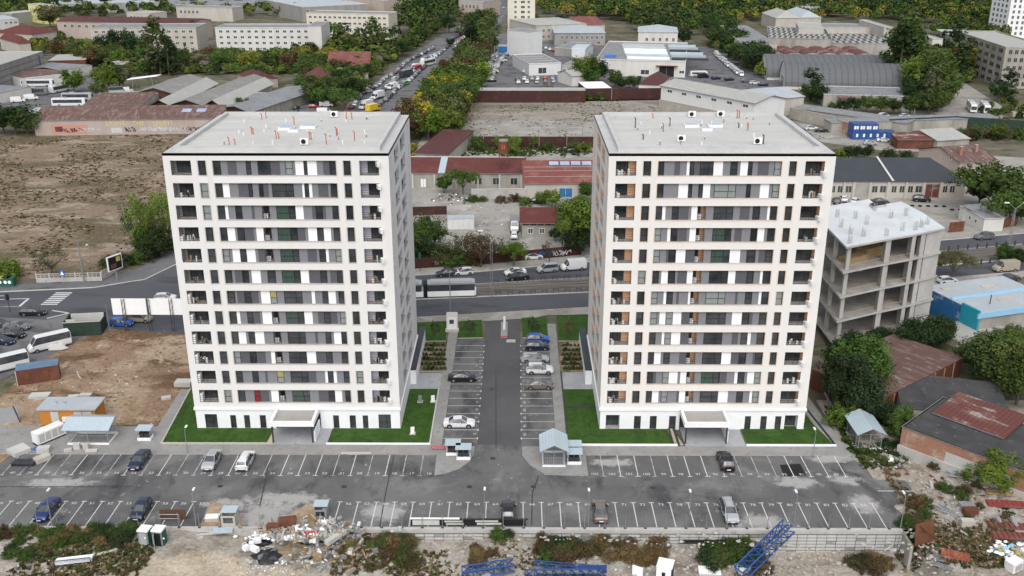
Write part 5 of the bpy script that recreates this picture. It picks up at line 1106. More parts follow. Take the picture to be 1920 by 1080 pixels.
bld('concrete_apron','bare concrete flat roof between the blue hall and the rusty roof',(1795,640),(1930,600),6,1.2,'flat',0,'wall_dirty','roof_pale',par=0)
# ============================================================ TREES AND PLANTS
def crown_mesh(name,kind,seed,n,leaf):
    r=random.Random(seed); mb=MB(); k=mb.mi('leaves'); cl=[]
    if kind=='round':
        for _ in range(46):
            while True:
                d=Vector((r.gauss(0,1),r.gauss(0,1),r.gauss(0,1))); 
                if d.length>.1: break
            d.normalize(); q=r.uniform(.5,.95)*(1+.18*ns(d.x*2,d.y*2,1,seed)); cl.append((Vector((d.x*.5*q,d.y*.5*q,.60+d.z*.36*q)),r.uniform(.11,.2)))
    elif kind=='wide':
        for _ in range(52):
            a=r.uniform(0,6.28); q=math.sqrt(r.random()); z=.58+.32*math.sqrt(max(0,1-q*q))*r.uniform(.3,1); cl.append((Vector((math.cos(a)*q*.62,math.sin(a)*q*.62,z)),r.uniform(.1,.17)))
    elif kind=='poplar':
        for i in range(46):
            t=r.random(); rad=.16*math.sin(math.pi*min(1,t*.85+.12))**.6; a=r.uniform(0,6.28); q=rad*r.uniform(.4,1); cl.append((Vector((math.cos(a)*q,math.sin(a)*q,.12+.86*t)),r.uniform(.05,.085)))
    elif kind=='sparse':
        for _ in range(30):
            d=Vector((r.gauss(0,1),r.gauss(0,1),r.gauss(0,1))).normalized(); q=r.uniform(.5,1.05); cl.append((Vector((d.x*.5*q,d.y*.5*q,.62+d.z*.36*q)),r.uniform(.08,.14)))
    elif kind=='bush':
        for _ in range(34):
            a=r.uniform(0,6.28); q=math.sqrt(r.random()); z=.12+.62*math.sqrt(max(0,1-q*q))*r.uniform(.3,1.1); cl.append((Vector((math.cos(a)*q*.55,math.sin(a)*q*.55,z)),r.uniform(.14,.24)))
    per=n//len(cl)
    for c,rad in cl:
        for _ in range(per):
            d=Vector((r.gauss(0,1),r.gauss(0,1),r.gauss(.25,1))).normalized(); p=c+d*rad*r.uniform(.45,1.05); 
            if p.z<.02: continue
            nrm=(d+Vector((r.uniform(-.6,.6),r.uniform(-.6,.6),r.uniform(-.2,.8)))).normalized(); u=nrm.orthogonal().normalized(); v=nrm.cross(u); s=leaf*r.uniform(.6,1.25); a=r.uniform(0,6.28); u,v=u*math.cos(a)+v*math.sin(a),v*math.cos(a)-u*math.sin(a)
            i=len(mb.v); mb.v+=[tuple(p+u*s),tuple(p+v*s*.62),tuple(p-u*s),tuple(p-v*s*.62)]; mb.f.append((i,i+1,i+2,i+3)); mb.m.append(k)
    if kind in('round','poplar','wide','bush'):
        for j,(c,rad) in enumerate(cl[::2]):
            cc=Vector((c.x*.75,c.y*.75,(c.z-.5)*.8+.47)) if kind!='bush' else c*.8; mb.blob(cc,rad*.62,'leaves',seed=seed+j,seg=5,rings=3)
    return mb.mesh(name)
def trunk_mesh(name,kind,seed):
    r=random.Random(seed); mb=MB()
    if kind=='poplar': mb.tube((0,0,0),(0,0,.9),.018,'bark',.004)
    elif kind=='bush':
        for _ in range(5): a=r.uniform(0,6.28); mb.tube((0,0,0),(math.cos(a)*.25,math.sin(a)*.25,.4),.02,'bark',.006,n=4)
    else:
        mb.tube((0,0,0),(.01,0,.34),.027,'bark',.02)
        for i in range(7 if kind!='sparse' else 12):
            a=i*2.4+r.uniform(-.4,.4); z0=r.uniform(.2,.34); m=Vector((math.cos(a)*.16,math.sin(a)*.16,z0+.2)); mb.tube((.005,0,z0),m,.014,'bark',.009,n=5); mb.tube(m,m+Vector((math.cos(a+.4)*.2,math.sin(a+.4)*.2,r.uniform(.1,.25))),.009,'bark',.003,n=4)
    return mb.mesh(name)
PROTO={}
for kd,n,lf in (('round',4200,.026),('wide',4200,.021),('poplar',2600,.015),('sparse',1300,.021),('bush',2200,.038)):
    for v_ in range(3): PROTO[(kd,v_)]=(crown_mesh('crown',kd,11*v_+len(kd),n,lf),trunk_mesh('trunk',kd,v_+5))
    for v_ in range(2): PROTO[(kd,v_,'far')]=(crown_mesh('crown',kd,31*v_+len(kd),n//3,lf*1.6),trunk_mesh('trunk',kd,v_+5))
TC={'g':((.062,.105,.026),'green'),'d':((.032,.056,.021),'dark green'),'o':((.078,.105,.032),'olive green'),'y':((.20,.185,.035),'yellow'),'l':((.115,.17,.028),'light green'),'b':((.10,.072,.035),'brownish'),'a':((.29,.235,.03),'golden yellow'),'r':((.12,.05,.03),'russet'),'p':((.11,.12,.055),'pale olive'),'t':((.17,.125,.06),'straw coloured')}
KN={'round':'round tree','wide':'spreading tree','poplar':'poplar','sparse':'thin tree','bush':'bush'}
trnd=random.Random(77)
def tree(x,y,h,kind,col,label=None,cat=None,group=None,wd=1.,z=0,name=None,lim=240):
    far=math.hypot(x,y)>lim; v=trnd.randrange(2 if far else 3); cm,tm=PROTO[(kind,v,'far') if far else (kind,v)]
    c,cn=TC[col]; jit=trnd.uniform(.8,1.25); c=tuple(q*jit*trnd.uniform(.92,1.08) for q in c)
    t=thing(name or {'poplar':'poplar_tree','bush':'bush'}.get(kind,'tree'),label,cat or ('bush' if kind=='bush' else 'tree'),(x,y,z),trnd.uniform(0,6.28),group)
    t.scale=(h*wd,h*wd,h); link('crown',cm,t,color=c); link('trunk' if kind!='bush' else 'stems',tm,t); return t
PEND={}
def plant(region,items):
    """items: (x,y,h,kind,col,wd,z). Labels count from the left within each region, per kind and colour"""
    by={}
    for it in items: by.setdefault((it[3],it[4]),[]).append(it)
    for (kd,co),L in by.items():
        L.sort(key=lambda q:proj((q[0],q[1],0))[0])
        for i,it in enumerate(L):
            lab=f'{TC[co][1]} {KN[kd]} {region}' if len(L)==1 else (f'{nth(i+1)} {TC[co][1]} {KN[kd]} from the left, {region}' if i<len(L)-1 else f'rightmost {TC[co][1]} {KN[kd]} {region}')
            tree(it[0],it[1],it[2],kd,co,lab,group=f'plants {region}',wd=it[5],z=it[6] if len(it)>6 else 0)
def px_items(rows):
    out=[]
    for r_ in rows:
        px,by,ty,kd,co=r_[:5]; wd=r_[5] if len(r_)>5 else 1.; p=P(px,by); out.append((p.x,p.y,max(1,HT(px,by,ty)),kd,co,wd,0))
    return out
WOODS=[]
def inside(p,poly):
    c=False; n=len(poly)
    for i in range(n):
        a,b=poly[i],poly[(i+1)%n]
        if (a[1]>p[1])!=(b[1]>p[1]) and p[0]<(b[0]-a[0])*(p[1]-a[1])/(b[1]-a[1])+a[0]: c=not c
    return c
def scatter(region,poly,n,h0,h1,pal,seed,wd=(1,1.35),mind=4.5):
    r=random.Random(seed); w=[tuple(P(*q))[:2] for q in poly]; xs=[q[0] for q in w]; ys=[q[1] for q in w]; out=[]; tries=0
    while len(out)<n and tries<n*60:
        tries+=1; p=(r.uniform(min(xs),max(xs)),r.uniform(min(ys),max(ys)))
        if not inside(p,w) or any((p[0]-o[0])**2+(p[1]-o[1])**2<mind**2 for o in out): continue
        kd,co=r.choice(pal); h=r.uniform(h0,h1)*(1.5 if kd=='poplar' else (.4 if kd=='bush' else 1)); out.append((p[0],p[1],h,kd,co,r.uniform(*wd)))
    plant(region,out); return out
G3=[('round','g'),('round','d'),('round','o'),('wide','g'),('round','g')]
# belt of trees beside the boulevard
r_=random.Random(4); out=[]
L0=[(806,262),(848,190),(884,140),(914,96)]; 
for i in range(30):
    t=i/29*3; k=min(2,int(t)); f=t-k; px=L0[k][0]*(1-f)+L0[k+1][0]*f; py=L0[k][1]*(1-f)+L0[k+1][1]*f; p=P(px,py)
    for s_ in ((0,1,2) if i<16 else (0,1)):
        x=p.x+r_.uniform(-1.5,1.5)+(0.5,-5.5,6)[s_]; y=p.y+r_.uniform(-2,2)
        if i>24 : kd,co='poplar',r_.choice('od'); h=r_.uniform(19,25)
        else: kd='round'; co=r_.choice('glgloglob' if i<18 else 'ogobog'); h=r_.uniform(9.5,13)
        if i in(1,5,6,9) and s_: co='a'
        out.append((x,y,h,kd,co,1.05 if kd=='round' else 1.4))
plant('in the belt beside the boulevard',out)
WOODS.append(('boulevard_wood','dense dark green wood left of the boulevard, between it and the slab blocks',[(470,12),(560,2),(885,8),(850,48),(765,82),(700,112),(620,98),(610,66),(740,82),(750,30)],95,11,17,G3+[('round','d')],1))
scatter('below the pale slab blocks',[(160,125),(120,112),(180,112),(380,120),(600,118),(660,130),(640,160),(575,175),(560,145),(600,135),(480,130),(300,135)],70,6,10,G3+[('round','l'),('round','o'),('round','b'),('round','y')],2)
plant('before the slab blocks',px_items([(302,140,27,'poplar','o',1.2),(318,142,66,'poplar','d',1.5),(288,140,62,'poplar','p',1.5),(275,142,72,'poplar','g',1.4),(328,140,80,'poplar','g',1.4),(232,108,52,'round','d'),(200,110,62,'round','d'),(262,112,60,'round','d'),(415,120,88,'round','b'),(470,135,92,'round','y',1.1),(440,132,108,'round','g'),(525,128,88,'round','l',1.1),(545,134,95,'round','b'),(500,134,98,'round','o'),(165,110,70,'round','l'),(110,108,72,'round','b'),(70,100,72,'round','y'),(140,175,128,'round','l'),(205,170,118,'round','l',1.2),(225,168,118,'round','p',1.1),(185,182,150,'round','o'),(365,75,38,'poplar','d',1.6),(350,98,72,'poplar','d',1.4),(95,52,5,'round','p',1.2),(195,45,8,'poplar','d',1.8),(165,58,8,'poplar','o',2),(258,46,10,'poplar','o',1.6),(130,20,-10,'poplar','g',1.6),(460,200,185,'round','d'),(455,212,182,'round','g'),(265,200,185,'bush','l',1.4)]))
WOODS.append(('block_wood','dark green trees growing as one mass behind the pink block and the warehouses',[(100,30),(200,14),(560,2),(600,-15),(100,-10)],42,12,18,[('poplar','d'),('round','d'),('round','o'),('poplar','o'),('poplar','g')],3))
scatter('by the red roofed houses',[(560,185),(600,172),(640,165),(705,120),(690,170),(650,210),(625,212)],26,6,10,G3+[('round','l')],5,mind=4)
scatter('along the boulevard verge',[(690,150),(745,108),(800,66),(828,58),(778,92),(705,146)],7,7,10,G3,6,mind=5)
plant('beside the far boulevard junction',px_items([(865,68,15,'poplar','p',2.0),(842,62,25,'round','d'),(845,88,70,'round','d'),(880,60,20,'round','d'),(770,92,64,'round','g'),(905,50,15,'round','g')]))
# the wood on the right, single trees along its near edge
WOODS.append(('pavilion_wood','dark wood around the white pavilion at the top',[(1140,62),(1190,62),(1180,30),(1100,20),(1140,40),(1280,40),(1340,35),(1345,60),(1290,75)],40,10,15,[('round','d'),('round','g'),('round','o')],7))
scatter('along the east street',[(1335,85),(1330,55),(1350,60),(1372,90),(1445,140),(1420,142)],22,9,14,[('round','d'),('round','d'),('round','g')],8,mind=5)
WOODS.append(('factory_wood','dark green wood directly behind the old studded factory roofs',[(1340,42),(1500,32),(1680,36),(1760,50),(1760,22),(1340,16)],50,10,15,[('round','d'),('round','g'),('round','o'),('wide','g')],9))
plant('around the barrel halls',px_items([(1674,150,26,'poplar','g',1.35),(1690,156,20,'poplar','o',1.4),(1700,160,30,'poplar','g',1.3),(1683,160,40,'poplar','d',1.3),(1714,150,44,'poplar','g',1.3),(1520,190,127,'poplar','d',2.2),(1535,195,155,'round','d'),(1510,180,158,'round','g'),(1788,150,42,'poplar','d',1.7),(1778,90,55,'round','d'),(1805,140,75,'round','y',1.1),(1818,135,80,'round','l'),(1732,200,88,'poplar','g',1.4),(1748,205,92,'poplar','o',1.4),(1765,200,96,'poplar','g',1.4),(1742,212,125,'poplar','p',1.3),(1756,210,120,'poplar','g',1.4),(1720,175,95,'round','l'),(1770,195,140,'round','g'),(1740,215,160,'round','o'),(1720,200,160,'round','g'),(1885,185,128,'poplar','d',2.2),(1870,190,150,'round','d'),(1600,212,180,'round','d'),(1625,210,178,'round','g'),(1650,212,178,'round','g'),(1675,214,182,'round','d'),(1580,212,185,'round','d'),(1560,210,190,'round','o')]))
scatter('beside the bus yard',[(1700,215),(1700,180),(1770,175),(1760,215)],14,7,12,G3,10,mind=5)
plant('in front of the repair works',px_items([(1098,155,102,'round','l',1.1),(1122,155,110,'round','d'),(1108,162,125,'round','g'),(1152,165,128,'round','o',.8),(1158,160,135,'round','o',.8),(1180,165,142,'round','g'),(1190,168,140,'round','o'),(1165,168,145,'round','d'),(1028,184,153,'sparse','t',1.),(1252,88,72,'round','d'),(1262,90,75,'round','g'),(1282,85,50,'round','d'),(990,57,22,'round','d',1.2),(1050,45,25,'round','d'),(1078,40,28,'round','d'),(1100,188,170,'bush','g'),(1125,188,170,'bush','g')]))
# left field edge
plant('beside the dry field',px_items([(30,252,192,'round','d',1.5),(8,250,200,'round','g',1.2),(52,254,205,'round','o',1.2),(66,250,215,'round','a',.7),(12,522,480,'bush','l',1.3),(98,512,470,'sparse','d',1.5),(285,478,356,'sparse','l',.75),(262,470,376,'sparse','g',.7),(304,472,360,'sparse','l',.75),(318,460,372,'sparse','g',.8),(272,482,425,'round','g',.8),(292,480,420,'round','g',.8),(300,484,420,'bush','d',.9),(205,505,478,'bush','d',1.3),(232,498,470,'bush','d',1.3),(262,492,466,'bush','g',1.3),(285,485,462,'bush','d',1.2)]))
# around the depot
plant('in the depot yard',px_items([(868,365,313,'wide','g',1.),(833,362,325,'round','g',.9),(1035,388,355,'round','l',1.1),(1015,386,358,'round','l',.9),(1080,440,365,'round','g',1.15),(1093,470,372,'round','l',1.1),(1085,478,420,'round','d',1.1),(1100,375,338,'round','g'),(1042,452,425,'round','d',.9),(985,386,365,'bush','l',1),(885,378,362,'bush','g',1.4),(905,378,366,'bush','o',1.4),(940,380,364,'bush','b',1.3),(965,378,360,'bush','b',1.3),(860,418,408,'bush','l',1)]))
plant('behind the depot hall',px_items([(880,278,246,'sparse','l',1.1),(895,282,255,'bush','g',1.2),(940,282,252,'round','l',1.1),(965,280,254,'round','l',1.),(955,286,262,'bush','l',1.5),(1000,280,252,'sparse','l',1.),(1025,282,262,'bush','g',1.3),(1078,282,262,'bush','g',1.3),(1092,284,262,'bush','l',1.3),(868,272,240,'sparse','o'),(770,262,222,'round','g',1.1),(780,250,205,'round','l',1.2),(765,290,262,'bush','a',1.3)]))
plant('behind the graffiti fence',px_items([(800,472,400,'round','g',1.1),(780,485,425,'round','g',1.2),(795,492,442,'round','d',1.1),(850,490,438,'sparse','o',1.4),(880,492,440,'sparse','b',1.4),(905,490,436,'sparse','b',1.5),(925,492,440,'sparse','b',1.2),(830,492,455,'bush','o',1.6),(860,496,462,'bush','g',1.5),(895,494,465,'bush','b',1.3)]))
plant('on the avenue pavement',px_items([(902,502,445,'sparse','b',.9),(963,499,452,'wide','l',1.),(1030,494,450,'sparse','b',.7),(1785,524,468,'wide','p',1.05)]))
plant('on the avenue at the right edge',px_items([(1885,492,458,'round','g',1.3),(1906,498,466,'round','d',1.)]))
plant('by the east yard',px_items([(1858,400,305,'wide','g',1.25),(1880,398,330,'wide','g',1.0),(1835,385,325,'round','d',1.),(1905,420,350,'round','g',1.2),(1890,425,360,'wide','g',1.2),(1915,385,325,'round','d',1.)]))
plant('by the lane',px_items([(1595,300,272,'round','d',1.2),(1620,298,270,'round','d',1.2),(1572,300,275,'bush','l',1.4),(1665,296,275,'bush','d',1.3),(1695,300,278,'bush','d',1.4),(1870,262,230,'round','l',1.),(1840,262,226,'sparse','g',1.2),(1890,265,240,'sparse','b',1.2),(1688,272,250,'bush','g',1.6),(1808,270,262,'bush','g',1.4)]))
r_=random.Random(8)
plant('in the thicket along the lane wall',[(P(px,r_.uniform(256,264)).x,P(px,260).y+r_.uniform(-3,3),r_.uniform(2.5,4.5),'bush',r_.choice('dgbr'),1.2) for px in range(1780,1925,11)])
# trees beside the right tower
plant('beside the right tower',px_items([(1588,775,662,'round','d',.95),(1610,740,632,'round','g',1.0),(1632,715,650,'round','d',.8),(1575,720,640,'round','d',1.0),(1618,790,715,'round','d',1.),(1600,690,622,'round','d',1.2),(1570,762,700,'round','o',.9),(1662,800,755,'round','d',.9),(1680,815,775,'bush','g',1.2),(1585,800,752,'bush','l',1.2),(1710,662,600,'round','d',1.2),(1740,655,594,'round','d',1.2),(1762,648,592,'round','d',1.),(1770,638,604,'round','g',1.),(1650,650,612,'round','d',1.1),(1690,830,765,'round','g',.9)]))
plant('behind the brick warehouse',px_items([(1850,720,628,'round','o',1.25),(1885,735,640,'round','o',1.2),(1915,700,625,'round','l',1.2),(1825,700,640,'round','g',1.1),(1905,760,660,'round','g',1.),(1890,660,608,'round','o',1.1)]))
plant('in front of the brick warehouse',px_items([(1868,922,852,'round','l',1.25),(1822,902,865,'bush','l',1.1)]))
# saplings on the small lawns, conifers in the shrub beds
plant('on the small front lawns',px_items([(816,640,600,'sparse','d',.5),(882,632,598,'sparse','d',.6),(1003,628,590,'sparse','d',.8),(1063,632,592,'sparse','t',.35),(1066,634,600,'sparse','t',.35)]))
r_=random.Random(12)
for nm,x0,x1,y0,y1,side in (('left',792,832,650,694,-1),('right',1056,1094,650,694,1)):
    its=[]
    for j in range(6):
        for i in range(6):
            p=P(x0+(x1-x0)*(i+.5*(j%2))/5.2,y0+(y1-y0)*j/5); its.append((p.x,p.y,r_.uniform(.5,1.0),'bush',r_.choice('dgo'),.8,.1))
    plant(f'in the shrub bed by the {nm} tower',its)
# weeds along the foot of the retaining wall and the near edge
r_=random.Random(21); its=[]
def weeds(px0,px1,py0,py1,n,h0,h1,cols):
    for _ in range(n):
        px=r_.uniform(px0,px1); py=r_.uniform(py0,py1); p=P(px,py,-1); z=pit_h(p.x,p.y) if p.y<YW0 else rub_h(p.x,p.y)
        its.append((p.x,min(p.y,101.0) if p.x<47 else p.y,r_.uniform(h0,h1),'bush',r_.choice(cols),r_.uniform(1,1.5),z-.1))
weeds(-10,90,1000,1030,13,.9,1.5,'ogtb'); weeds(70,190,1000,1032,16,.9,1.6,'ogtt'); weeds(200,250,1000,1030,9,1.3,1.9,'gd'); weeds(0,60,1030,1050,5,1,1.6,'dg'); weeds(60,130,1045,1065,3,.7,1.1,'bd')
weeds(640,775,1010,1050,22,1.2,2.1,'gotob'); weeds(930,968,1000,1018,5,1.2,1.8,'dg'); weeds(880,930,1020,1045,6,1,1.6,'bt'); weeds(990,1060,1010,1050,14,1.4,2.2,'gdb'); weeds(1060,1120,1010,1040,12,1.4,2.1,'bto')
weeds(1110,1245,1008,1040,24,1.2,1.9,'ttot'); weeds(1310,1420,1010,1040,24,1.4,2.4,'dgo'); weeds(1410,1445,1020,1045,8,1,1.7,'bt'); weeds(1605,1680,1015,1045,12,1.2,2,'dtb'); weeds(1690,1740,960,1020,14,1.2,1.8,'ogtb'); weeds(1740,1840,880,1000,10,.8,1.5,'gb'); weeds(1640,1700,850,880,4,.9,1.4,'d'); weeds(1550,1600,1020,1040,0,1,1,'d')
plant('at the near edge of the site',its)
# the far wood, one mass nobody could count
def wood(name,poly,n,h0,h1,seed,cols,lab):
    r=random.Random(seed); w=[tuple(P(*q))[:2] for q in poly]; xs=[q[0] for q in w]; ys=[q[1] for q in w]; v=[]; f=[]; mi=[]; m_=0; c=0; t=0
    while c<n and t<n*40:
        t+=1; x=r.uniform(min(xs),max(xs)); y=r.uniform(min(ys),max(ys))
        if not inside((x,y),w): continue
        c+=1; h=r.uniform(h0,h1); R_=h*r.uniform(.32,.5); m=r.randrange(len(cols))
        for _ in range(95):
            d=Vector((r.gauss(0,1),r.gauss(0,1),abs(r.gauss(0,1)))).normalized(); p=Vector((x,y,h*.45))+Vector((d.x*R_,d.y*R_,d.z*h*.5))*r.uniform(.7,1.05)
            nr=(d+Vector((r.uniform(-.6,.6),r.uniform(-.6,.6),r.uniform(-.3,.6)))).normalized(); u=nr.orthogonal().normalized(); q=nr.cross(u); s=r.uniform(.5,1.1)
            i=len(v); v+=[tuple(p+u*s),tuple(p+q*s),tuple(p-u*s),tuple(p-q*s)]; f.append((i,i+1,i+2,i+3)); mi.append(m)
    me=bpy.data.meshes.new(name); me.from_pydata(v,[],f)
    for cc in cols: me.materials.append(MATS[cc])
    me.polygons.foreach_set('material_index',mi); o=link(name,me); return tag(o,lab,'woodland',kind='stuff')
for nm,c in (('wood_green',(.055,.10,.020)),('wood_dark',(.028,.05,.016)),('wood_light',(.115,.155,.025)),('wood_yellow',(.19,.18,.035)),('wood_olive',(.075,.095,.028))): M(nm,c,tuple(q*.6 for q in c),scale=.4,world=True,spec=.1)
for nm_,lb_,pl_,n_,a_,b_,_,sd_ in WOODS: wood(nm_,pl_,int(n_*2.2),a_*.9,b_*.95,sd_,['wood_dark','wood_green','wood_olive','wood_dark'],lb_)
wood('far_wood',[(1005,34),(1140,40),(1200,48),(1340,44),(1480,40),(1700,46),(1800,60),(1900,55),(2100,40),(2100,-45),(960,-45),(960,0)],4200,8,12,1,['wood_green','wood_light','wood_dark','wood_yellow','wood_green','wood_olive'],'dense green and yellow wood filling the top of the photograph on the right')
def wood2(name,poly,n,h0,h1,seed,lab): wood(name,poly,n,h0,h1,seed,['wood_green','wood_olive','wood_dark','wood_light','wood_olive'],lab)
wood2('undergrowth',[(160,118),(120,106),(180,104),(380,110),(600,104),(700,116),(650,160),(575,172),(560,140),(480,145),(440,135),(300,140)],420,2,5,21,'low green undergrowth between the sheds and the slab blocks')
wood2('undergrowth',[(0,32),(560,32),(600,14),(560,4),(0,10)],330,5,11,31,'far belt of trees between the slab blocks and the top warehouses')
wood2('undergrowth',[(190,152),(300,140),(540,142),(530,126),(200,126)],120,3,6,32,'green scrub directly behind the grey gabled sheds')
wood2('undergrowth',[(560,185),(600,172),(640,165),(705,120),(660,150),(622,200),(600,185)],60,2,4,22,'hedge like undergrowth by the red roofed houses')
wood2('undergrowth',[(530,100),(620,95),(740,85),(800,60),(835,50),(782,92),(742,119),(702,149),(652,196),(605,182)],230,3,8,23,'undergrowth along the left side of the boulevard')
wood2('undergrowth',[(1700,215),(1700,120),(1760,80),(1820,70),(1830,150),(1780,170),(1760,215)],170,4,8,24,'green undergrowth between the poplars and the bus yard')
wood2('undergrowth',[(1325,88),(1330,55),(1345,60),(1385,100),(1440,142),(1425,150)],60,3,7,25,'bushes along the east street')
wood2('undergrowth',[(1830,215),(1850,190),(1960,200),(1960,240),(1840,232)],40,1.5,3,26,'scrub behind the coaches at the right edge')
wood2('undergrowth',[(0,90),(120,60),(165,95),(110,108),(40,104)],60,3,6,27,'bushes between the red roofed cottages and the grey warehouse')
wood2('undergrowth',[(1740,62),(1800,90),(1890,80),(1870,55)],70,5,9,28,'trees around the grey annex at the upper right')
wood('far_wood_left',[(-200,4),(600,-2),(960,-8),(960,-50),(-200,-50)],700,10,15,2,['wood_dark','wood_olive','wood_green'],'dark distant wood behind the warehouses at the top left')
# ============================================================ VEHICLES
def loft(st,cd,de,body,glass,wheels=True,wr=.33):
    """st: (x,zlo,zbelt,ztop,wlo,wbelt,wtop); cd/de: segment indices glazed at the sides / above"""
    N=[]
    for x,zl,zb,zt,wl,wb,wt in st: N.append([(x,-wl*.94,zl),(x,-wl,zl+.22),(x,-wb,zb),(x,-wt,zt),(x,-wt*.55,zt+.035),(x,wt*.55,zt+.035),(x,wt,zt),(x,wb,zb),(x,wl,zl+.22),(x,wl*.94,zl)])
    for i in range(len(st)-1):
        for j in range(9):
            q=[N[i][j],N[i+1][j],N[i+1][j+1],N[i][j+1]]; gl=(j in(2,6) and i in cd) or (j in(3,4,5) and i in de)
            (glass if gl else body).face(q,'car_glass' if gl else 'car_paint')
        body.face([N[i][0],N[i][9],N[i+1][9],N[i+1][0]],'black')
    for k in de:
        for j in (3,6): body.tube(N[k][j],N[k+1][j],.04,'car_paint',n=4)
    for k in cd:
        if k+1 in cd:
            for a,b in ((2,3),(7,6)): body.tube(N[k+1][a],N[k+1][b],.035,'car_paint' if len(cd)<3 else 'black',n=4)
    body.face(N[0][::-1],'car_paint'); body.face(N[-1],'car_paint')
CARS={
 'sedan':dict(L=4.65,st=[(-2.3,.36,.74,.80,.74,.76,.62),(-2.18,.24,.86,.98,.86,.84,.68),(-1.5,.2,.93,1.02,.89,.87,.70),(-.85,.2,.93,1.38,.9,.87,.58),(.0,.2,.92,1.45,.9,.87,.60),(.4,.2,.91,1.41,.9,.87,.59),(1.15,.2,.88,.97,.9,.87,.72),(2.0,.22,.74,.84,.87,.84,.66),(2.3,.3,.56,.64,.74,.74,.58)],cd=(2,3,4,5),de=(2,5),ax=(-1.38,1.42)),
 'hatchback':dict(L=4.1,st=[(-2.02,.34,.8,.9,.76,.78,.62),(-1.93,.24,.92,1.05,.85,.84,.66),(-1.6,.2,.96,1.40,.87,.85,.58),(-.6,.2,.94,1.49,.88,.86,.61),(.3,.2,.92,1.44,.88,.86,.60),(1.05,.2,.9,.99,.88,.85,.72),(1.8,.22,.76,.86,.85,.82,.64),(2.05,.3,.56,.66,.72,.72,.56)],cd=(1,2,3,4),de=(1,4),ax=(-1.25,1.28)),
 'suv':dict(L=4.5,st=[(-2.22,.4,.9,1.0,.8,.82,.66),(-2.12,.3,1.02,1.15,.9,.88,.7),(-1.8,.28,1.06,1.55,.92,.9,.62),(-.7,.28,1.05,1.68,.93,.91,.66),(.35,.28,1.02,1.62,.93,.91,.65),(1.05,.28,1.0,1.12,.93,.9,.76),(1.95,.3,.88,.99,.9,.87,.68),(2.25,.36,.66,.76,.78,.78,.6)],cd=(1,2,3,4),de=(1,4),ax=(-1.35,1.38)),
 'estate car':dict(L=4.7,st=[(-2.35,.34,.8,.9,.76,.78,.62),(-2.26,.24,.92,1.05,.86,.85,.66),(-1.95,.2,.95,1.38,.88,.86,.6),(-.7,.2,.94,1.49,.9,.87,.62),(.35,.2,.92,1.43,.9,.87,.61),(1.15,.2,.88,.97,.9,.87,.72),(2.0,.22,.75,.84,.87,.84,.66),(2.32,.3,.56,.65,.74,.74,.58)],cd=(1,2,3,4),de=(1,4),ax=(-1.4,1.42)),
 'van':dict(L=5.4,st=[(-2.7,.4,1.3,2.2,.92,.94,.82),(-2.6,.35,1.3,2.3,.96,.96,.86),(.9,.35,1.3,2.32,.97,.96,.86),(1.25,.35,1.3,2.2,.97,.96,.84),(1.95,.35,1.25,1.38,.97,.94,.8),(2.5,.35,1.0,1.1,.94,.9,.74),(2.7,.4,.7,.8,.84,.84,.66)],cd=(3,),de=(3,),ax=(-1.6,1.7)),
 'small van':dict(L=4.4,st=[(-2.2,.35,1.1,1.72,.84,.86,.74),(-2.1,.3,1.1,1.8,.88,.88,.76),(.2,.3,1.1,1.84,.89,.88,.77),(.6,.3,1.08,1.76,.89,.88,.74),(1.25,.3,1.0,1.12,.89,.86,.72),(1.95,.3,.86,.96,.86,.84,.66),(2.2,.34,.62,.72,.76,.76,.6)],cd=(1,2,3),de=(3,),ax=(-1.35,1.4)),
 'minibus':dict(L=6.9,st=[(-3.45,.4,1.35,2.5,.92,.96,.84),(-3.35,.35,1.45,2.62,.99,.99,.88),(1.9,.35,1.45,2.66,.99,.99,.88),(2.2,.35,1.4,2.5,.99,.98,.85),(2.9,.35,1.25,1.4,.98,.95,.8),(3.3,.35,1.0,1.1,.94,.9,.74),(3.5,.4,.7,.8,.84,.84,.66)],cd=(1,2,3),de=(3,),ax=(-2.0,2.3)),
}
KEYS={}
def wheel_mesh(r=.33,w=.2):
    k=('wheel',r)
    if k not in KEYS:
        q=MB(); q.tube((0,-w/2,0),(0,w/2,0),r,'rubber',n=14); tyre=q.mesh('tyre',False)
        q=MB(); q.tube((0,-w/2-.012,0),(0,w/2+.012,0),r*.62,'rim',n=10); KEYS[k]=(tyre,q.mesh('rim'))
    return KEYS[k]
def car_meshes(kind):
    if kind in KEYS: return KEYS[kind]
    c=CARS[kind]; b=MB(); g=MB(); loft(c['st'],c['cd'],c['de'],b,g)
    for sx in c['ax']:
        for s in (-1,1): y=s*(c['st'][3][4]+.004); n=10; b.face([(sx+.41*math.cos(math.pi*2*i/n),y,.33+.41*math.sin(math.pi*2*i/n)*(1 if math.sin(math.pi*2*i/n)>0 else .4)) for i in range(n)],'black')
    far=MB(); 
    for src in (b,g):
        o=len(far.v); far.v+=src.v; ks=[far.mi(n_) for n_ in src.names]; far.f+=[tuple(o+a for a in f) for f in src.f]; far.m+=[ks[m_] for m_ in src.m]
    for sx in c['ax']:
        for s in (-1,1): y=s*c['st'][3][4]; far.tube((sx,y-s*.16,.33),(sx,y+s*.02,.33),.33,'rubber',n=8)
    # seat a few panel lines / bumpers
    L=c['L']/2; 
    q=MB(); q.box(-.05,.05,-.6,.6,-.06,.06,'black'); KEYS['bumper']=q.mesh('bumper')
    KEYS[kind]=(b.mesh('body'),g.mesh('window_glass'),far.mesh(kind.replace(' ','_'))); return KEYS[kind]
lamp_m={}
def lamp_mesh(nm,m,s):
    if nm not in lamp_m: q=MB(); q.box(-.06,.06,-s,s,-.07,.07,m); lamp_m[nm]=q.mesh(nm)
    return lamp_m[nm]
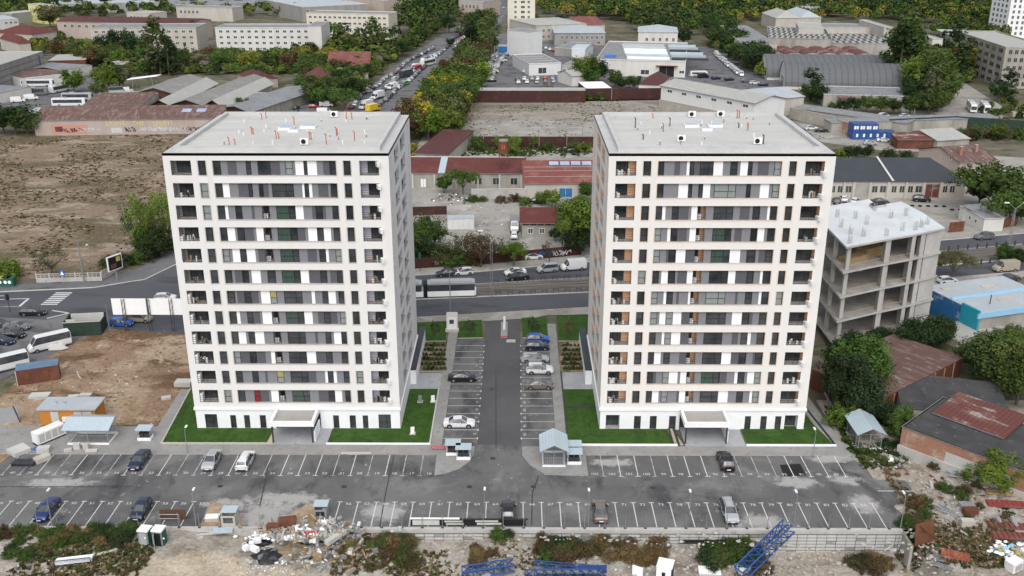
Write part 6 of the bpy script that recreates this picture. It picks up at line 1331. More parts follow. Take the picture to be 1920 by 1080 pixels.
CC={'white':(.72,.73,.74),'silver':(.38,.40,.42),'grey':(.15,.155,.165),'dark grey':(.05,.052,.058),'black':(.012,.012,.014),'dark blue':(.012,.02,.05),'blue':(.02,.10,.42),'red':(.30,.02,.02),'beige':(.35,.31,.25),'yellow':(.75,.50,.03),'green':(.10,.45,.05),'brown grey':(.16,.14,.125),'pale blue':(.28,.38,.5),'royal blue':(.012,.03,.13)}
NAMEOF={'sedan':'parked_car','hatchback':'parked_car','suv':'parked_car','estate car':'parked_car','van':'panel_van','small van':'panel_van','minibus':'minibus'}
def car(x,y,deg,kind,col,label,group=None,near=False,z=.04):
    b,g,f=car_meshes(kind); cat={'van':'van','small van':'van','minibus':'minibus'}.get(kind,'car'); c=CARS[kind]
    if not near:
        o=link(NAMEOF[kind],f,None,(x,y,z),R(deg),CC[col]); return tag(o,label,cat,group)
    t=thing(NAMEOF[kind],label,cat,(x,y,z),R(deg),group); link('body',b,t,color=CC[col]); link('window_glass',g,t)
    tm,rm=wheel_mesh()
    wy=c['st'][3][4]-.08
    for sx in c['ax']:
        for s in (-1,1): w_=link('wheel',tm,t,(sx,s*wy,.33)); link('rim',rm,w_)
    L=c['L']/2; hz=c['st'][-1][2]+.02; tz=c['st'][0][2]-.0; hw=.56
    for s in (-1,1): link('headlight',lamp_mesh('headlight','headlight',.17),t,(L-.1,s*hw,hz+.03)); link('taillight',lamp_mesh('taillight','taillight',.13),t,(-L+.06,s*.62,tz))
    q=KEYS.get('plate'); 
    if not q: m_=MB(); m_.box(-.01,.01,-.26,.26,-.06,.06,'plate'); KEYS['plate']=q=m_.mesh('number_plate')
    link('number_plate',q,t,(L+.045,0,.5)); link('number_plate',q,t,(-L-.04,0,.55))
    link('bumper',KEYS['bumper'],t,(L-.03,0,.36)); link('bumper',KEYS['bumper'],t,(-L+.02,0,.38))
    if kind in('suv','estate car','minibus','van'):
        for s in (-1,1):
            st=c['st'][3]; m_=MB(); m_.box(-1.3,.3,s*st[6]*.86-.02,s*st[6]*.86+.02,st[3]+.02,st[3]+.07,'metal_dark'); m_.build('roof_rail',parent=t)
    mm=MB()
    for s in (-1,1): m_=MB(); x0=c['st'][-4][0] if kind in CARS and kind not in('van','minibus','small van') else c['st'][-3][0]-.2; m_.box(x0,x0+.12,s*.92-.1,s*.92+.1,.95,1.1,'black'); m_.build('mirror',parent=t)
    return t
def carp(px,py,deg,kind,col,label,group=None,near=True,h=.7): p=P(px,py,h); return car(p.x,p.y,deg,kind,col,label,group,near)
def park(px,row,deg,kind,col,label): x=P(px,{1:868,0:956}[row],.7).x; return car(x,{1:116.6,0:104.6}[row],deg,kind,col,label,'cars in the front car park',True,.05)
park(256,1,-91,'sedan','dark blue','dark blue black saloon parked nose out in the upper row, left')
park(393,1,-90,'sedan','silver','silver saloon with its nose out, beside the white estate in the upper row')
park(457,1,90,'estate car','white','white estate car with roof rails and dark rear window in the upper row')
park(1362,1,90,'suv','black','black off-roader parked tail out before the right tower')
park(86,0,-90,'sedan','royal blue','bright blue saloon with pale headlights at the lower left of the car park')
park(263,0,-90,'hatchback','dark blue','dark blue hatchback near the portable toilets in the lower row')
park(953,0,90,'hatchback','black','small black car with pale roof rails, tail to the wall, in the lower row')
park(1125,0,90,'sedan','brown grey','brownish grey saloon tail to the retaining wall in the lower row')
park(1367,0,-90,'estate car','silver','silver car with its nose to the wall beside the white dust patch')
for px,py,kd,co,lab in ((867,706,'sedan','black','black saloon, the only dark car in the bays left of the driveway'),(861,791,'sedan','white','white saloon in the bays left of the driveway'),(1009,634,'hatchback','blue','bright blue hatchback, farthest of the cars right of the driveway'),(1008,648,'hatchback','dark blue','dark blue hatchback directly in front of the bright blue one'),(1003,671,'estate car','silver','pale silver estate car right of the driveway, behind the white off-roader'),(1012,692,'suv','white','white off-roader between two silver grey cars right of the driveway'),(1011,720,'sedan','brown grey','grey saloon nearest the viewer in the bays right of the driveway')): carp(px,py,0,kd,co,lab,'cars beside the driveway')
# avenue
for px,py,deg,kd,co,lab in ((869,509,193,'hatchback','white','white car just beyond the tram on the avenue'),(838,511,193,'sedan','dark grey','dark car half hidden behind the tram'),(966,509,194,'sedan','white','white saloon in the far lane of the avenue, behind a black one'),(971,518,194,'sedan','black','black saloon in the far lanes of the avenue beside a white one'),(1026,504,195,'small van','silver','silver people carrier on the avenue left of the white van'),(1075,500,195,'van','white','white panel van on the avenue beside the right tower'),
    (1846,443,192,'suv','grey','blue grey off-roader driving on the avenue at the right'),(1776,525,12,'hatchback','white','white car half hidden behind the unfinished building'),(1893,520,12,'sedan','dark grey','dark car on the avenue behind the blue hall')): carp(px,py,deg,kd,co,lab,'vehicles on the avenue')
p=P(1886,500,1); car(p.x,p.y,192,'van','beige','pale truck under the trees on the avenue at the right edge','vehicles on the avenue',True)
# west lot
for px,py,deg,kd,co,lab in ((62,584,2,'estate car','black','black estate car parked beside the crosswalk at the left'),(31,611,-3,'sedan','grey','grey saloon, middle one of the cars at the left edge'),(22,626,-5,'sedan','black','black saloon in front of the grey saloon at the left edge'),(2,638,-5,'sedan','dark blue','dark blue car cut off by the left edge'),(228,604,-4,'hatchback','blue','bright blue hatchback behind the billboard'),(310,557,5,'hatchback','white','white car on the junction behind the billboard'),(317,463,10,'small van','black','black van beside the dry field bushes'),(-4,606,0,'sedan','dark grey','dark car farthest left by the crosswalk')): carp(px,py,deg,kd,co,lab,'cars around the west junction')
carp(92,640,-142,'minibus','white','white minibus with black side windows beside the brown container','white minibuses at the left',True,1.3)
carp(10,680,-142,'minibus','white','white minibus cut off by the left edge below the first','white minibuses at the left',True,1.3)
p=P(262,596,.8); car(p.x,p.y,-3,'small van','beige','pale pickup carrying a white board behind the billboard',None,True)
# east yard, lane
for px,py,deg,kd,co,lab in ((1568,376,80,'hatchback','dark grey','dark grey car at the tower edge in the east yard'),(1582,372,80,'hatchback','white','white car with black roof in the east yard row'),(1603,376,60,'hatchback','white','white car turned askew in the east yard'),(1650,377,0,'sedan','dark grey','dark car with a white bonnet before the garage hall'),(1728,373,-12,'suv','black','black off-roader standing alone in the east yard'),(1521,240,5,'suv','white','white off-roader parked against the lane wall'),(1540,244,5,'sedan','black','black car parked against the lane wall'),(1632,268,-8,'suv','silver','silver off-roader on the lane in front of the blue containers'),(1657,262,-8,'sedan','white','white saloon in front of the blue containers'),(964,440,90,'hatchback','white','white hatchback in the depot yard below the truck'),(1008,376,0,'sedan','black','black car under the tree beside the workshop hall'),(955,448,0,'small van','white','white van half behind the graffiti fence') if 0 else (1000,480,10,'hatchback','white','white car just behind the graffiti fence')): carp(px,py,deg,kd,co,lab,'cars in the yards')
# far rows
FR=random.Random(31); KP=['sedan','hatchback','hatchback','suv','estate car','sedan']; CP=['white','silver','grey','dark grey','black','dark blue','silver','white','red','pale blue','grey']
def row(line,step,deg,where,kinds=KP,cols=CP,miss=.06,jit=.4,group=None,face=None):
    q=[P(*a,.6) for a in line]; out=[]
    for a,b in zip(q,q[1:]):
        d=b-a; n=max(1,int(d.length/step)); ang=math.degrees(math.atan2(d.y,d.x)) if deg is None else deg
        for k in range(n):
            if FR.random()<miss: continue
            p=a+d*((k+.5)/n); out.append((p.x+FR.uniform(-jit,jit),p.y+FR.uniform(-jit,jit),ang+FR.uniform(-4,4),FR.choice(kinds),FR.choice(cols)))
    cnt={}
    for o in out:
        k_=(o[3],o[4]); cnt[k_]=cnt.get(k_,0)+1
    seen={}
    for o in out:
        k_=(o[3],o[4]); seen[k_]=seen.get(k_,0)+1
        kn={'suv':'off-roader','sedan':'saloon'}.get(o[3],o[3])
        lab=(f'{o[4]} {kn} {where}' if cnt[k_]==1 else f'{nth(seen[k_])} nearest {o[4]} {kn} {where}')
        car(o[0],o[1],o[2],o[3],o[4],lab,group or 'cars '+where)
row([(651,209),(662,198),(677,177),(705,163),(723,146),(738,138),(763,115),(794,100),(816,88)],5.3,None,'in the kerb row left of the boulevard',miss=.02)
row([(692,210),(720,189),(736,175),(751,161),(770,148),(788,131),(812,109),(834,92)],5.3,None,'in the left traffic lane of the boulevard',miss=.02)
row([(676,204),(700,184),(722,165),(744,148),(770,132),(800,110),(825,98)],6.5,None,'in the middle row of the boulevard jam',miss=.02,kinds=KP+['van','van'],cols=['white','white','silver','grey','black'])
row([(662,186),(676,172),(700,155)],6.0,None,'in the outer row by the verge bushes',jit=.8)
row([(836,90),(850,72),(868,62),(880,52)],5.8,None,'beyond the boulevard crossing, left row')
row([(850,92),(862,76),(880,64),(893,50)],6.5,None,'beyond the boulevard crossing, right row')
row([(882,52),(898,36),(920,22),(938,6)],7.5,None,'in the far row of white vans',kinds=['van','van','suv'],cols=['white','white','white','grey'],jit=1)
row([(905,58),(925,35),(945,12)],22,None,'on the far carriageway of the boulevard',miss=.1,jit=1.5)
carp(853,80,10,'sedan','white','white car crossing the boulevard at the far junction',None,False); carp(717,213,62,'sedan','dark blue','dark blue car on the boulevard beside the yellow van',None,False)
carp(757,200,65,'hatchback','white','white car half under the golden trees',None,False)
carp(761,155,64,'small van','green','bright green van in the boulevard jam',None,False,1)
row([(963,148),(1042,146)],3.1,88,'in the farther dealer row',miss=.05,jit=.3); row([(964,154),(1046,152)],4.0,92,'in the nearer dealer row',miss=.1,jit=.3)
row([(905,150),(912,130),(930,104),(945,92)],3.0,8,'in the second file at the dealer fence',cols=['white','silver','grey','dark grey','white','black'],miss=.05)
row([(918,152),(924,130),(944,104),(962,92)],3.0,172,'in the third file at the dealer fence',cols=['white','silver','grey','white','dark blue','black'],miss=.05)
for i,(a,b) in enumerate([((905,152),(936,150)),((905,143),(938,140)),((908,134),(940,131)),((908,124),(948,120)),((912,116),(952,112)),((925,107),(955,104)),((930,98),(985,95)),((935,91),(985,88))]):
    row([a,b],6.2,FR.choice([8,172]),f'in the {nth(i+1)} nearest row at the dealer fence',cols=['white','silver','grey','dark grey','white','dark blue','black','red' if i==3 else 'white'],miss=.05)
carp(927,134,5,'sedan','yellow','yellow and black car at the dealer fence',None,False); carp(1002,137,0,'sedan','white','white saloon before the dealer garage wall',None,False); carp(983,133,90,'hatchback','white','white hatchback left of the dealer garage',None,False); carp(978,120,80,'suv','black','black off-roader alone left of the dealer garage',None,False); carp(980,106,85,'hatchback','white','white hatchback by the dealer garage roof corner',None,False)
row([(1058,138),(1072,148)],3.5,60,'beside the dealer garden shed',cols=['black','dark grey','black'])
row([(1003,82),(1012,98)],6,20,'in the back court of the dealer'); row([(1020,88),(1040,96)],5,90,'by the low yard shed',cols=['white','black','red','white'])
row([(1230,133),(1275,137)],4.5,8,'in front of the repair works'); row([(1130,140),(1150,146)],3,5,'under the repair works trees',cols=['white','silver'])
row([(1290,140),(1330,145),(1380,150)],5,15,'in the court beside the long white hall',kinds=KP+['van','van'],cols=['white','white','white','dark blue','black'])
row([(1338,98),(1360,118),(1372,128),(1390,142)],6,None,'along the east street',kinds=['van','van','suv'],cols=['white'],miss=.1); row([(1390,150),(1440,160)],5,10,'in front of the barrel halls')
row([(1640,217),(1715,218)],7,30,'behind the long dark felt shed',kinds=['van','small van','suv'],cols=['white','white','dark grey'])
row([(560,190),(555,215)],9,80,'in the side yard by the flat garage',cols=['dark grey','grey']); carp(588,199,5,'hatchback','red','red hatchback in the side yard',None,False); carp(612,197,5,'van','white','white van in the side yard beside the red hatchback',None,False); carp(440,213,3,'van','white','white van showing behind the tower roof',None,False); carp(608,210,3,'van','white','white van half hidden behind the tower roof parapet',None,False)
row([(85,78),(180,55)],8,15,'in the court of the yellow warehouse')
row([(20,192),(70,182)],6,20,'by the blue grey shed at the left edge',kinds=['van'],cols=['white'],miss=0); row([(112,158),(135,155)],4,60,'beside the depot lean-to',kinds=['van','hatchback'],cols=['white','silver'],miss=0)
carp(220,170,20,'minibus','silver','silver minibus beside the tilted canopy',None,False,1); carp(237,169,20,'van','white','white van beside the silver minibus',None,False,1)
carp(1910,216,0,'van','beige','old beige van in the grass at the right edge',None,False,1)
# box vehicles: buses, trucks, tram
def bus(px,py,deg,label,col='white',L=11.5,W=2.5,H=3.3,cat='coach',name='coach',near=False,two=None,group=None,h=1.5):
    p=P(px,py,h); t=thing(name,label,cat,(p.x,p.y,.04),R(deg),group); c=CC[col]
    b=MB(); s=[(-L/2,.5,1.3,H-.25,W/2-.1,W/2-.05,W/2-.3),(-L/2+.2,.35,1.4,H-.08,W/2,W/2,W/2-.15),(L/2-.9,.35,1.4,H-.05,W/2,W/2,W/2-.15),(L/2-.15,.4,1.2,H-.3,W/2-.05,W/2-.05,W/2-.22),(L/2,.45,.9,H-.9,W/2-.12,W/2-.12,W/2-.3)]
    g=MB(); loft(s,(),(),b,g); b.build('body',parent=t,color=c)
    g=MB()
    for sd in (-1,1): y=sd*(W/2-.02); g.box(-L/2+.5,L/2-1.2,min(y,y+sd*.03),max(y,y+sd*.03),1.45,H-.55,'car_glass',rot=0)
    g.box(L/2-.12,L/2+.03,-W/2+.3,W/2-.3,1.2,H-.7,'car_glass'); g.build('window_band',parent=t)
    g=MB(); g.box(-L/4,-L/4+2.2,-.7,.7,H-.02,H+.22,'mesh_grey'); g.build('roof_unit',parent=t)
    if name!='tram':
        tm,rm=wheel_mesh(.48,.28)
        for sx in (-L*.28,L*.32):
            for sd in (-1,1): w_=link('wheel',tm,t,(sx,sd*(W/2-.1),.48)); link('rim',rm,w_)
    return t
bus(803,117,63,'large white coach standing in the boulevard jam',L=12)
bus(762,138,63,'dark fronted bus in the boulevard jam behind the green van','dark grey',L=9)
bus(70,156,2,'white coach parked lengthwise beside the grey warehouse','white',L=14); bus(112,166,68,'white coach seen from its rear in the depot','white',L=10); bus(130,192,3,'long white coach with dark windows nearest the graffiti hall','white',L=13); bus(145,182,3,'pale coach behind the long white one in the depot','silver',L=12); bus(68,172,10,'derelict grey bus body in the depot','grey',L=9)
bus(1822,200,-106,'left one of the two white coaches in the yard at the upper right','white',L=12); bus(1847,202,-106,'right one of the two white coaches in the yard at the upper right','white',L=12); bus(1310,138,5,'white long minibus in the court behind the long white hall','white',L=8,H=2.8)
def truck(px,py,deg,label,box,cab='white',L=7,H=3.2,h=1.2):
    p=P(px,py,h); t=thing('truck',label,'truck',(p.x,p.y,.04),R(deg)); b=MB(); b.box(-L/2,L/2-2.0,-1.15,1.15,.9,H,'car_paint'); b.build('cargo_box',parent=t,color=CC[box]); b=MB(); g=MB()
    loft([(L/2-1.9,.4,1.4,2.4,1.0,1.0,.85),(L/2-.7,.4,1.4,2.4,1.0,1.0,.85),(L/2-.25,.4,1.35,1.5,1.0,1.0,.9),(L/2,.5,.9,1.0,.9,.9,.8)],(0,1),(1,),b,g); b.build('cab',parent=t,color=CC[cab]); g.build('window_glass',parent=t)
    b=MB(); b.box(-L/2,L/2-.3,-.5,.5,.5,.88,'metal_dark'); b.build('chassis',parent=t); tm,rm=wheel_mesh(.45,.26)
    for sx in (-L*.28,L*.33):
        for sd in (-1,1): w_=link('wheel',tm,t,(sx,sd*.95,.45)); link('rim',rm,w_)
truck(708,180,-117,'white box truck facing the viewer in the boulevard row','white'); truck(686,198,-117,'white truck next to the yellow one beyond the tower roof','white'); truck(700,204,60,'pale yellow box truck at the near end of the boulevard row','yellow','yellow'); truck(780,130,-117,'small truck with a red and white box in the jam','red'); truck(965,420,-90,'flatbed truck with a grey load in the depot yard','grey','white',7,2.4)
truck(736,162,-117,'white delivery truck among the cars of the middle row','white',L=6,H=2.8)
a=P(782,541,1.8); b=P(893,538,1.8); d=(b-a); rz=math.degrees(math.atan2(d.y,d.x))
for k,(px,L_) in enumerate(((846,9.6),(766,8.5))):
    f=(px-782)/(893-782); p=a+d*f
t=thing('tram','grey and white articulated tram with dark windows passing behind the left tower','tram',(b.x,b.y,.1),R(rz))
def seg(x0,x1,front):
    q=MB(); q.box(x0,x1-(.5 if front else 0),-1.2,1.2,.35,1.45,'white_panel'); 
    if front: q.prism([(x1-.5,-1.2),(x1-.1,-.9),(x1,0),(x1-.1,.9),(x1-.5,1.2)],.35,1.45,'white_panel')
    q.box(x0,x1,-1.15,1.15,.12,.35,'metal_dark'); q.build('body',parent=t)
    q=MB(); q.box(x0+.02,x1-.35,-1.18,1.18,1.45,2.75,'metal_dark'); q.build('window_band',parent=t)
    n=int((x1-x0)/1.9)
    for i in range(n): g=MB(); u=x0+.3+i*(x1-x0-.6)/n; g.box(u,u+(x1-x0-.6)/n-.18,-1.21,-1.185,1.5,2.6,'glass_far'); g.build('window',parent=t)
    q=MB(); q.box(x0,x1-.3,-1.15,1.15,2.75,3.1,'galvanised'); q.box(x0+.6,x1-.9,-.8,.8,3.1,3.35,'mesh_grey'); q.build('roof',parent=t)
seg(-9.6,0,True); seg(-19,-10.4,False)
q=MB(); q.box(-10.4,-9.6,-1.1,1.1,.4,2.9,'black'); q.build('bellows',parent=t)
for x in (-1.5,-8,-12,-17.5): q=MB(); q.tube((x,-1.0,.33),(x,1.0,.33),.32,'metal_dark',n=10); q.build('wheel',parent=t)
# ============================================================ SMALL THINGS
def PZ(px,py):
    z=0
    for _ in range(6):
        p=P(px,py,z); z=pit_h(p.x,p.y) if p.y<YW0 else (rub_h(p.x,p.y) if p.x>46.5 and p.y<136 else 0)
    return P(px,py,z)
D2=random.Random(99)
# retaining wall: poured panels with plank marks
t=thing('retaining_wall','long pale concrete retaining wall with plank formwork marks below the car park','wall',(-28,101.2,0))
x=0; k=0
while x<75.2:
    w_=min(2.4,75.2-x); q=MB(); d=.06 if D2.random()<.2 else .0; q.box(.03,w_-.03,d,.5,-5,-.35,'joint_dark'); 
    zz=-.55
    while zz>-4.6:
        for c in (0,1): x0=.12+c*(w_/2); q.box(x0-.06,x0+w_/2-.13,d-.03,d-.002,zz-.33,zz,'wall_lightgrey' if D2.random()<.8 else 'wall_grey')
        zz-=.45
    q.build('wall_panel',parent=t,loc=(x,0,0)); x+=2.4; k+=1
q=MB(); q.box(0,75.2,-.06,.5,-.35,.16,'raw_concrete'); q.build('coping',parent=t)
t=thing('kerb_edge','low concrete kerb along the left near edge of the car park','kerb',(-95,101.4,0)); q=MB(); q.box(0,67,0,.3,-1,.16,'raw_concrete'); q.build('kerb',parent=t)
t=thing('post_row','row of bare grey steel posts standing along the near edge of the car park','fence',(-64,101.5,.1)); x=.5
while x<111:
    q=MB(); lean=D2.uniform(-.06,.06); q.tube((x,0,0),(x+lean,0,2.1),.045,'metal_grey',n=5); q.box(x-.16,x+.16,-.12,.12,0,.14,'metal_dark'); q.build('post',parent=t); x+=2.48
def lamp(px,py,tpy,label,name='street_lamp',dy=0,head=1,arm=.5,r=.07,side=1,group=None,cat='street lamp'):
    b=P(px,py); h=HT(px,py,tpy); t=thing(name,label,cat,(b.x,b.y,0),0,group); q=MB(); q.tube((0,0,0),(0,0,h),r,'metal_grey',r*.6,n=6); q.build('pole',parent=t)
    if head:
        q=MB(); q.tube((0,0,h-.05),(0,arm*side,h+.12),r*.5,'metal_grey',n=5); q.box(-.13,.13,arm*side-.05 if side>0 else arm*side-.55,arm*side+.55 if side>0 else arm*side+.05,h+.06,h+.2,'white_plastic'); q.build('lamp_head',parent=t)
    return t
GL='lamp posts around the car park'
for px,py,ty,lab in ((98,987,926,'lamp post in front of the bright blue saloon at the lower left'),(368,987,925,'lamp post beside the soil patch at the lower left'),(909,966,924,'lamp post left of the small black car'),(1103,987,926,'lamp post left of the brownish grey saloon'),(1293,966,928,'lamp post left of the silver car by the dust patch'),(1489,983,929,'lamp post directly above the tilted blue crane mast'),(1688,993,931,'lamp post at the right end of the retaining wall'),(352,851,806,'lamp post left of the silver saloon before the left tower'),(1524,858,810,'lamp post in front of the lawn right of the right tower')):
    lamp(px,py,ty,lab,group=GL)
lamp(158,530,452,'thick concrete utility pole on the pavement by the dry field','utility_pole',head=0,r=.17,cat='utility pole'); lamp(177,527,458,'lamp post on the pavement right of the concrete utility pole',side=-1)
lamp(845,598,512,'tall grey mast rising behind the white booth','mast',head=0,r=.12,cat='mast'); lamp(1706,269,204,'leaning concrete utility pole beside the lane','utility_pole',head=0,r=.16,cat='utility pole'); lamp(206,622,570,'thin weathered pole beside the green tarpaulin box','utility_pole',head=0,r=.08,cat='utility pole')
for px,py,ty,lab in ((690,238,208,'first'),(755,170,152,'second'),(775,150,132,'third'),(812,125,108,'fourth'),(980,175,108,'tall white flag pole')):
    if px<900: lamp(px,py,ty,f'{lab} nearest lamp post on the boulevard',group='boulevard lamp posts')
for i,(px,py) in enumerate([(921,118),(927,112),(934,117)]): lamp(px,py,py-27,['left','middle','right'][i]+' one of three white flag poles at the dealer fence','flag_pole',head=0,r=.3,cat='flag pole',group='white flag poles')
for px,py,ty in ((1010,258,240),(1092,258,238),(1128,258,240),(905,278,262)): lamp(px,py,ty,f'wooden pole at the near fence of the vacant plot, '+{1010:'second from the left',1092:'third from the left',1128:'beside the right tower roof',905:'leftmost'}[px],'utility_pole',head=0,r=.14,cat='utility pole')
def lattice_lamp(px,py,ty,label,two):
    b=P(px,py); h=HT(px,py,ty); t=thing('lattice_lamp',label,'street lamp',(b.x,b.y,0)); q=MB()
    for sx in (-1,1):
        for sy in (-1,1): q.tube((sx*.3,sy*.3,0),(sx*.14,sy*.14,h),.035,'metal_grey',n=4)
    n=int(h/.9)
    for i in range(n):
        z=i*h/n; z2=(i+1)*h/n; a=.3-.16*z/h; c=.3-.16*z2/h; s=1 if i%2 else -1
        q.tube((-s*a,-a,z),(s*c,-c,z2),.025,'metal_grey',n=4); q.tube((a,-s*a,z),(c,s*c,z2),.025,'metal_grey',n=4); q.tube((-a,s*a,z),(-c,-s*c,z2),.025,'metal_grey',n=4)
    q.build('lattice_mast',parent=t)
    for s in ((-1,1) if two else (-1,)): q=MB(); q.tube((0,0,h),(s*1.6,0,h+1.4),.05,'metal_grey'); q.box(min(s*1.6,s*2.6),max(s*1.6,s*2.6),-.17,.17,h+1.35,h+1.55,'white_plastic'); q.build('lamp_head',parent=t)
lattice_lamp(922,558,446,'lattice lamp mast on the tram bed between the towers',False); lattice_lamp(1889,470,392,'double headed lattice lamp mast at the right end of the avenue',True)
# bollards by the tram
i=0
for line,nm in (([(925,533),(1102,522)],'far'),([(930,556),(1102,547)],'near')):
    a,b=P(*line[0]),P(*line[1]); t=thing('guard_rail',f'row of short dark guard frames along the {nm} edge of the tram bed','railing',(a.x,a.y,0),0,'guard frames along the tram bed'); d=b-a
    for k in range(9): q=MB(); c=d*(k/8.); q.box(c.x-.04,c.x+.04,c.y-.04,c.y+.04,0,1.1,'metal_dark'); q.box(c.x+.9,c.x+.98,c.y+.2,c.y+.28,0,1.1,'metal_dark'); q.face([(c.x,c.y,.75),(c.x+.9,c.y+.2,.75),(c.x+.9,c.y+.2,.85),(c.x,c.y,.85)],'metal_dark'); q.build('guard_frame',parent=t)
for line,nm in (([(1778,471),(1920,459)],'far'),([(1790,500),(1920,488)],'near')):
    a,b=P(*line[0]),P(*line[1]); t=thing('guard_rail',f'row of short dark guard posts along the {nm} tram bed edge at the right edge','railing',(a.x,a.y,0),0,'guard frames along the tram bed'); d=b-a
    for k in range(9): q=MB(); c=d*(k/8.); q.box(c.x-.13,c.x+.13,c.y-.08,c.y+.08,0,1.2,'metal_dark'); q.build('guard_post',parent=t)
# billboard
A=P(217,620);B=P(348,616); t=thing('billboard_back','long white billboard back on dark lattice legs at the left tower','billboard',(A.x,A.y,0)); L=(B-A).length; h0=HT(217,620,590); h1=HT(217,620,560)
for k in range(2): q=MB(); q.box(k*L*.53,k*L*.53+L*.5,0,.12,h0,h1,'white_panel'); q.build('panel',parent=t)
for u in (.17,.53,.86):
    q=MB(); x=u*L
    for s in (-.25,.25): q.tube((x+s,-.3,0),(x+s,-.15,h1),.06,'metal_dark',n=4)
    for k in range(5): z=k*h1/5; q.tube((x-.25,-.3,z),(x+.25,-.3,z+h1/5),.04,'metal_dark',n=4)
    q.build('leg',parent=t)
b=P(220,527); t=thing('advertising_sign','framed advertising sign on a single post at the junction','advertising sign',(b.x,b.y,0),R(62)); q=MB(); q.tube((0,0,0),(0,0,2.6),.14,'metal_grey'); q.build('post',parent=t); q=MB(); q.box(-1.8,1.8,-.15,.15,2.5,5.6,'white_plastic'); q.build('frame',parent=t)
q=MB(); q.box(-1.6,1.6,-.19,-.155,2.7,5.4,'fan_black'); q.build('poster',parent=t); q=MB(); q.prism([(-1.2,-.21),(.2,-.21),(.2,-.195),(-1.2,-.195)],3.0,3.9,'roof_blotched'); q.prism([(.3,-.21),(1.3,-.21),(1.3,-.195),(.3,-.195)],4.2,5.2,'curtain_yellow'); q.build('poster_picture',parent=t)
# concrete fence by the field
for (p0,p1,lab) in (((70,530),(191,527),'openwork concrete fence along the pavement below the dry field'),((193,525),(262,482),'concrete fence turning up the side street beside the dry field')):
    a,b=P(*p0),P(*p1); d=b-a; t=thing('concrete_fence',lab,'fence',(a.x,a.y,0),math.atan2(d.y,d.x)); L=d.length; n=int(L/2.2); s=L/n
    for k in range(n):
        q=MB(); q.box(k*s+.1,(k+1)*s-.1,-.05,.05,0,1.0,'raw_concrete'); q.box(k*s+.1,(k+1)*s-.1,-.05,.05,1.75,1.9,'raw_concrete')
        for j in range(4): u=k*s+.1+(s-.2)*j/3; q.box(u-.04,u+.04,-.04,.04,1.0,1.75,'raw_concrete')
        q.box(k*s+.1,(k+1)*s-.1,-.03,.03,1.34,1.42,'raw_concrete'); q.build('panel',parent=t)
    for k in range(n+1): q=MB(); q.box(k*s-.09,k*s+.09,-.09,.09,0,2.0,'wall_lightgrey'); q.build('post',parent=t)
b=P(120,533); t=thing('crossing_sign','blue square pedestrian crossing sign before the concrete fence','sign',(b.x,b.y,0)); q=MB(); q.tube((0,0,0),(0,0,2.4),.04,'metal_grey'); q.build('post',parent=t); q=MB(); q.box(-.55,.55,-.07,-.045,1.9,3.0,'sign_blue'); q.build('plate',parent=t); q=MB(); q.face([(-.4,-.08,2.05),(.4,-.08,2.05),(0,-.08,2.85)],'white_panel'); q.build('symbol',parent=t)
for k,px in enumerate((4,14,22)):
    b=P(px,536); t=thing('recycling_bin',['leftmost','middle','rightmost'][k]+' of the green recycling bins at the left edge','recycling bin',(b.x,b.y,0),0,'green recycling bins'); q=MB(); q.box(-.75,.75,-.6,.6,0,1.7,'green_bin'); q.prism([(-.8,-.65),(.8,-.65),(.8,.65),(-.8,.65)],1.7,1.85,'curtain_yellow' if k==0 else 'green_bin'); q.build('body',parent=t); q=MB(); q.tube((0,-.63,1.0),(0,-.61,1.0),.35,'white_panel',n=12); q.build('emblem',parent=t)
b=P(19,585); t=thing('traffic_light','traffic light on a dark post at the left edge','traffic light',(b.x,b.y,0)); q=MB(); q.tube((0,0,0),(0,0,3.4),.07,'metal_dark'); q.build('post',parent=t); q=MB(); q.box(-.2,.2,-.2,.2,2.5,3.6,'black'); q.build('signal_head',parent=t)
b=P(788,508); t=thing('traffic_light','traffic light with a green lamp beside the left tower','traffic light',(b.x,b.y,0)); q=MB(); q.tube((0,0,0),(0,0,3.8),.08,'metal_dark'); q.build('post',parent=t); q=MB(); q.box(-.22,.22,-.2,.2,2.8,4.0,'green_bin'); q.build('signal_head',parent=t)
# green tarpaulin enclosure, brown container
A=P(140,630); t=thing('tarpaulin_enclosure','roofless box wrapped in dark green tarpaulin beside the white minibus','enclosure',(A.x-1.5,A.y-.5,0),R(8))
q=MB(); q.box(0,6.3,0,.1,0,2.7,'tarpaulin'); q.box(0,6.3,4,4.1,0,2.9,'tarpaulin'); q.box(0,.1,.1,4,0,2.8,'tarpaulin'); q.box(6.2,6.3,.1,4,0,2.5,'tarpaulin'); q.build('walls',parent=t)
q=MB(); q.box(-.05,6.35,-.12,-.01,2.7,2.8,'wall_lightgrey'); q.box(.2,1.8,1,1.1,1.2,2.9,'wall_lightgrey'); q.box(.3,6,3.8,3.98,1.2,2.88,'wall_lightgrey'); q.build('frame',parent=t)
def cont(px,py,L,W,H,rz,wall,roof,label,end=None,name='office_container'):
    A=P(px,py); t=thing(name,label,'container',(A.x,A.y,.02),R(rz)); q=MB(); q.box(0,L,0,W,0,H,wall); q.build('body',parent=t); q=MB(); q.box(-.05,L+.05,-.05,W+.05,H,H+.1,roof); q.build('roof',parent=t)
    if end: q=MB(); q.box(-.06,-.01,0,W,.02,H-.02,end); q.build('end_wall',parent=t)
    return t
t=cont(34,724,6.2,2.6,2.6,22,'container_brown','weathered_blue','brown container with a blue roof and a white end on the bare soil','white_panel')
for x in (1.2,3.9): q=MB(); q.box(x,x+.8,-.06,-.01,.9,2.0,'rust'); q.build('shutter',parent=t)
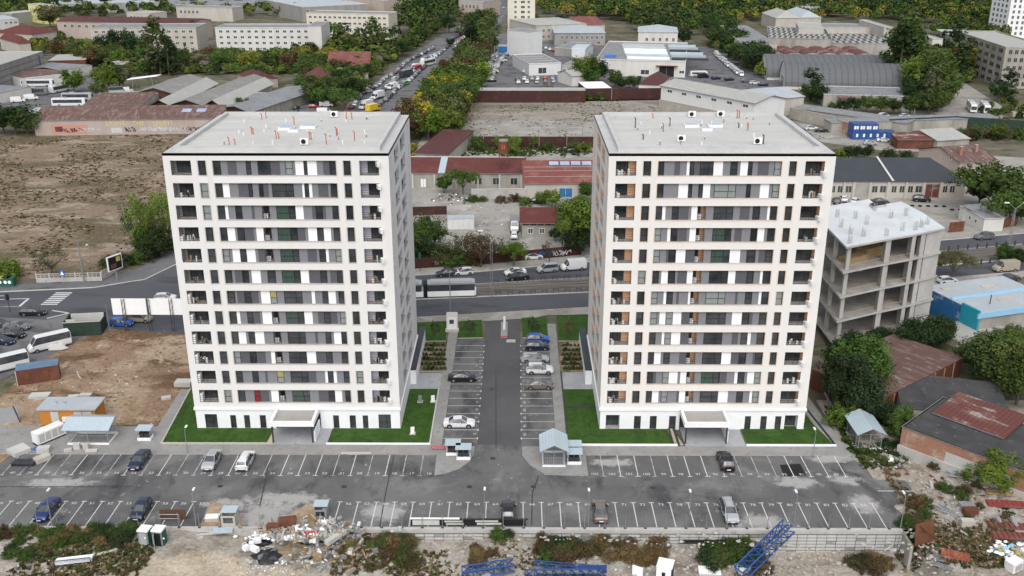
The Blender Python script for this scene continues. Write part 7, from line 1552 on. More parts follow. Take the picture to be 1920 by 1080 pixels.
# substation, generator
A=P(78,798); B=P(182,798); t=thing('transformer_station','orange transformer kiosk with a flat grey roof and pale doors','kiosk',(A.x,A.y,0),math.atan2(B.y-A.y,B.x-A.x)); L=(B-A).length; q=MB(); q.box(0,L,0,3.4,0,2.65,'orange_wall'); q.build('wall',parent=t)
q=MB(); q.box(-.25,L+.25,-.3,3.7,2.65,2.85,'roof_metal'); q.build('roof',parent=t)
for u,w_ in ((.2,.14),(.62,.14),(.78,.15)): q=MB(); q.box(u*L,u*L+w_*L,-.05,-.005,.05,2.3,'wall_lightgrey'); q.build('door',parent=t)
for u in (.41,.49): q=MB(); q.box(u*L,u*L+.6,-.35,-.01,.8,1.5,'white_plastic'); q.build('meter_box',parent=t)
for u in (.22,.38): q=MB(); q.tube((u*L,1.6,2.85),(u*L,1.6,3.2),.2,'galvanised',n=10); q.build('roof_vent',parent=t)
A=P(62,833); t=thing('generator','long white generator housing on a black skid beside the shelter','generator',(A.x,A.y,.1),R(54)); q=MB(); q.box(0,4.2,-1.5,0,.25,1.9,'white_plastic'); q.box(.3,3.9,-.9,-.6,1.9,2.05,'white_plastic'); q.build('housing',parent=t); q=MB(); q.box(-.05,4.25,-1.4,-.1,0,.25,'black'); q.build('skid',parent=t)
for k in range(4): q=MB(); q.box(.3+k*.95,1.1+k*.95,-1.53,-1.5,.5,1.7,'wall_lightgrey'); q.build('door',parent=t)
# shelters
def shelter(px0,px1,py,depth,h,label,gable,base=.25,rise=.7,roofm='roof_lightblue',rz=None,over=.4,tilt=.5):
    A=P(px0,py);B=P(px1,py); L=(B-A).length; t=thing('shelter',label,'shelter',(A.x,A.y,.1),0)
    q=MB(); q.box(0,L,0,.2,0,base,'white_plaster'); q.box(0,.2,.2,depth,0,base,'white_plaster'); q.box(L-.2,L,.2,depth,0,base,'white_plaster'); q.box(.2,L-.2,depth-.2,depth,0,base,'white_plaster'); q.build('base',parent=t)
    for x in (.1,L/2,L-.1):
        for y in (.1,depth-.1): q=MB(); q.tube((x,y,base),(x,y,h),.05,'galvanised',n=5); q.build('post',parent=t)
    q=MB()
    for (x0,y0,x1,y1) in ((0.1,.1,L-.1,.1),(.1,depth-.1,L-.1,depth-.1),(.1,.1,.1,depth-.1),(L-.1,.1,L-.1,depth-.1)):
        for z in (base+.1,(base+h)/2,h-.1): q.tube((x0,y0,z),(x1,y1,z),.03,'galvanised',n=4)
        n=int(math.hypot(x1-x0,y1-y0)/.28)
        for i in range(1,n): f=i/n; q.tube((x0+(x1-x0)*f,y0+(y1-y0)*f,base),(x0+(x1-x0)*f,y0+(y1-y0)*f,h*.72),.014,'galvanised',n=3,cap=False)
    q.build('mesh_screen',parent=t)
    q=MB(); e=over
    if gable=='y':
        for s,x0 in ((1,-e),(-1,L+e)): 
            for dz in (0,.08): q.face([(x0,-e,h+dz),(L/2,-e,h+rise+dz),(L/2,depth+e,h+rise+dz),(x0,depth+e,h+dz)],roofm)
            q.face([(x0,-e,h),(L/2,-e,h+rise),(L/2,-e,h+rise+.08),(x0,-e,h+.08)],'galvanised')
    else:
        m_=depth*.66
        for dz in (0,.08): q.face([(-e,-e,h-.1+dz),(L+e,-e,h-.1+dz),(L+e,m_,h+rise+dz),(-e,m_,h+rise+dz)],roofm); q.face([(-e,m_,h+rise+dz),(L+e,m_,h+rise+dz),(L+e,depth+e,h+.2+dz),(-e,depth+e,h+.2+dz)],'galvanised')
    q.build('roof',parent=t)
    return t,L
shelter(1017,1060,877,4.0,2.5,'gabled bicycle shelter with a light blue roof on the island by the driveway','y',rise=1.0)
shelter(1607,1652,845,5.2,2.5,'gabled bicycle shelter with a light blue roof right of the right tower','y',rise=1.0)
shelter(127,205,835,3.4,2.5,'wide mesh shelter with a pale blue roof beside the orange kiosk','x',rise=.7)
def binbox(px,py,label,rz=0,n=2,w=1.9):
    A=P(px,py); t=thing('bin_store',label,'bin store',(A.x,A.y,.12),R(rz),'small roofed bin stores'); q=MB(); q.box(0,w,0,.12,0,.45,'white_plaster'); q.box(0,.12,.12,1.3,0,.45,'white_plaster'); q.box(w-.12,w,.12,1.3,0,.45,'white_plaster'); q.build('base',parent=t)
    for x in (.08,w-.08):
        for y in (.08,1.25): q=MB(); q.tube((x,y,.45 if y<1 else 0),(x,y,1.7),.035,'galvanised',n=4); q.build('post',parent=t)
    q=MB(); q.box(-.15,w+.15,-.2,1.55,1.7,1.8,'roof_lightblue'); q.build('roof',parent=t)
    for k in range(n): q=MB(); x=.25+k*(w-.5)/n; q.box(x,x+(w-.5)/n-.1,.25,.95,0,1.05,'metal_dark'); q.box(x-.02,x+(w-.5)/n-.08,.22,.98,1.05,1.13,'black'); q.build('bin',parent=t)
    return t
binbox(836.5,856,'left one of two roofed bin stores on the island left of the driveway'); binbox(856,864,'right one of two roofed bin stores on the island left of the driveway'); 
binbox(258,828,'roofed bin store on the paving left of the left tower'); binbox(1063,858,'farther bin rack beside the shelter on the island'); binbox(1064,873,'nearer bin rack beside the shelter on the island')
def box_thing(name,label,cat,px,py,w,d,h,m,rz=0,z=None,top=None,group=None,extra=None):
    p=PZ(px,py); t=thing(name,label,cat,(p.x,p.y,(p.z if z is None else z)),R(rz),group); q=MB(); b=min(w,d,h)*.08
    q.prism([(-w/2+b,-d/2),(w/2-b,-d/2),(w/2,-d/2+b),(w/2,d/2-b),(w/2-b,d/2),(-w/2+b,d/2),(-w/2,d/2-b),(-w/2,-d/2+b)],-.05,h,m,top=top); q.build('body',parent=t)
    if extra: q=MB(); extra(q,w,d,h); q.build('lid',parent=t)
    return t
pl=lambda q,w,d,h: q.box(-w/2-.15,w/2+.15,-d/2-.15,d/2+.15,-.02,.12,'raw_concrete')
for px,py,lab in ((788,755,'grey service pedestal at the top left of the small lawn'),(812,755,'white service pedestal at the top right of the small lawn'),(774,815,'white service pedestal at the near end of the lawn')): box_thing('service_pedestal',lab,'pedestal',px,py,.55,.5,1.0,'white_plastic' if px!=788 else 'metal_grey',0,.16,extra=pl)
box_thing('booth','white booth at the foot of the tall mast by the avenue','booth',848,618,2.0,2.2,2.9,'white_plastic',2,.1,top='wall_lightgrey',extra=lambda q,w,d,h:(q.box(-.45,.35,-d/2-.03,-d/2-.005,1.5,2.3,'glass_dark')))
t=thing('planter','white table of planters in front of the booth','planter',tuple(P(848,622))[:2]+(.1,)); q=MB(); q.box(-1.2,1.2,-.5,.3,0,.5,'wall_lightgrey'); q.build('base',parent=t)
b=P(945,634); t=thing('traffic_island','narrow raised island with a barrier post in the driveway mouth','traffic island',(b.x,b.y,.03)); q=MB(); q.box(-.6,.6,0,7.2,0,.15,'wall_grey'); q.build('kerb',parent=t); q=MB(); q.box(-.6,.6,0.02,.4,.15,.19,'red_paint'); q.build('red_nose',parent=t); q=MB(); q.box(-.2,.2,3.2,3.7,.18,1.3,'white_plastic'); q.build('barrier_box',parent=t); q=MB(); q.box(-.2,.2,6.6,7.,.18,1.3,'white_plastic'); q.build('barrier_box',parent=t)
box_thing('manhole_slab','square concrete slab set beside the driveway island','slab',958,640,1.6,1.2,.06,'raw_concrete',0,.04)
b=P(822,845); t=thing('barrier','red steel hoop barrier lying by the bin stores','barrier',(b.x-.9,b.y,.12)); q=MB(); q.path([(0,0,.1),(0,0,.55),(1.8,0,.55),(1.8,0,.1),(0,0,.1)],.05,'red_paint'); q.build('hoop',parent=t)
box_thing('kerb_plate','white strip lying against the kerb before the left tower','strip',668,851,4.2,.5,.12,'wall_cream',0,.05)
# chain fence right of the right tower
a,b=P(1527,704),P(1603,843); d=b-a; L=d.length; t=thing('mesh_fence','tall dark mesh fence on a low wall along the path by the right tower','fence',(a.x,a.y,0),math.atan2(d.y,d.x)); q=MB(); q.box(0,L,-.12,.12,0,.4,'raw_concrete'); q.build('base_wall',parent=t)
q=MB()
for i in range(int(L/.35)): q.box(i*.35,i*.35+.025,-.012,.012,.4,2.3,'metal_dark')
for z in (.6,1.2,1.8,2.25): q.box(0,L,-.02,.02,z,z+.035,'metal_dark')
q.build('mesh_panel',parent=t)
for k in range(12): q=MB(); q.tube((k*L/11,0,.4),(k*L/11,0,2.5),.045,'metal_grey',n=5); q.build('post',parent=t)
# portable toilets
for px,lab,op in ((275,'left one of two grey portable toilets, its door shut',0),(301,'right one of two grey portable toilets, its door ajar',1)):
    p=PZ(px,1018); t=thing('portable_toilet',lab,'portable toilet',(p.x,p.y,-.35),R(-8),'portable toilets'); q=MB(); q.box(-.62,.62,-.6,.6,0,2.25,'metal_grey'); q.build('cabin',parent=t); q=MB(); q.prism([(-.68,-.66),(.68,-.66),(.68,.66),(-.68,.66)],2.25,2.42,'white_panel'); q.build('roof',parent=t)
    q=MB(); q.box(-.45,.45,-.66,-.605,.15,2.05,'mesh_grey' if not op else 'black'); q.build('door_opening' if op else 'door',parent=t); q=MB(); q.tube((.3 if not op else .9,-.7,1.5),(.3 if not op else .9,-.67,1.5),.12,'white_panel',n=8); q.build('emblem',parent=t)
    q=MB(); q.box(.64,.66,-.5,.5,.2,2.1,'green_bin'); q.build('side_panel',parent=t)
    if op: q=MB(); q.box(-.45,.4,-.03,.03,0,1.9,'mesh_grey'); q.build('door',parent=t,loc=(-.2,-1.0,.15),rz=R(-65))
# boards, slabs and stones ------------------------------------------------------
def heap(name,label,cat,px,py,items,rz=0,z=None,group=None):
    p=PZ(px,py); t=thing(name,label,cat,(p.x,p.y,p.z if z is None else z),R(rz),group); return t
def planks(label,px,py,n,L,m,rz,seed,w=.2,th=.06,spread=.8,name='plank_pile',layers=3,group=None):
    p=PZ(px,py); r=random.Random(seed); t=thing(name,label,'planks' if m in('wood','old_wood') else 'scrap',(p.x,p.y,p.z+.02),R(rz),group)
    for k in range(n):
        q=MB(); l=L*r.uniform(.7,1); q.box(-l/2,l/2,-w/2,w/2,0,th,m,tilt=r.uniform(-.05,.05)); q.build('plank',parent=t,loc=(r.uniform(-.3,.3),r.uniform(-spread,spread),.05+(k%layers)*th*1.3),rz=r.uniform(-.18,.18))
    return t
def pallet(px,py,rz,label,m='wood',z=0,tilt=0):
    p=PZ(px,py); t=thing('pallet',label,'pallet',(p.x,p.y,p.z+.15+z),0,'wooden pallets in the rubbish heap'); t.rotation_euler=(tilt,tilt*.4,R(rz))
    for k in range(3): q=MB(); q.box(-.6,.6,-.4+k*.36,-.3+k*.36,0,.09,'old_wood'); q.build('bearer',parent=t)
    for k in range(6): q=MB(); q.box(-.6+k*.22,-.49+k*.22,-.42,.44,.09,.12,m); q.build('board',parent=t)
for i,(px,py,rz,m,tl) in enumerate([(557,1026,10,'wood',.35),(540,1035,60,'wood',.3),(558,1042,5,'old_wood',.4),(538,1056,-35,'old_wood',.45),(598,1014,20,'old_wood',.3),(556,1070,50,'old_wood',.5)]):
    pallet(px,py,rz,['wooden pallet at the top of the rubbish heap','yellowish pallet standing on edge in the rubbish heap','grey pallet in the middle of the rubbish heap','weathered pallet tilted at the foot of the heap','pallet beside the red crate in the heap','lowest broken pallet below the heap'][i],m,.5,tl)
def stones(name,lab,cen,n,rx,ry,s0,s1,mats,seed,flat=.6,kind='stuff',cat='rubble',boxy=0,lift=0):
    r=random.Random(seed); mb=MB()
    for _ in range(n):
        px,py=r.gauss(cen[0],rx),r.gauss(cen[1],ry); p=PZ(px,py)
        if cen[1]>850 and 101.7<p.y<119 and p.x<51 and px>640: continue
        if 800<cen[1] and 102.3<p.y<120 and -60<p.x<-32: continue
        s=r.uniform(s0,s1)*r.uniform(.5,1)
        if r.random()<boxy: w_,d_=s*r.uniform(.5,2.4),s*r.uniform(.12,.55); mb.box(p.x-w_,p.x+w_,p.y-d_,p.y+d_,p.z+lift*r.random(),p.z+lift*r.random()+s*.25+.03,r.choice(mats),rot=r.uniform(0,3.1),tilt=r.uniform(-.4,.4))
        else: mb.blob((p.x,p.y,p.z+s*.2+lift*r.random()),s,r.choice(mats),(1,r.uniform(.6,1),flat),r.randrange(9999),6,4,.28)
    o=mb.build(name); return tag(o,lab,cat,kind=kind)
RM=['stone','raw_concrete','stone','wall_dirty']
stones('rubble','loose rubble scattered over the site between wall and blue cranes',(1000,1040),480,150,22,.08,.38,RM,1)
stones('rubble','loose rubble below the right half of the retaining wall',(1400,1050),520,170,24,.08,.4,RM,2)
stones('rubble','rubble and broken concrete around the brush at the right edge',(1760,960),420,70,60,.08,.4,RM,3,boxy=.2)
stones('rubble','stones along the weeds at the lower left corner',(60,1050),160,70,18,.08,.45,RM,4)
stones('rubble','grey gravel spread below the white foam pieces',(510,1065),420,38,14,.05,.16,['raw_concrete','stone','foam_white','mesh_grey'],5)
stones('litter','litter of broken board, foam and sheet metal in the rubbish heap',(590,1012),620,46,14,.1,.42,['wall_lightgrey','old_wood','wall_dirty','white_panel','metal_grey','raw_concrete','wood','mesh_grey'],6,boxy=.85,lift=1.0)
stones('litter','broad spread of broken boards and battens under the heap',(560,1030),420,45,16,.12,.5,['old_wood','wall_lightgrey','metal_grey','wood','wall_dirty','foam_white','mesh_grey'],27,boxy=.9,lift=.5)
stones('litter','second layer of planks and scraps heaped below the wall end',(600,1030),200,38,16,.15,.7,['old_wood','wall_lightgrey','metal_grey','wood','black_foil','wall_dirty'],7,boxy=.95,lift=.8)
stones('litter','white foam lumps and sacks on the left side of the heap',(505,1018),110,16,12,.15,.4,['foam_white','wall_lightgrey','white_panel'],8,boxy=.2,lift=.3)
stones('litter','scrap lying between the bicycle shelter and the extra parking bay',(1655,872),150,20,9,.1,.5,['metal_grey','white_panel','wall_dirty','rust','old_wood'],9,boxy=.8,lift=.4)
stones('litter','scattered scrap on the soil by the timber piles at the right',(1800,930),260,60,30,.08,.45,['metal_grey','wall_dirty','old_wood','raw_concrete','rust'],10,boxy=.8,lift=.2)
stones('litter','white and yellow rubbish bags in the lower right corner',(1890,1035),60,18,10,.2,.5,['foam_white','white_plastic','curtain_yellow','skyblue_trim'],11,lift=.3)
stones('litter','roof scrap lying on the black tar roof',(1725,755),0,1,1,.1,.3,RM,12)
stones('rubble','stones and broken slabs scattered on the bare soil plot',(200,720),130,80,45,.06,.3,['stone','wall_lightgrey','bare_earth'],13)
stones('litter','junk left on the open ground of the depot yard',(880,400),90,50,22,.08,.35,['metal_grey','wall_dirty','rust','white_panel','black'],14,boxy=.5)
stones('litter','junk heap at the foot of the depot wall',(850,372),70,22,5,.2,.5,['metal_dark','white_panel','rust','wall_dirty'],15,boxy=.4,lift=.3)
stones('litter','burnt timber pile behind the workshop hall',(1075,283),120,16,4,.3,1.0,['metal_dark','old_wood','black'],16,boxy=.9,lift=.6)
# black foil and foam
for px,py,s,lab in ((488,1018,1.5,'upper heap of shiny black foil left of the rubbish heap'),(500,1048,1.6,'lower heap of shiny black foil with foam blocks on it')):
    p=PZ(px,py); t=thing('foil_heap',lab,'foil',(p.x,p.y,p.z),0,'black foil heaps'); q=MB(); q.blob((0,0,.3),s,'black_foil',(1,.7,.45),int(px),10,7,.3); q.build('foil',parent=t)
for i,(px,py,w_,rz) in enumerate([(484,1036,1.,20),(480,1052,1.1,-30),(463,1046,.7,50),(474,1040,.6,10),(497,1028,.8,0)]): box_thing('foam_block',['foam block on the lower black foil','long white foam block at the lower left of the foil','white foam piece at the left tip of the foil','small foam lump above the left tip','foam block between the two foil heaps'][i],'foam',px,py,w_,.6,.5,'foam_white',rz,group='white foam blocks by the foil',z=-.1)
t=box_thing('white_cabinet','long white cabinet lying aslant at the right of the heap','cabinet',632,1035,.7,3.2,.5,'wall_lightgrey',-35,z=.2); box_thing('grey_sheet','grey sheet with a white patch tilted on the heap','sheet',615,1028,2.3,1.9,.06,'metal_grey',20,z=.6)
box_thing('red_crate','red broken crate on the rubbish heap','crate',585,1010,1.6,.5,.3,'red_paint',15,z=.6); box_thing('orange_cabinet','brown wooden cabinet on its side in the heap','cabinet',514,1000,1.6,.8,1.2,'rust',0,z=.1); box_thing('rust_cabinet','rusty brown skip behind the heap','skip',540,992,2.2,1.5,1.4,'rust',10,z=.0)
planks('pile of grey planks across the middle of the heap',600,1040,9,3.4,'old_wood',-55,3,spread=1.2); planks('two long pale boards sliding down from the heap',590,1030,3,4.2,'wood',-50,4,w=.5,spread=.6); planks('white pipes and battens left of the pallets',520,1022,8,3.0,'white_panel',35,5,w=.1,spread=.9,name='pipe_pile')
# soil patches with small hut remains in the front rows
for pts,lab in (([(395,940),(412,944),(440,955),(455,972),(452,988),(374,988)],'first'),([(603,942),(575,947),(548,962),(525,985),(588,986)],'second')):
    q=[P(*p) for p in pts]; mb=MB(); mb.prism([(p.x,p.y) for p in q],.0,.07,'raw_concrete',top='bare_earth'); struct(mb,'soil_patch')
def hut(px,py,label,w,d,h,wall,roof,rz=0):
    p=P(px,py); t=thing('site_cabin',label,'cabin',(p.x,p.y,.06),R(rz)); q=MB(); q.box(-w/2,w/2,-d/2,-d/2+.08,0,h,wall); q.box(-w/2,w/2,d/2-.08,d/2,0,h+.3,wall); q.box(-w/2,-w/2+.08,-d/2+.08,d/2-.08,0,h,wall); q.box(w/2-.08,w/2,-d/2+.08,d/2-.08,0,h,wall); q.build('walls',parent=t)
    q=MB(); q.box(-w/2+.25,w/2-.25,-d/2-.02,-d/2,h*.35,h*.85,'glass_dark'); q.build('window',parent=t); q=MB(); q.box(-w/2-.1,w/2+.1,-d/2+.3,d/2+.3,h+.3,h+.38,roof); q.build('roof',parent=t)
hut(432,982,'small pale cabin with a light blue lid on the first soil patch',1.7,1.5,1.5,'wall_cream','roof_lightblue'); hut(603,968,'grey cabin with a light blue lid on the second soil patch',1.6,1.5,1.3,'wall_grey','roof_lightblue')
box_thing('white_board','cream square board lying beside the small pale cabin','board',399,975,1.7,1.1,.5,'wall_cream',5,.07,top='white_panel'); box_thing('blue_sheet','pale blue sheet on rubble below the small pale cabin','sheet',418,996,2.4,1.0,.12,'roof_lightblue',5,.1)
t=planks('grey planks strewn along the kerb below the first soil patch',395,1003,6,4.,'wall_lightgrey',6,8,w=.18,spread=.5)
q=P(325,975); t=thing('brown_grating','brown perforated steel plate standing behind the toilets','grating',(q.x,q.y,0)); m_=MB(); m_.box(-1.6,1.6,0,.08,0,1.5,'brown_shade'); m_.build('plate',parent=t); m_=MB(); m_.path([(-1.4,-.6,0),(-1.4,-.6,1.2),(1.,-.6,1.2),(1.,-.6,0)],.05,'metal_grey'); m_.path([(-1.4,-.6,.6),(1.,-.6,.6)],.05,'metal_grey'); m_.build('frame',parent=t)
p=PZ(140,1055); t=thing('scaffold_stack','stack of grey scaffold tubes in a steel cradle at the lower left','scaffold tubes',(p.x,p.y,p.z+.1),R(8)); m_=MB()
for k in range(16): m_=MB(); y=-.5+(k%6)*.2; z=.15+(k//6)*.16; m_.tube((-2,y,z),(2.1,y+.1,z+.1),.07,'galvanised',n=6); m_.build('tube',parent=t)
m_=MB(); m_.path([(-2,-.7,0),(-2,-.7,.8),(2,-.7,.9),(2,-.7,0),(-2,-.7,0)],.05,'metal_dark'); m_.build('cradle',parent=t)
planks('pale trough of boards right of the scaffold tubes',200,1038,4,3.2,'wall_cream',25,9,w=.4,spread=.3)
for i,(px,py,nm) in enumerate([(216,913,'left of the yellowish dust patch'),(413,912,'above the first soil patch'),(645,913,'left of the dark seam'),(880,913,'at the foot of the driveway, left one'),(1000,913,'at the foot of the driveway, right one'),(1224,915,'in the aisle before the right tower'),(924,860,'in the middle of the driveway mouth'),(922,730,'in the driveway beside the silver cars')]):
    p=P(px,py); t=thing('drain_cover','dark square drain cover '+nm,'drain cover',(p.x,p.y,.05),0,'drain covers in the asphalt'); q=MB(); q.box(-.32,.32,-.3,.3,-.02,.012,'metal_dark'); q.build('grate',parent=t)
q=MB()
for pts in ([(739,853),(733,880),(722,930),(712,988)],[(0,913),(120,913),(250,913)],[(505,862),(500,890),(487,950)],[(1010,892),(998,925),(997,985)],[(930,840),(930,700)]):
    w=[P(*a) for a in pts]
    for a,b in zip(w,w[1:]): d=(b-a).normalized(); n_=Vector((-d.y,d.x,0))*.07; q.face([(v.x,v.y,.043) for v in (a-n_,b-n_,b+n_,a+n_)],'metal_dark')
struct(q,'asphalt_seams')
# banner on the fence posts and grey covered barrier
A=P(770,983); t=thing('banner','long dark and white striped banner hung on the posts of the near fence','banner',(A.x,101.9,.1)); L=P(990,983).x-A.x
m_=MB(); m_.box(0,L*.42,0,.05,1.0,1.25,'white_panel'); m_.box(L*.42,L,.0,.05,.95,1.15,'metal_dark'); m_.build('top_rail',parent=t)
m_=MB(); m_.box(.1,L*.98,.06,.09,.1,1.0,'black'); m_.build('cloth',parent=t)
for x0,x1,z0,z1 in ((.3,3.6,.15,.85),(4.2,6.4,.55,.8),(4.4,6.6,.2,.42),(8.0,10.8,.6,.85),(8.2,11.2,.2,.5)): m_=MB(); m_.box(x0,x1,.045,.058,z0,z1,'wall_lightgrey'); m_.build('stripe',parent=t)
# blue crane parts
def truss(t,a,b,w,h,n,m='crane_blue',r=.06,nm='lattice'):
    a=Vector(a); b=Vector(b); d=(b-a); L=d.length; dn=d.normalized(); s=dn.cross(Vector((0,0,1))).normalized(); u=s.cross(dn).normalized(); m_=MB()
    C=lambda k,i,j:a+d*(k/n)+s*(w/2*i)+u*(h*j)
    for i,j in ((-1,0),(1,0),(-1,1),(1,1)): m_.tube(C(0,i,j),C(n,i,j),r,m,n=5)
    m_.build('chord',parent=t); m_=MB()
    for k in range(n):
        m_.tube(C(k,-1,0),C(k+1,-1,1),r*.6,m,n=4); m_.tube(C(k,1,1),C(k+1,1,0),r*.6,m,n=4); m_.tube(C(k,-1,1),C(k+1,1,1),r*.6,m,n=4)
        for q in ((-1,0,-1,1),(1,0,1,1),(-1,0,1,0),(-1,1,1,1)): m_.tube(C(k,q[0],q[1]),C(k,q[2],q[3]),r*.6,m,n=4)
    m_.build(nm,parent=t)
p=PZ(1390,1085); e=P(1482,992,1.3); t=thing('crane_mast','blue lattice crane mast section tilted up against the retaining wall','crane part',(p.x,p.y,p.z)); truss(t,(0,0,.3),(e.x-p.x,e.y-p.y,1.3-p.z),1.4,1.3,8,r=.11)
m_=MB(); m_.box(2.6,3.8,4.6,5.2,1.2,1.5,'wood',rot=.5); m_.build('hook_block',parent=t)
p=PZ(868,1094); t=thing('crane_jib','blue lattice crane section with a winch, left one of the two on the ground','crane part',(p.x,p.y,p.z+.1)); truss(t,(0,0,.9),(6.0,.9,1.3),1.1,1.0,5,r=.11); m_=MB(); m_.tube((2.2,-.3,.8),(3.3,.4,.9),.5,'metal_grey',n=12); m_.build('winch_drum',parent=t); m_=MB(); m_.box(1.4,2.3,-.8,.2,.3,1.0,'metal_grey'); m_.build('motor',parent=t)
p=PZ(985,1094); t=thing('crane_deck','blue counter jib frame with railings, right one on the ground','crane part',(p.x,p.y,p.z+.1)); truss(t,(0,0,.2),(9.4,.2,.2),1.6,1.0,9,r=.11); truss(t,(1.0,1.5,1.4),(8.6,1.2,.9),.5,.4,9,r=.05,nm='tie_bar')
m_=MB(); m_.box(1.2,8.8,.5,1.2,.9,1.1,'metal_grey'); m_.build('walkway',parent=t); m_=MB(); m_.box(6.0,9.4,.9,1.1,.7,1.7,'crane_blue'); m_.build('side_panel',parent=t)
p=PZ(1247,1088); t=thing('crane_cabin','white box cabin with a black side standing on the rubble','cabin',(p.x,p.y,p.z),R(-18)); m_=MB(); m_.box(-.95,.75,-.9,.9,0,2.3,'white_panel'); m_.build('walls',parent=t); m_=MB(); m_.box(.76,.8,-.85,.85,.1,2.2,'black'); m_.build('side_opening',parent=t); m_=MB(); m_.box(-.3,.1,-.93,-.905,.9,1.7,'black'); m_.build('window',parent=t); m_=MB(); m_.box(-1.0,.85,-.95,.95,2.3,2.38,'white_panel'); m_.build('roof',parent=t)
t=box_thing('white_panel_sheet','white flat panel leaning beside the box cabin','panel',1195,1080,1.3,.15,1.3,'white_panel',-30)
for i,(px,py,w_,d_,rz) in enumerate([(1330,1075,2.6,1.6,-5),(1390,1068,1.6,1.6,35),(1412,1060,1.8,1.3,20),(1430,1072,1.7,1.5,-20)]): box_thing('concrete_ballast',['pale flat slab with a wire frame right of the box cabin','left white ballast block under the tilted mast','upper white ballast block under the tilted mast','right white ballast block under the tilted mast'][i],'ballast',px,py,w_,d_,.45,'wall_lightgrey',rz,top='white_panel',group='white ballast slabs')
m_=PZ(1320,1030); t=thing('black_pipe_stack','black pipes lying along the foot of the wall behind the bushes','pipes',(m_.x,101.0,pit_h(m_.x,100.5)+1.2))
for k in range(4): q=MB(); q.tube((-3,-.2*k,.15*(k%2)),(3,-.2*k,.15*(k%2)),.12,'black',n=8); q.build('pipe',parent=t)
t=thing('wing_wall','short concrete end wall closing the right end of the retaining wall','wall',(47.2,96,0)); q=MB(); q.box(0,.35,2.6,5.3,-5,-.25,'wall_dirty'); q.build('wall',parent=t)
# right hand scrap yard
S=[('planks of a long timber pile, topmost at the right edge',1885,925,12,5.0,'wood',-4,20,.22),('grey timber pile beside the grated steel frames',1850,905,7,3.5,'old_wood',-8,21,.2),('flat timber formwork boards beside the small brown crates',1810,905,5,3.2,'old_wood',-60,22,.6),('grey planks under the weeds at the ramp end',1735,965,5,4.0,'old_wood',-45,23,.5),('light boards lying under the pit weeds',1745,1010,4,4.0,'wood',-3,24,.15)]
for lab,px,py,n_,L_,m,rz,sd_,w_ in S: planks(lab,px,py,n_,L_,m,rz,sd_,w=w_)
planks('heap of galvanised scaffold parts along the brick warehouse wall',1800,888,26,3.2,'galvanised',-20,30,w=.09,spread=1.6,name='scaffold_heap'); planks('second heap of scaffold tubes below the kerb',1778,960,14,3.6,'galvanised',-50,31,w=.1,spread=.8,name='scaffold_heap')
planks('blue grey corrugated sheets on the red frames',1885,978,6,2.0,'metal_sheet',80,32,w=.35,spread=1.0,name='sheet_pile'); planks('scattered grey laths at the bottom right',1770,1055,14,3.2,'metal_grey',-30,33,w=.12,spread=1.4,name='lath_heap'); planks('yellow formwork beams by the bicycle shelter',1770,875,6,2.2,'curtain_yellow',-55,34,w=.2,spread=.7,name='beam_pile')
for i,(px,py) in enumerate([(1890,948),(1893,990),(1900,1008)]):
    p=PZ(px,py); t=thing('formwork_frame',['upper','middle','lower'][i]+' one of the red steel formwork panels at the right edge','formwork',(p.x,p.y,p.z+.15),R(-6),'red formwork panels'); 
    m_=MB(); m_.box(-2.6,2.6,-.7,.7,0,.18,'roof_faded_red'); m_.build('panel',parent=t); m_=MB()
    for k in range(9): m_.box(-2.5+k*.6,-2.4+k*.6,-.68,.68,.18,.26,'red_paint' if i==0 else 'container_brown')
    m_.build('rib',parent=t)
box_thing('crate','brown steel crate beside a cream tub','crate',1818,965,1.7,1.0,.9,'container_brown',0); box_thing('cream_tub','cream tub in front of the brown crate','tub',1813,985,1.6,.9,.8,'wall_cream',-5); box_thing('wire_cage','grey wire cage of scrap above the brown crate','cage',1812,955,1.8,1.2,.8,'metal_grey',0)
p=PZ(1790,1045); t=thing('orange_barrier','orange plastic net barrier lying on the rubble','barrier',(p.x,p.y,p.z+.1),R(-20)); m_=MB()
for k in range(8): m_.tube((-1.5,-.6+k*.17,.1+.05*k),(1.5,-.6+k*.17,.1+.03*k),.035,'pipe_red',n=4)
for k in range(5): m_.tube((-1.5+k*.75,-.6,.1),(-1.5+k*.75,.6,.45),.03,'pipe_red',n=4)
m_.build('net',parent=t)
p=PZ(1900,1068); t=thing('old_monitor','old white monitor lying on its side in the lower right corner','monitor',(p.x,p.y,p.z+.1),R(25)); m_=MB(); m_.box(-.9,.7,-.6,.6,0,1.3,'white_plastic',tilt=.15); m_.build('case',parent=t); m_=MB(); m_.box(-.55,.5,-.66,-.61,.2,1.0,'mesh_grey',tilt=.15); m_.build('screen',parent=t)
p=PZ(1730,1020); t=thing('rust_plate','tall rusty steel plate leaning in the pit at the right','steel plate',(p.x,p.y,p.z),R(12)); m_=MB(); m_.box(-1.2,1.2,0,.12,0,3.0,'rust',tilt=.12); m_.build('plate',parent=t); m_=MB(); m_.tube((-.9,-.3,2.9),(2.6,-1.0,0),.1,'rust',n=5); m_.build('strut',parent=t)
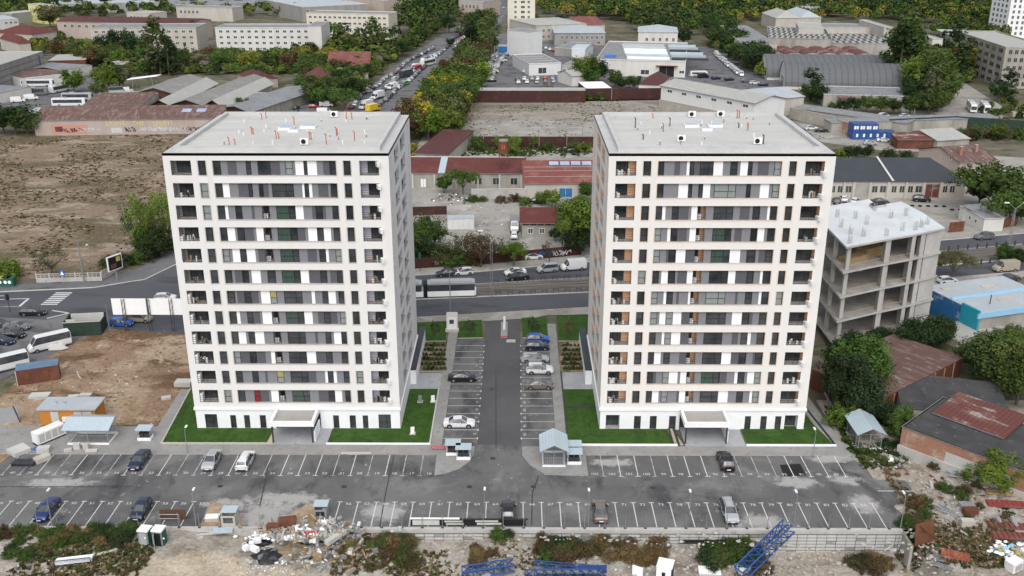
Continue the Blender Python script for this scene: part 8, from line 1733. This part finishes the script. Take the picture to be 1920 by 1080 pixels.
# left paving stacks and slabs
for i,(px,py,w_,d_,h_,m,rz) in enumerate([(83,848,1.7,1.1,.7,'wall_lightgrey',8),(80,864,1.2,2.0,.6,'wall_cream',-38),(36,848,2.3,2.4,.5,'wall_lightgrey',-38),(145,842,.9,.7,.8,'wall_lightgrey',12),(163,843,.8,.7,.8,'wall_cream',0),(128,847,1.0,.6,.3,'wall_cream',20),(172,847,1.6,.6,.2,'wall_lightgrey',5),(46,870,3.0,1.4,.35,'black_foil',0)]):
    box_thing('paving_stack',['stack of pale paving slabs beside the blue disc','cream paving slabs stacked at the corner of the upper row','pale slabs on a black base at the far left paving edge','small slab stack in front of the mesh shelter','cube of cream slabs right of the small stack','loose cream stones left of the small stack','flat slab right of the cream cube','bundle of stones wrapped in dark foil at the left'][i],'paving slabs',px,py,w_,d_,h_,m,rz,.12 if i not in(7,) else .06,group='paving stacks on the left')
b=P(70,843); t=thing('plastic_disc','round blue disc lying on the paving','disc',(b.x,b.y,.12)); q=MB(); q.tube((0,0,0),(0,0,.12),.55,'sign_blue',n=14); q.build('lid',parent=t)
for i,(px,py,w_,d_) in enumerate([(75,744,3.0,1.7),(138,746,1.6,.9),(161,743,1.8,.9),(312,748,1.4,.8),(345,722,2.6,1.7)]): box_thing('concrete_slab',['square concrete slab on the soil below the brown container','left of the two slabs behind the orange kiosk','right of the two slabs behind the orange kiosk','lone pale slab on the brown soil','pale shaft cover beside the left tower'][i],'slab',px,py,w_,d_,.35 if i<4 else .7,'raw_concrete',[5,10,0,20,0][i],.05,top='wall_lightgrey',group='concrete slabs on the bare plot')
b=P(152,710); t=thing('pipe_stub','bent pale pipe sticking out of the brown soil','pipe',(b.x,b.y,0)); q=MB(); q.path([(0,0,0),(-.3,0,.5),(-.4,0,1.3)],.12,'wall_lightgrey',n=7); q.build('pipe',parent=t)
b=P(5,800); t=thing('sheet_gate','grey sheet metal fence leaning at the left edge','fence',(b.x-2,b.y,0),R(20)); q=MB(); q.box(-1,4.2,0,.1,0,2.6,'metal_sheet'); q.build('sheet',parent=t); q=MB(); q.tube((4.2,-.2,0),(3.6,0,2.8),.08,'metal_dark'); q.build('brace',parent=t)
p=P(108,655); t=thing('tarp_heap','heap of pale tarpaulin between minibus and brown container','tarpaulin',(p.x,p.y,0)); q=MB(); q.blob((0,0,.3),1.7,'wall_lightgrey',(1,.6,.5),5,9,6,.25); q.build('tarpaulin',parent=t)
# shipping container with its lettering
A=P(857,196);B=P(880,196); t=thing('shipping_container','dark blue shipping container lettered APL at the edge of the vacant plot','container',(A.x,A.y,.02)); L=(B-A).length; q=MB(); q.box(0,L,0,12,0,3.6,'container_blue'); q.build('body',parent=t); q=MB(); q.box(-.1,L+.1,-.1,12.1,3.6,3.75,'container_blue'); q.build('roof',parent=t)
q=MB(); text_mesh('APL',2.2,'white_panel',q,(L*.45,-.06,1.6),0,R(90),.015); q.build('lettering',parent=t)
# tyres in the east yard
for i in range(9): px=1680+i*15; p=P(px,386+i*.3+ (6 if i>6 else 0)); q=MB(); q.tube((0,0,.02),(0,0,.3),.5,'rubber',n=10); t=thing('tyre',f'{nth(i+1)} from the left in the row of half sunk tyres in the east yard','tyre',(p.x,p.y,0),0,'tyres in the east yard'); q.build('tyre_body',parent=t)
# paint splash etc: skip bins
b=P(965,447)
for px,py,w_,d_,h_,m,lab in ((565,195,2.4,2.4,3,'wall_white','white box store left of the white van in the side yard'),(600,193,2.4,2.4,3,'wall_grey','grey box store beside the white van in the side yard'),(945,103,6,8,4.5,'blue_wall','blue store left of the white box hall'),(1412,82,4,6,3,'wall_grey','grey box at the top of the east street')):
    p=P(px,py); t=thing('storage_box',lab,'container',(p.x,p.y,0)); q=MB(); q.box(-w_/2,w_/2,0,d_,0,h_,m); q.build('body',parent=t); q=MB(); q.box(-w_/2-.05,w_/2+.05,-.05,d_+.05,h_,h_+.1,'roof_metal'); q.build('roof',parent=t)
# ============================================================ GROUND COVER
def tufts(name,poly,n,s0,s1,seed,mats,lab,z=0.,cat='grass',px=True,hf=None,tall=1.):
    r=random.Random(seed); w=[tuple(P(*q))[:2] for q in poly] if px else poly; xs=[q[0] for q in w]; ys=[q[1] for q in w]; v=[]; f=[]; mi=[]; c=0
    while c<n:
        x=r.uniform(min(xs),max(xs)); y=r.uniform(min(ys),max(ys))
        if not inside((x,y),w) or r.random()>.5+1.6*ns(x,y,.09,seed): continue
        c+=1; s=r.uniform(s0,s1); zz=(hf(x,y) if hf else z); m=r.randrange(len(mats))
        for _ in range(5):
            a=r.uniform(0,3.14); dx,dy=math.cos(a)*s*.5,math.sin(a)*s*.5; ox,oy=r.uniform(-s,s)*.5,r.uniform(-s,s)*.5; lx,ly=r.uniform(-.5,.5)*s,r.uniform(-.5,.5)*s; i=len(v)
            v+=[(x+ox-dx,y+oy-dy,zz),(x+ox+dx,y+oy+dy,zz),(x+ox+dx*.7+lx,y+oy+dy*.7+ly,zz+s*.8*tall*r.uniform(.5,1)),(x+ox-dx*.7+lx,y+oy-dy*.7+ly,zz+s*.6*tall)]; f.append((i,i+1,i+2,i+3)); mi.append(m)
    me=bpy.data.meshes.new(name); me.from_pydata(v,[],f)
    for q in mats: me.materials.append(MATS[q])
    me.polygons.foreach_set('material_index',mi); o=link(name,me); return tag(o,lab,cat,kind='stuff')
for nm,c in (('tuft_straw',(.24,.185,.115)),('tuft_brown',(.12,.085,.05)),('tuft_green',(.07,.085,.03)),('tuft_pale',(.32,.27,.20)),('tuft_lawn',(.035,.085,.012))): M(nm,c,tuple(q*.7 for q in c),scale=2,world=True,spec=.1)
tufts('dry_grass',[(-60,262),(60,256),(405,252),(400,330),(345,460),(262,480),(180,505),(-60,528)],3600,.25,.7,1,['tuft_straw','tuft_brown','tuft_straw','tuft_brown','tuft_pale','tuft_green'],'dry brown grass and weeds covering the field at the left',tall=.7)
tufts('weeds',[(0,1000),(0,1080),(260,1080),(300,1010)],800,.2,.6,2,['tuft_green','tuft_straw','tuft_brown','wood_olive'],'weeds on the soil bank at the lower left',hf=lambda x,y:pit_h(x,y) if y<YW0 else 0)
tufts('weeds',[(620,1010),(1440,1010),(1440,1060),(620,1060)],900,.2,.5,3,['tuft_green','tuft_straw','tuft_brown'],'weeds at the foot of the retaining wall',hf=lambda x,y:pit_h(x,y) if y<101 else -3)
tufts('weeds',[(1640,860),(1700,850),(1900,960),(1900,1060),(1700,1060),(1700,960)],1500,.2,.5,4,['tuft_green','tuft_straw','tuft_brown'],'weeds between the scrap at the right',hf=lambda x,y:pit_h(x,y) if y<YW0 else rub_h(x,y))
tufts('weeds',[(850,262),(850,188),(1240,190),(1530,238),(1560,262)],1100,.25,.6,5,['tuft_green','tuft_brown','wood_olive'],'patches of weeds on the vacant plot',tall=.5)
tufts('weeds',[(0,745),(60,690),(150,634),(205,617),(347,628),(372,735),(300,800),(215,801)],700,.12,.35,6,['tuft_green','tuft_brown','tuft_straw'],'sparse weeds on the bare soil plot',tall=.5)
tufts('weeds',[(770,300),(1110,290),(1110,262),(850,266)],900,.3,.9,7,['wood_green','tuft_green','wood_olive'],'weeds behind the depot hall')
tufts('weeds',[(1500,700),(1650,700),(1700,880),(1620,880)],900,.3,.9,8,['wood_green','tuft_green','wood_dark'],'undergrowth below the trees beside the right tower',cat='undergrowth')
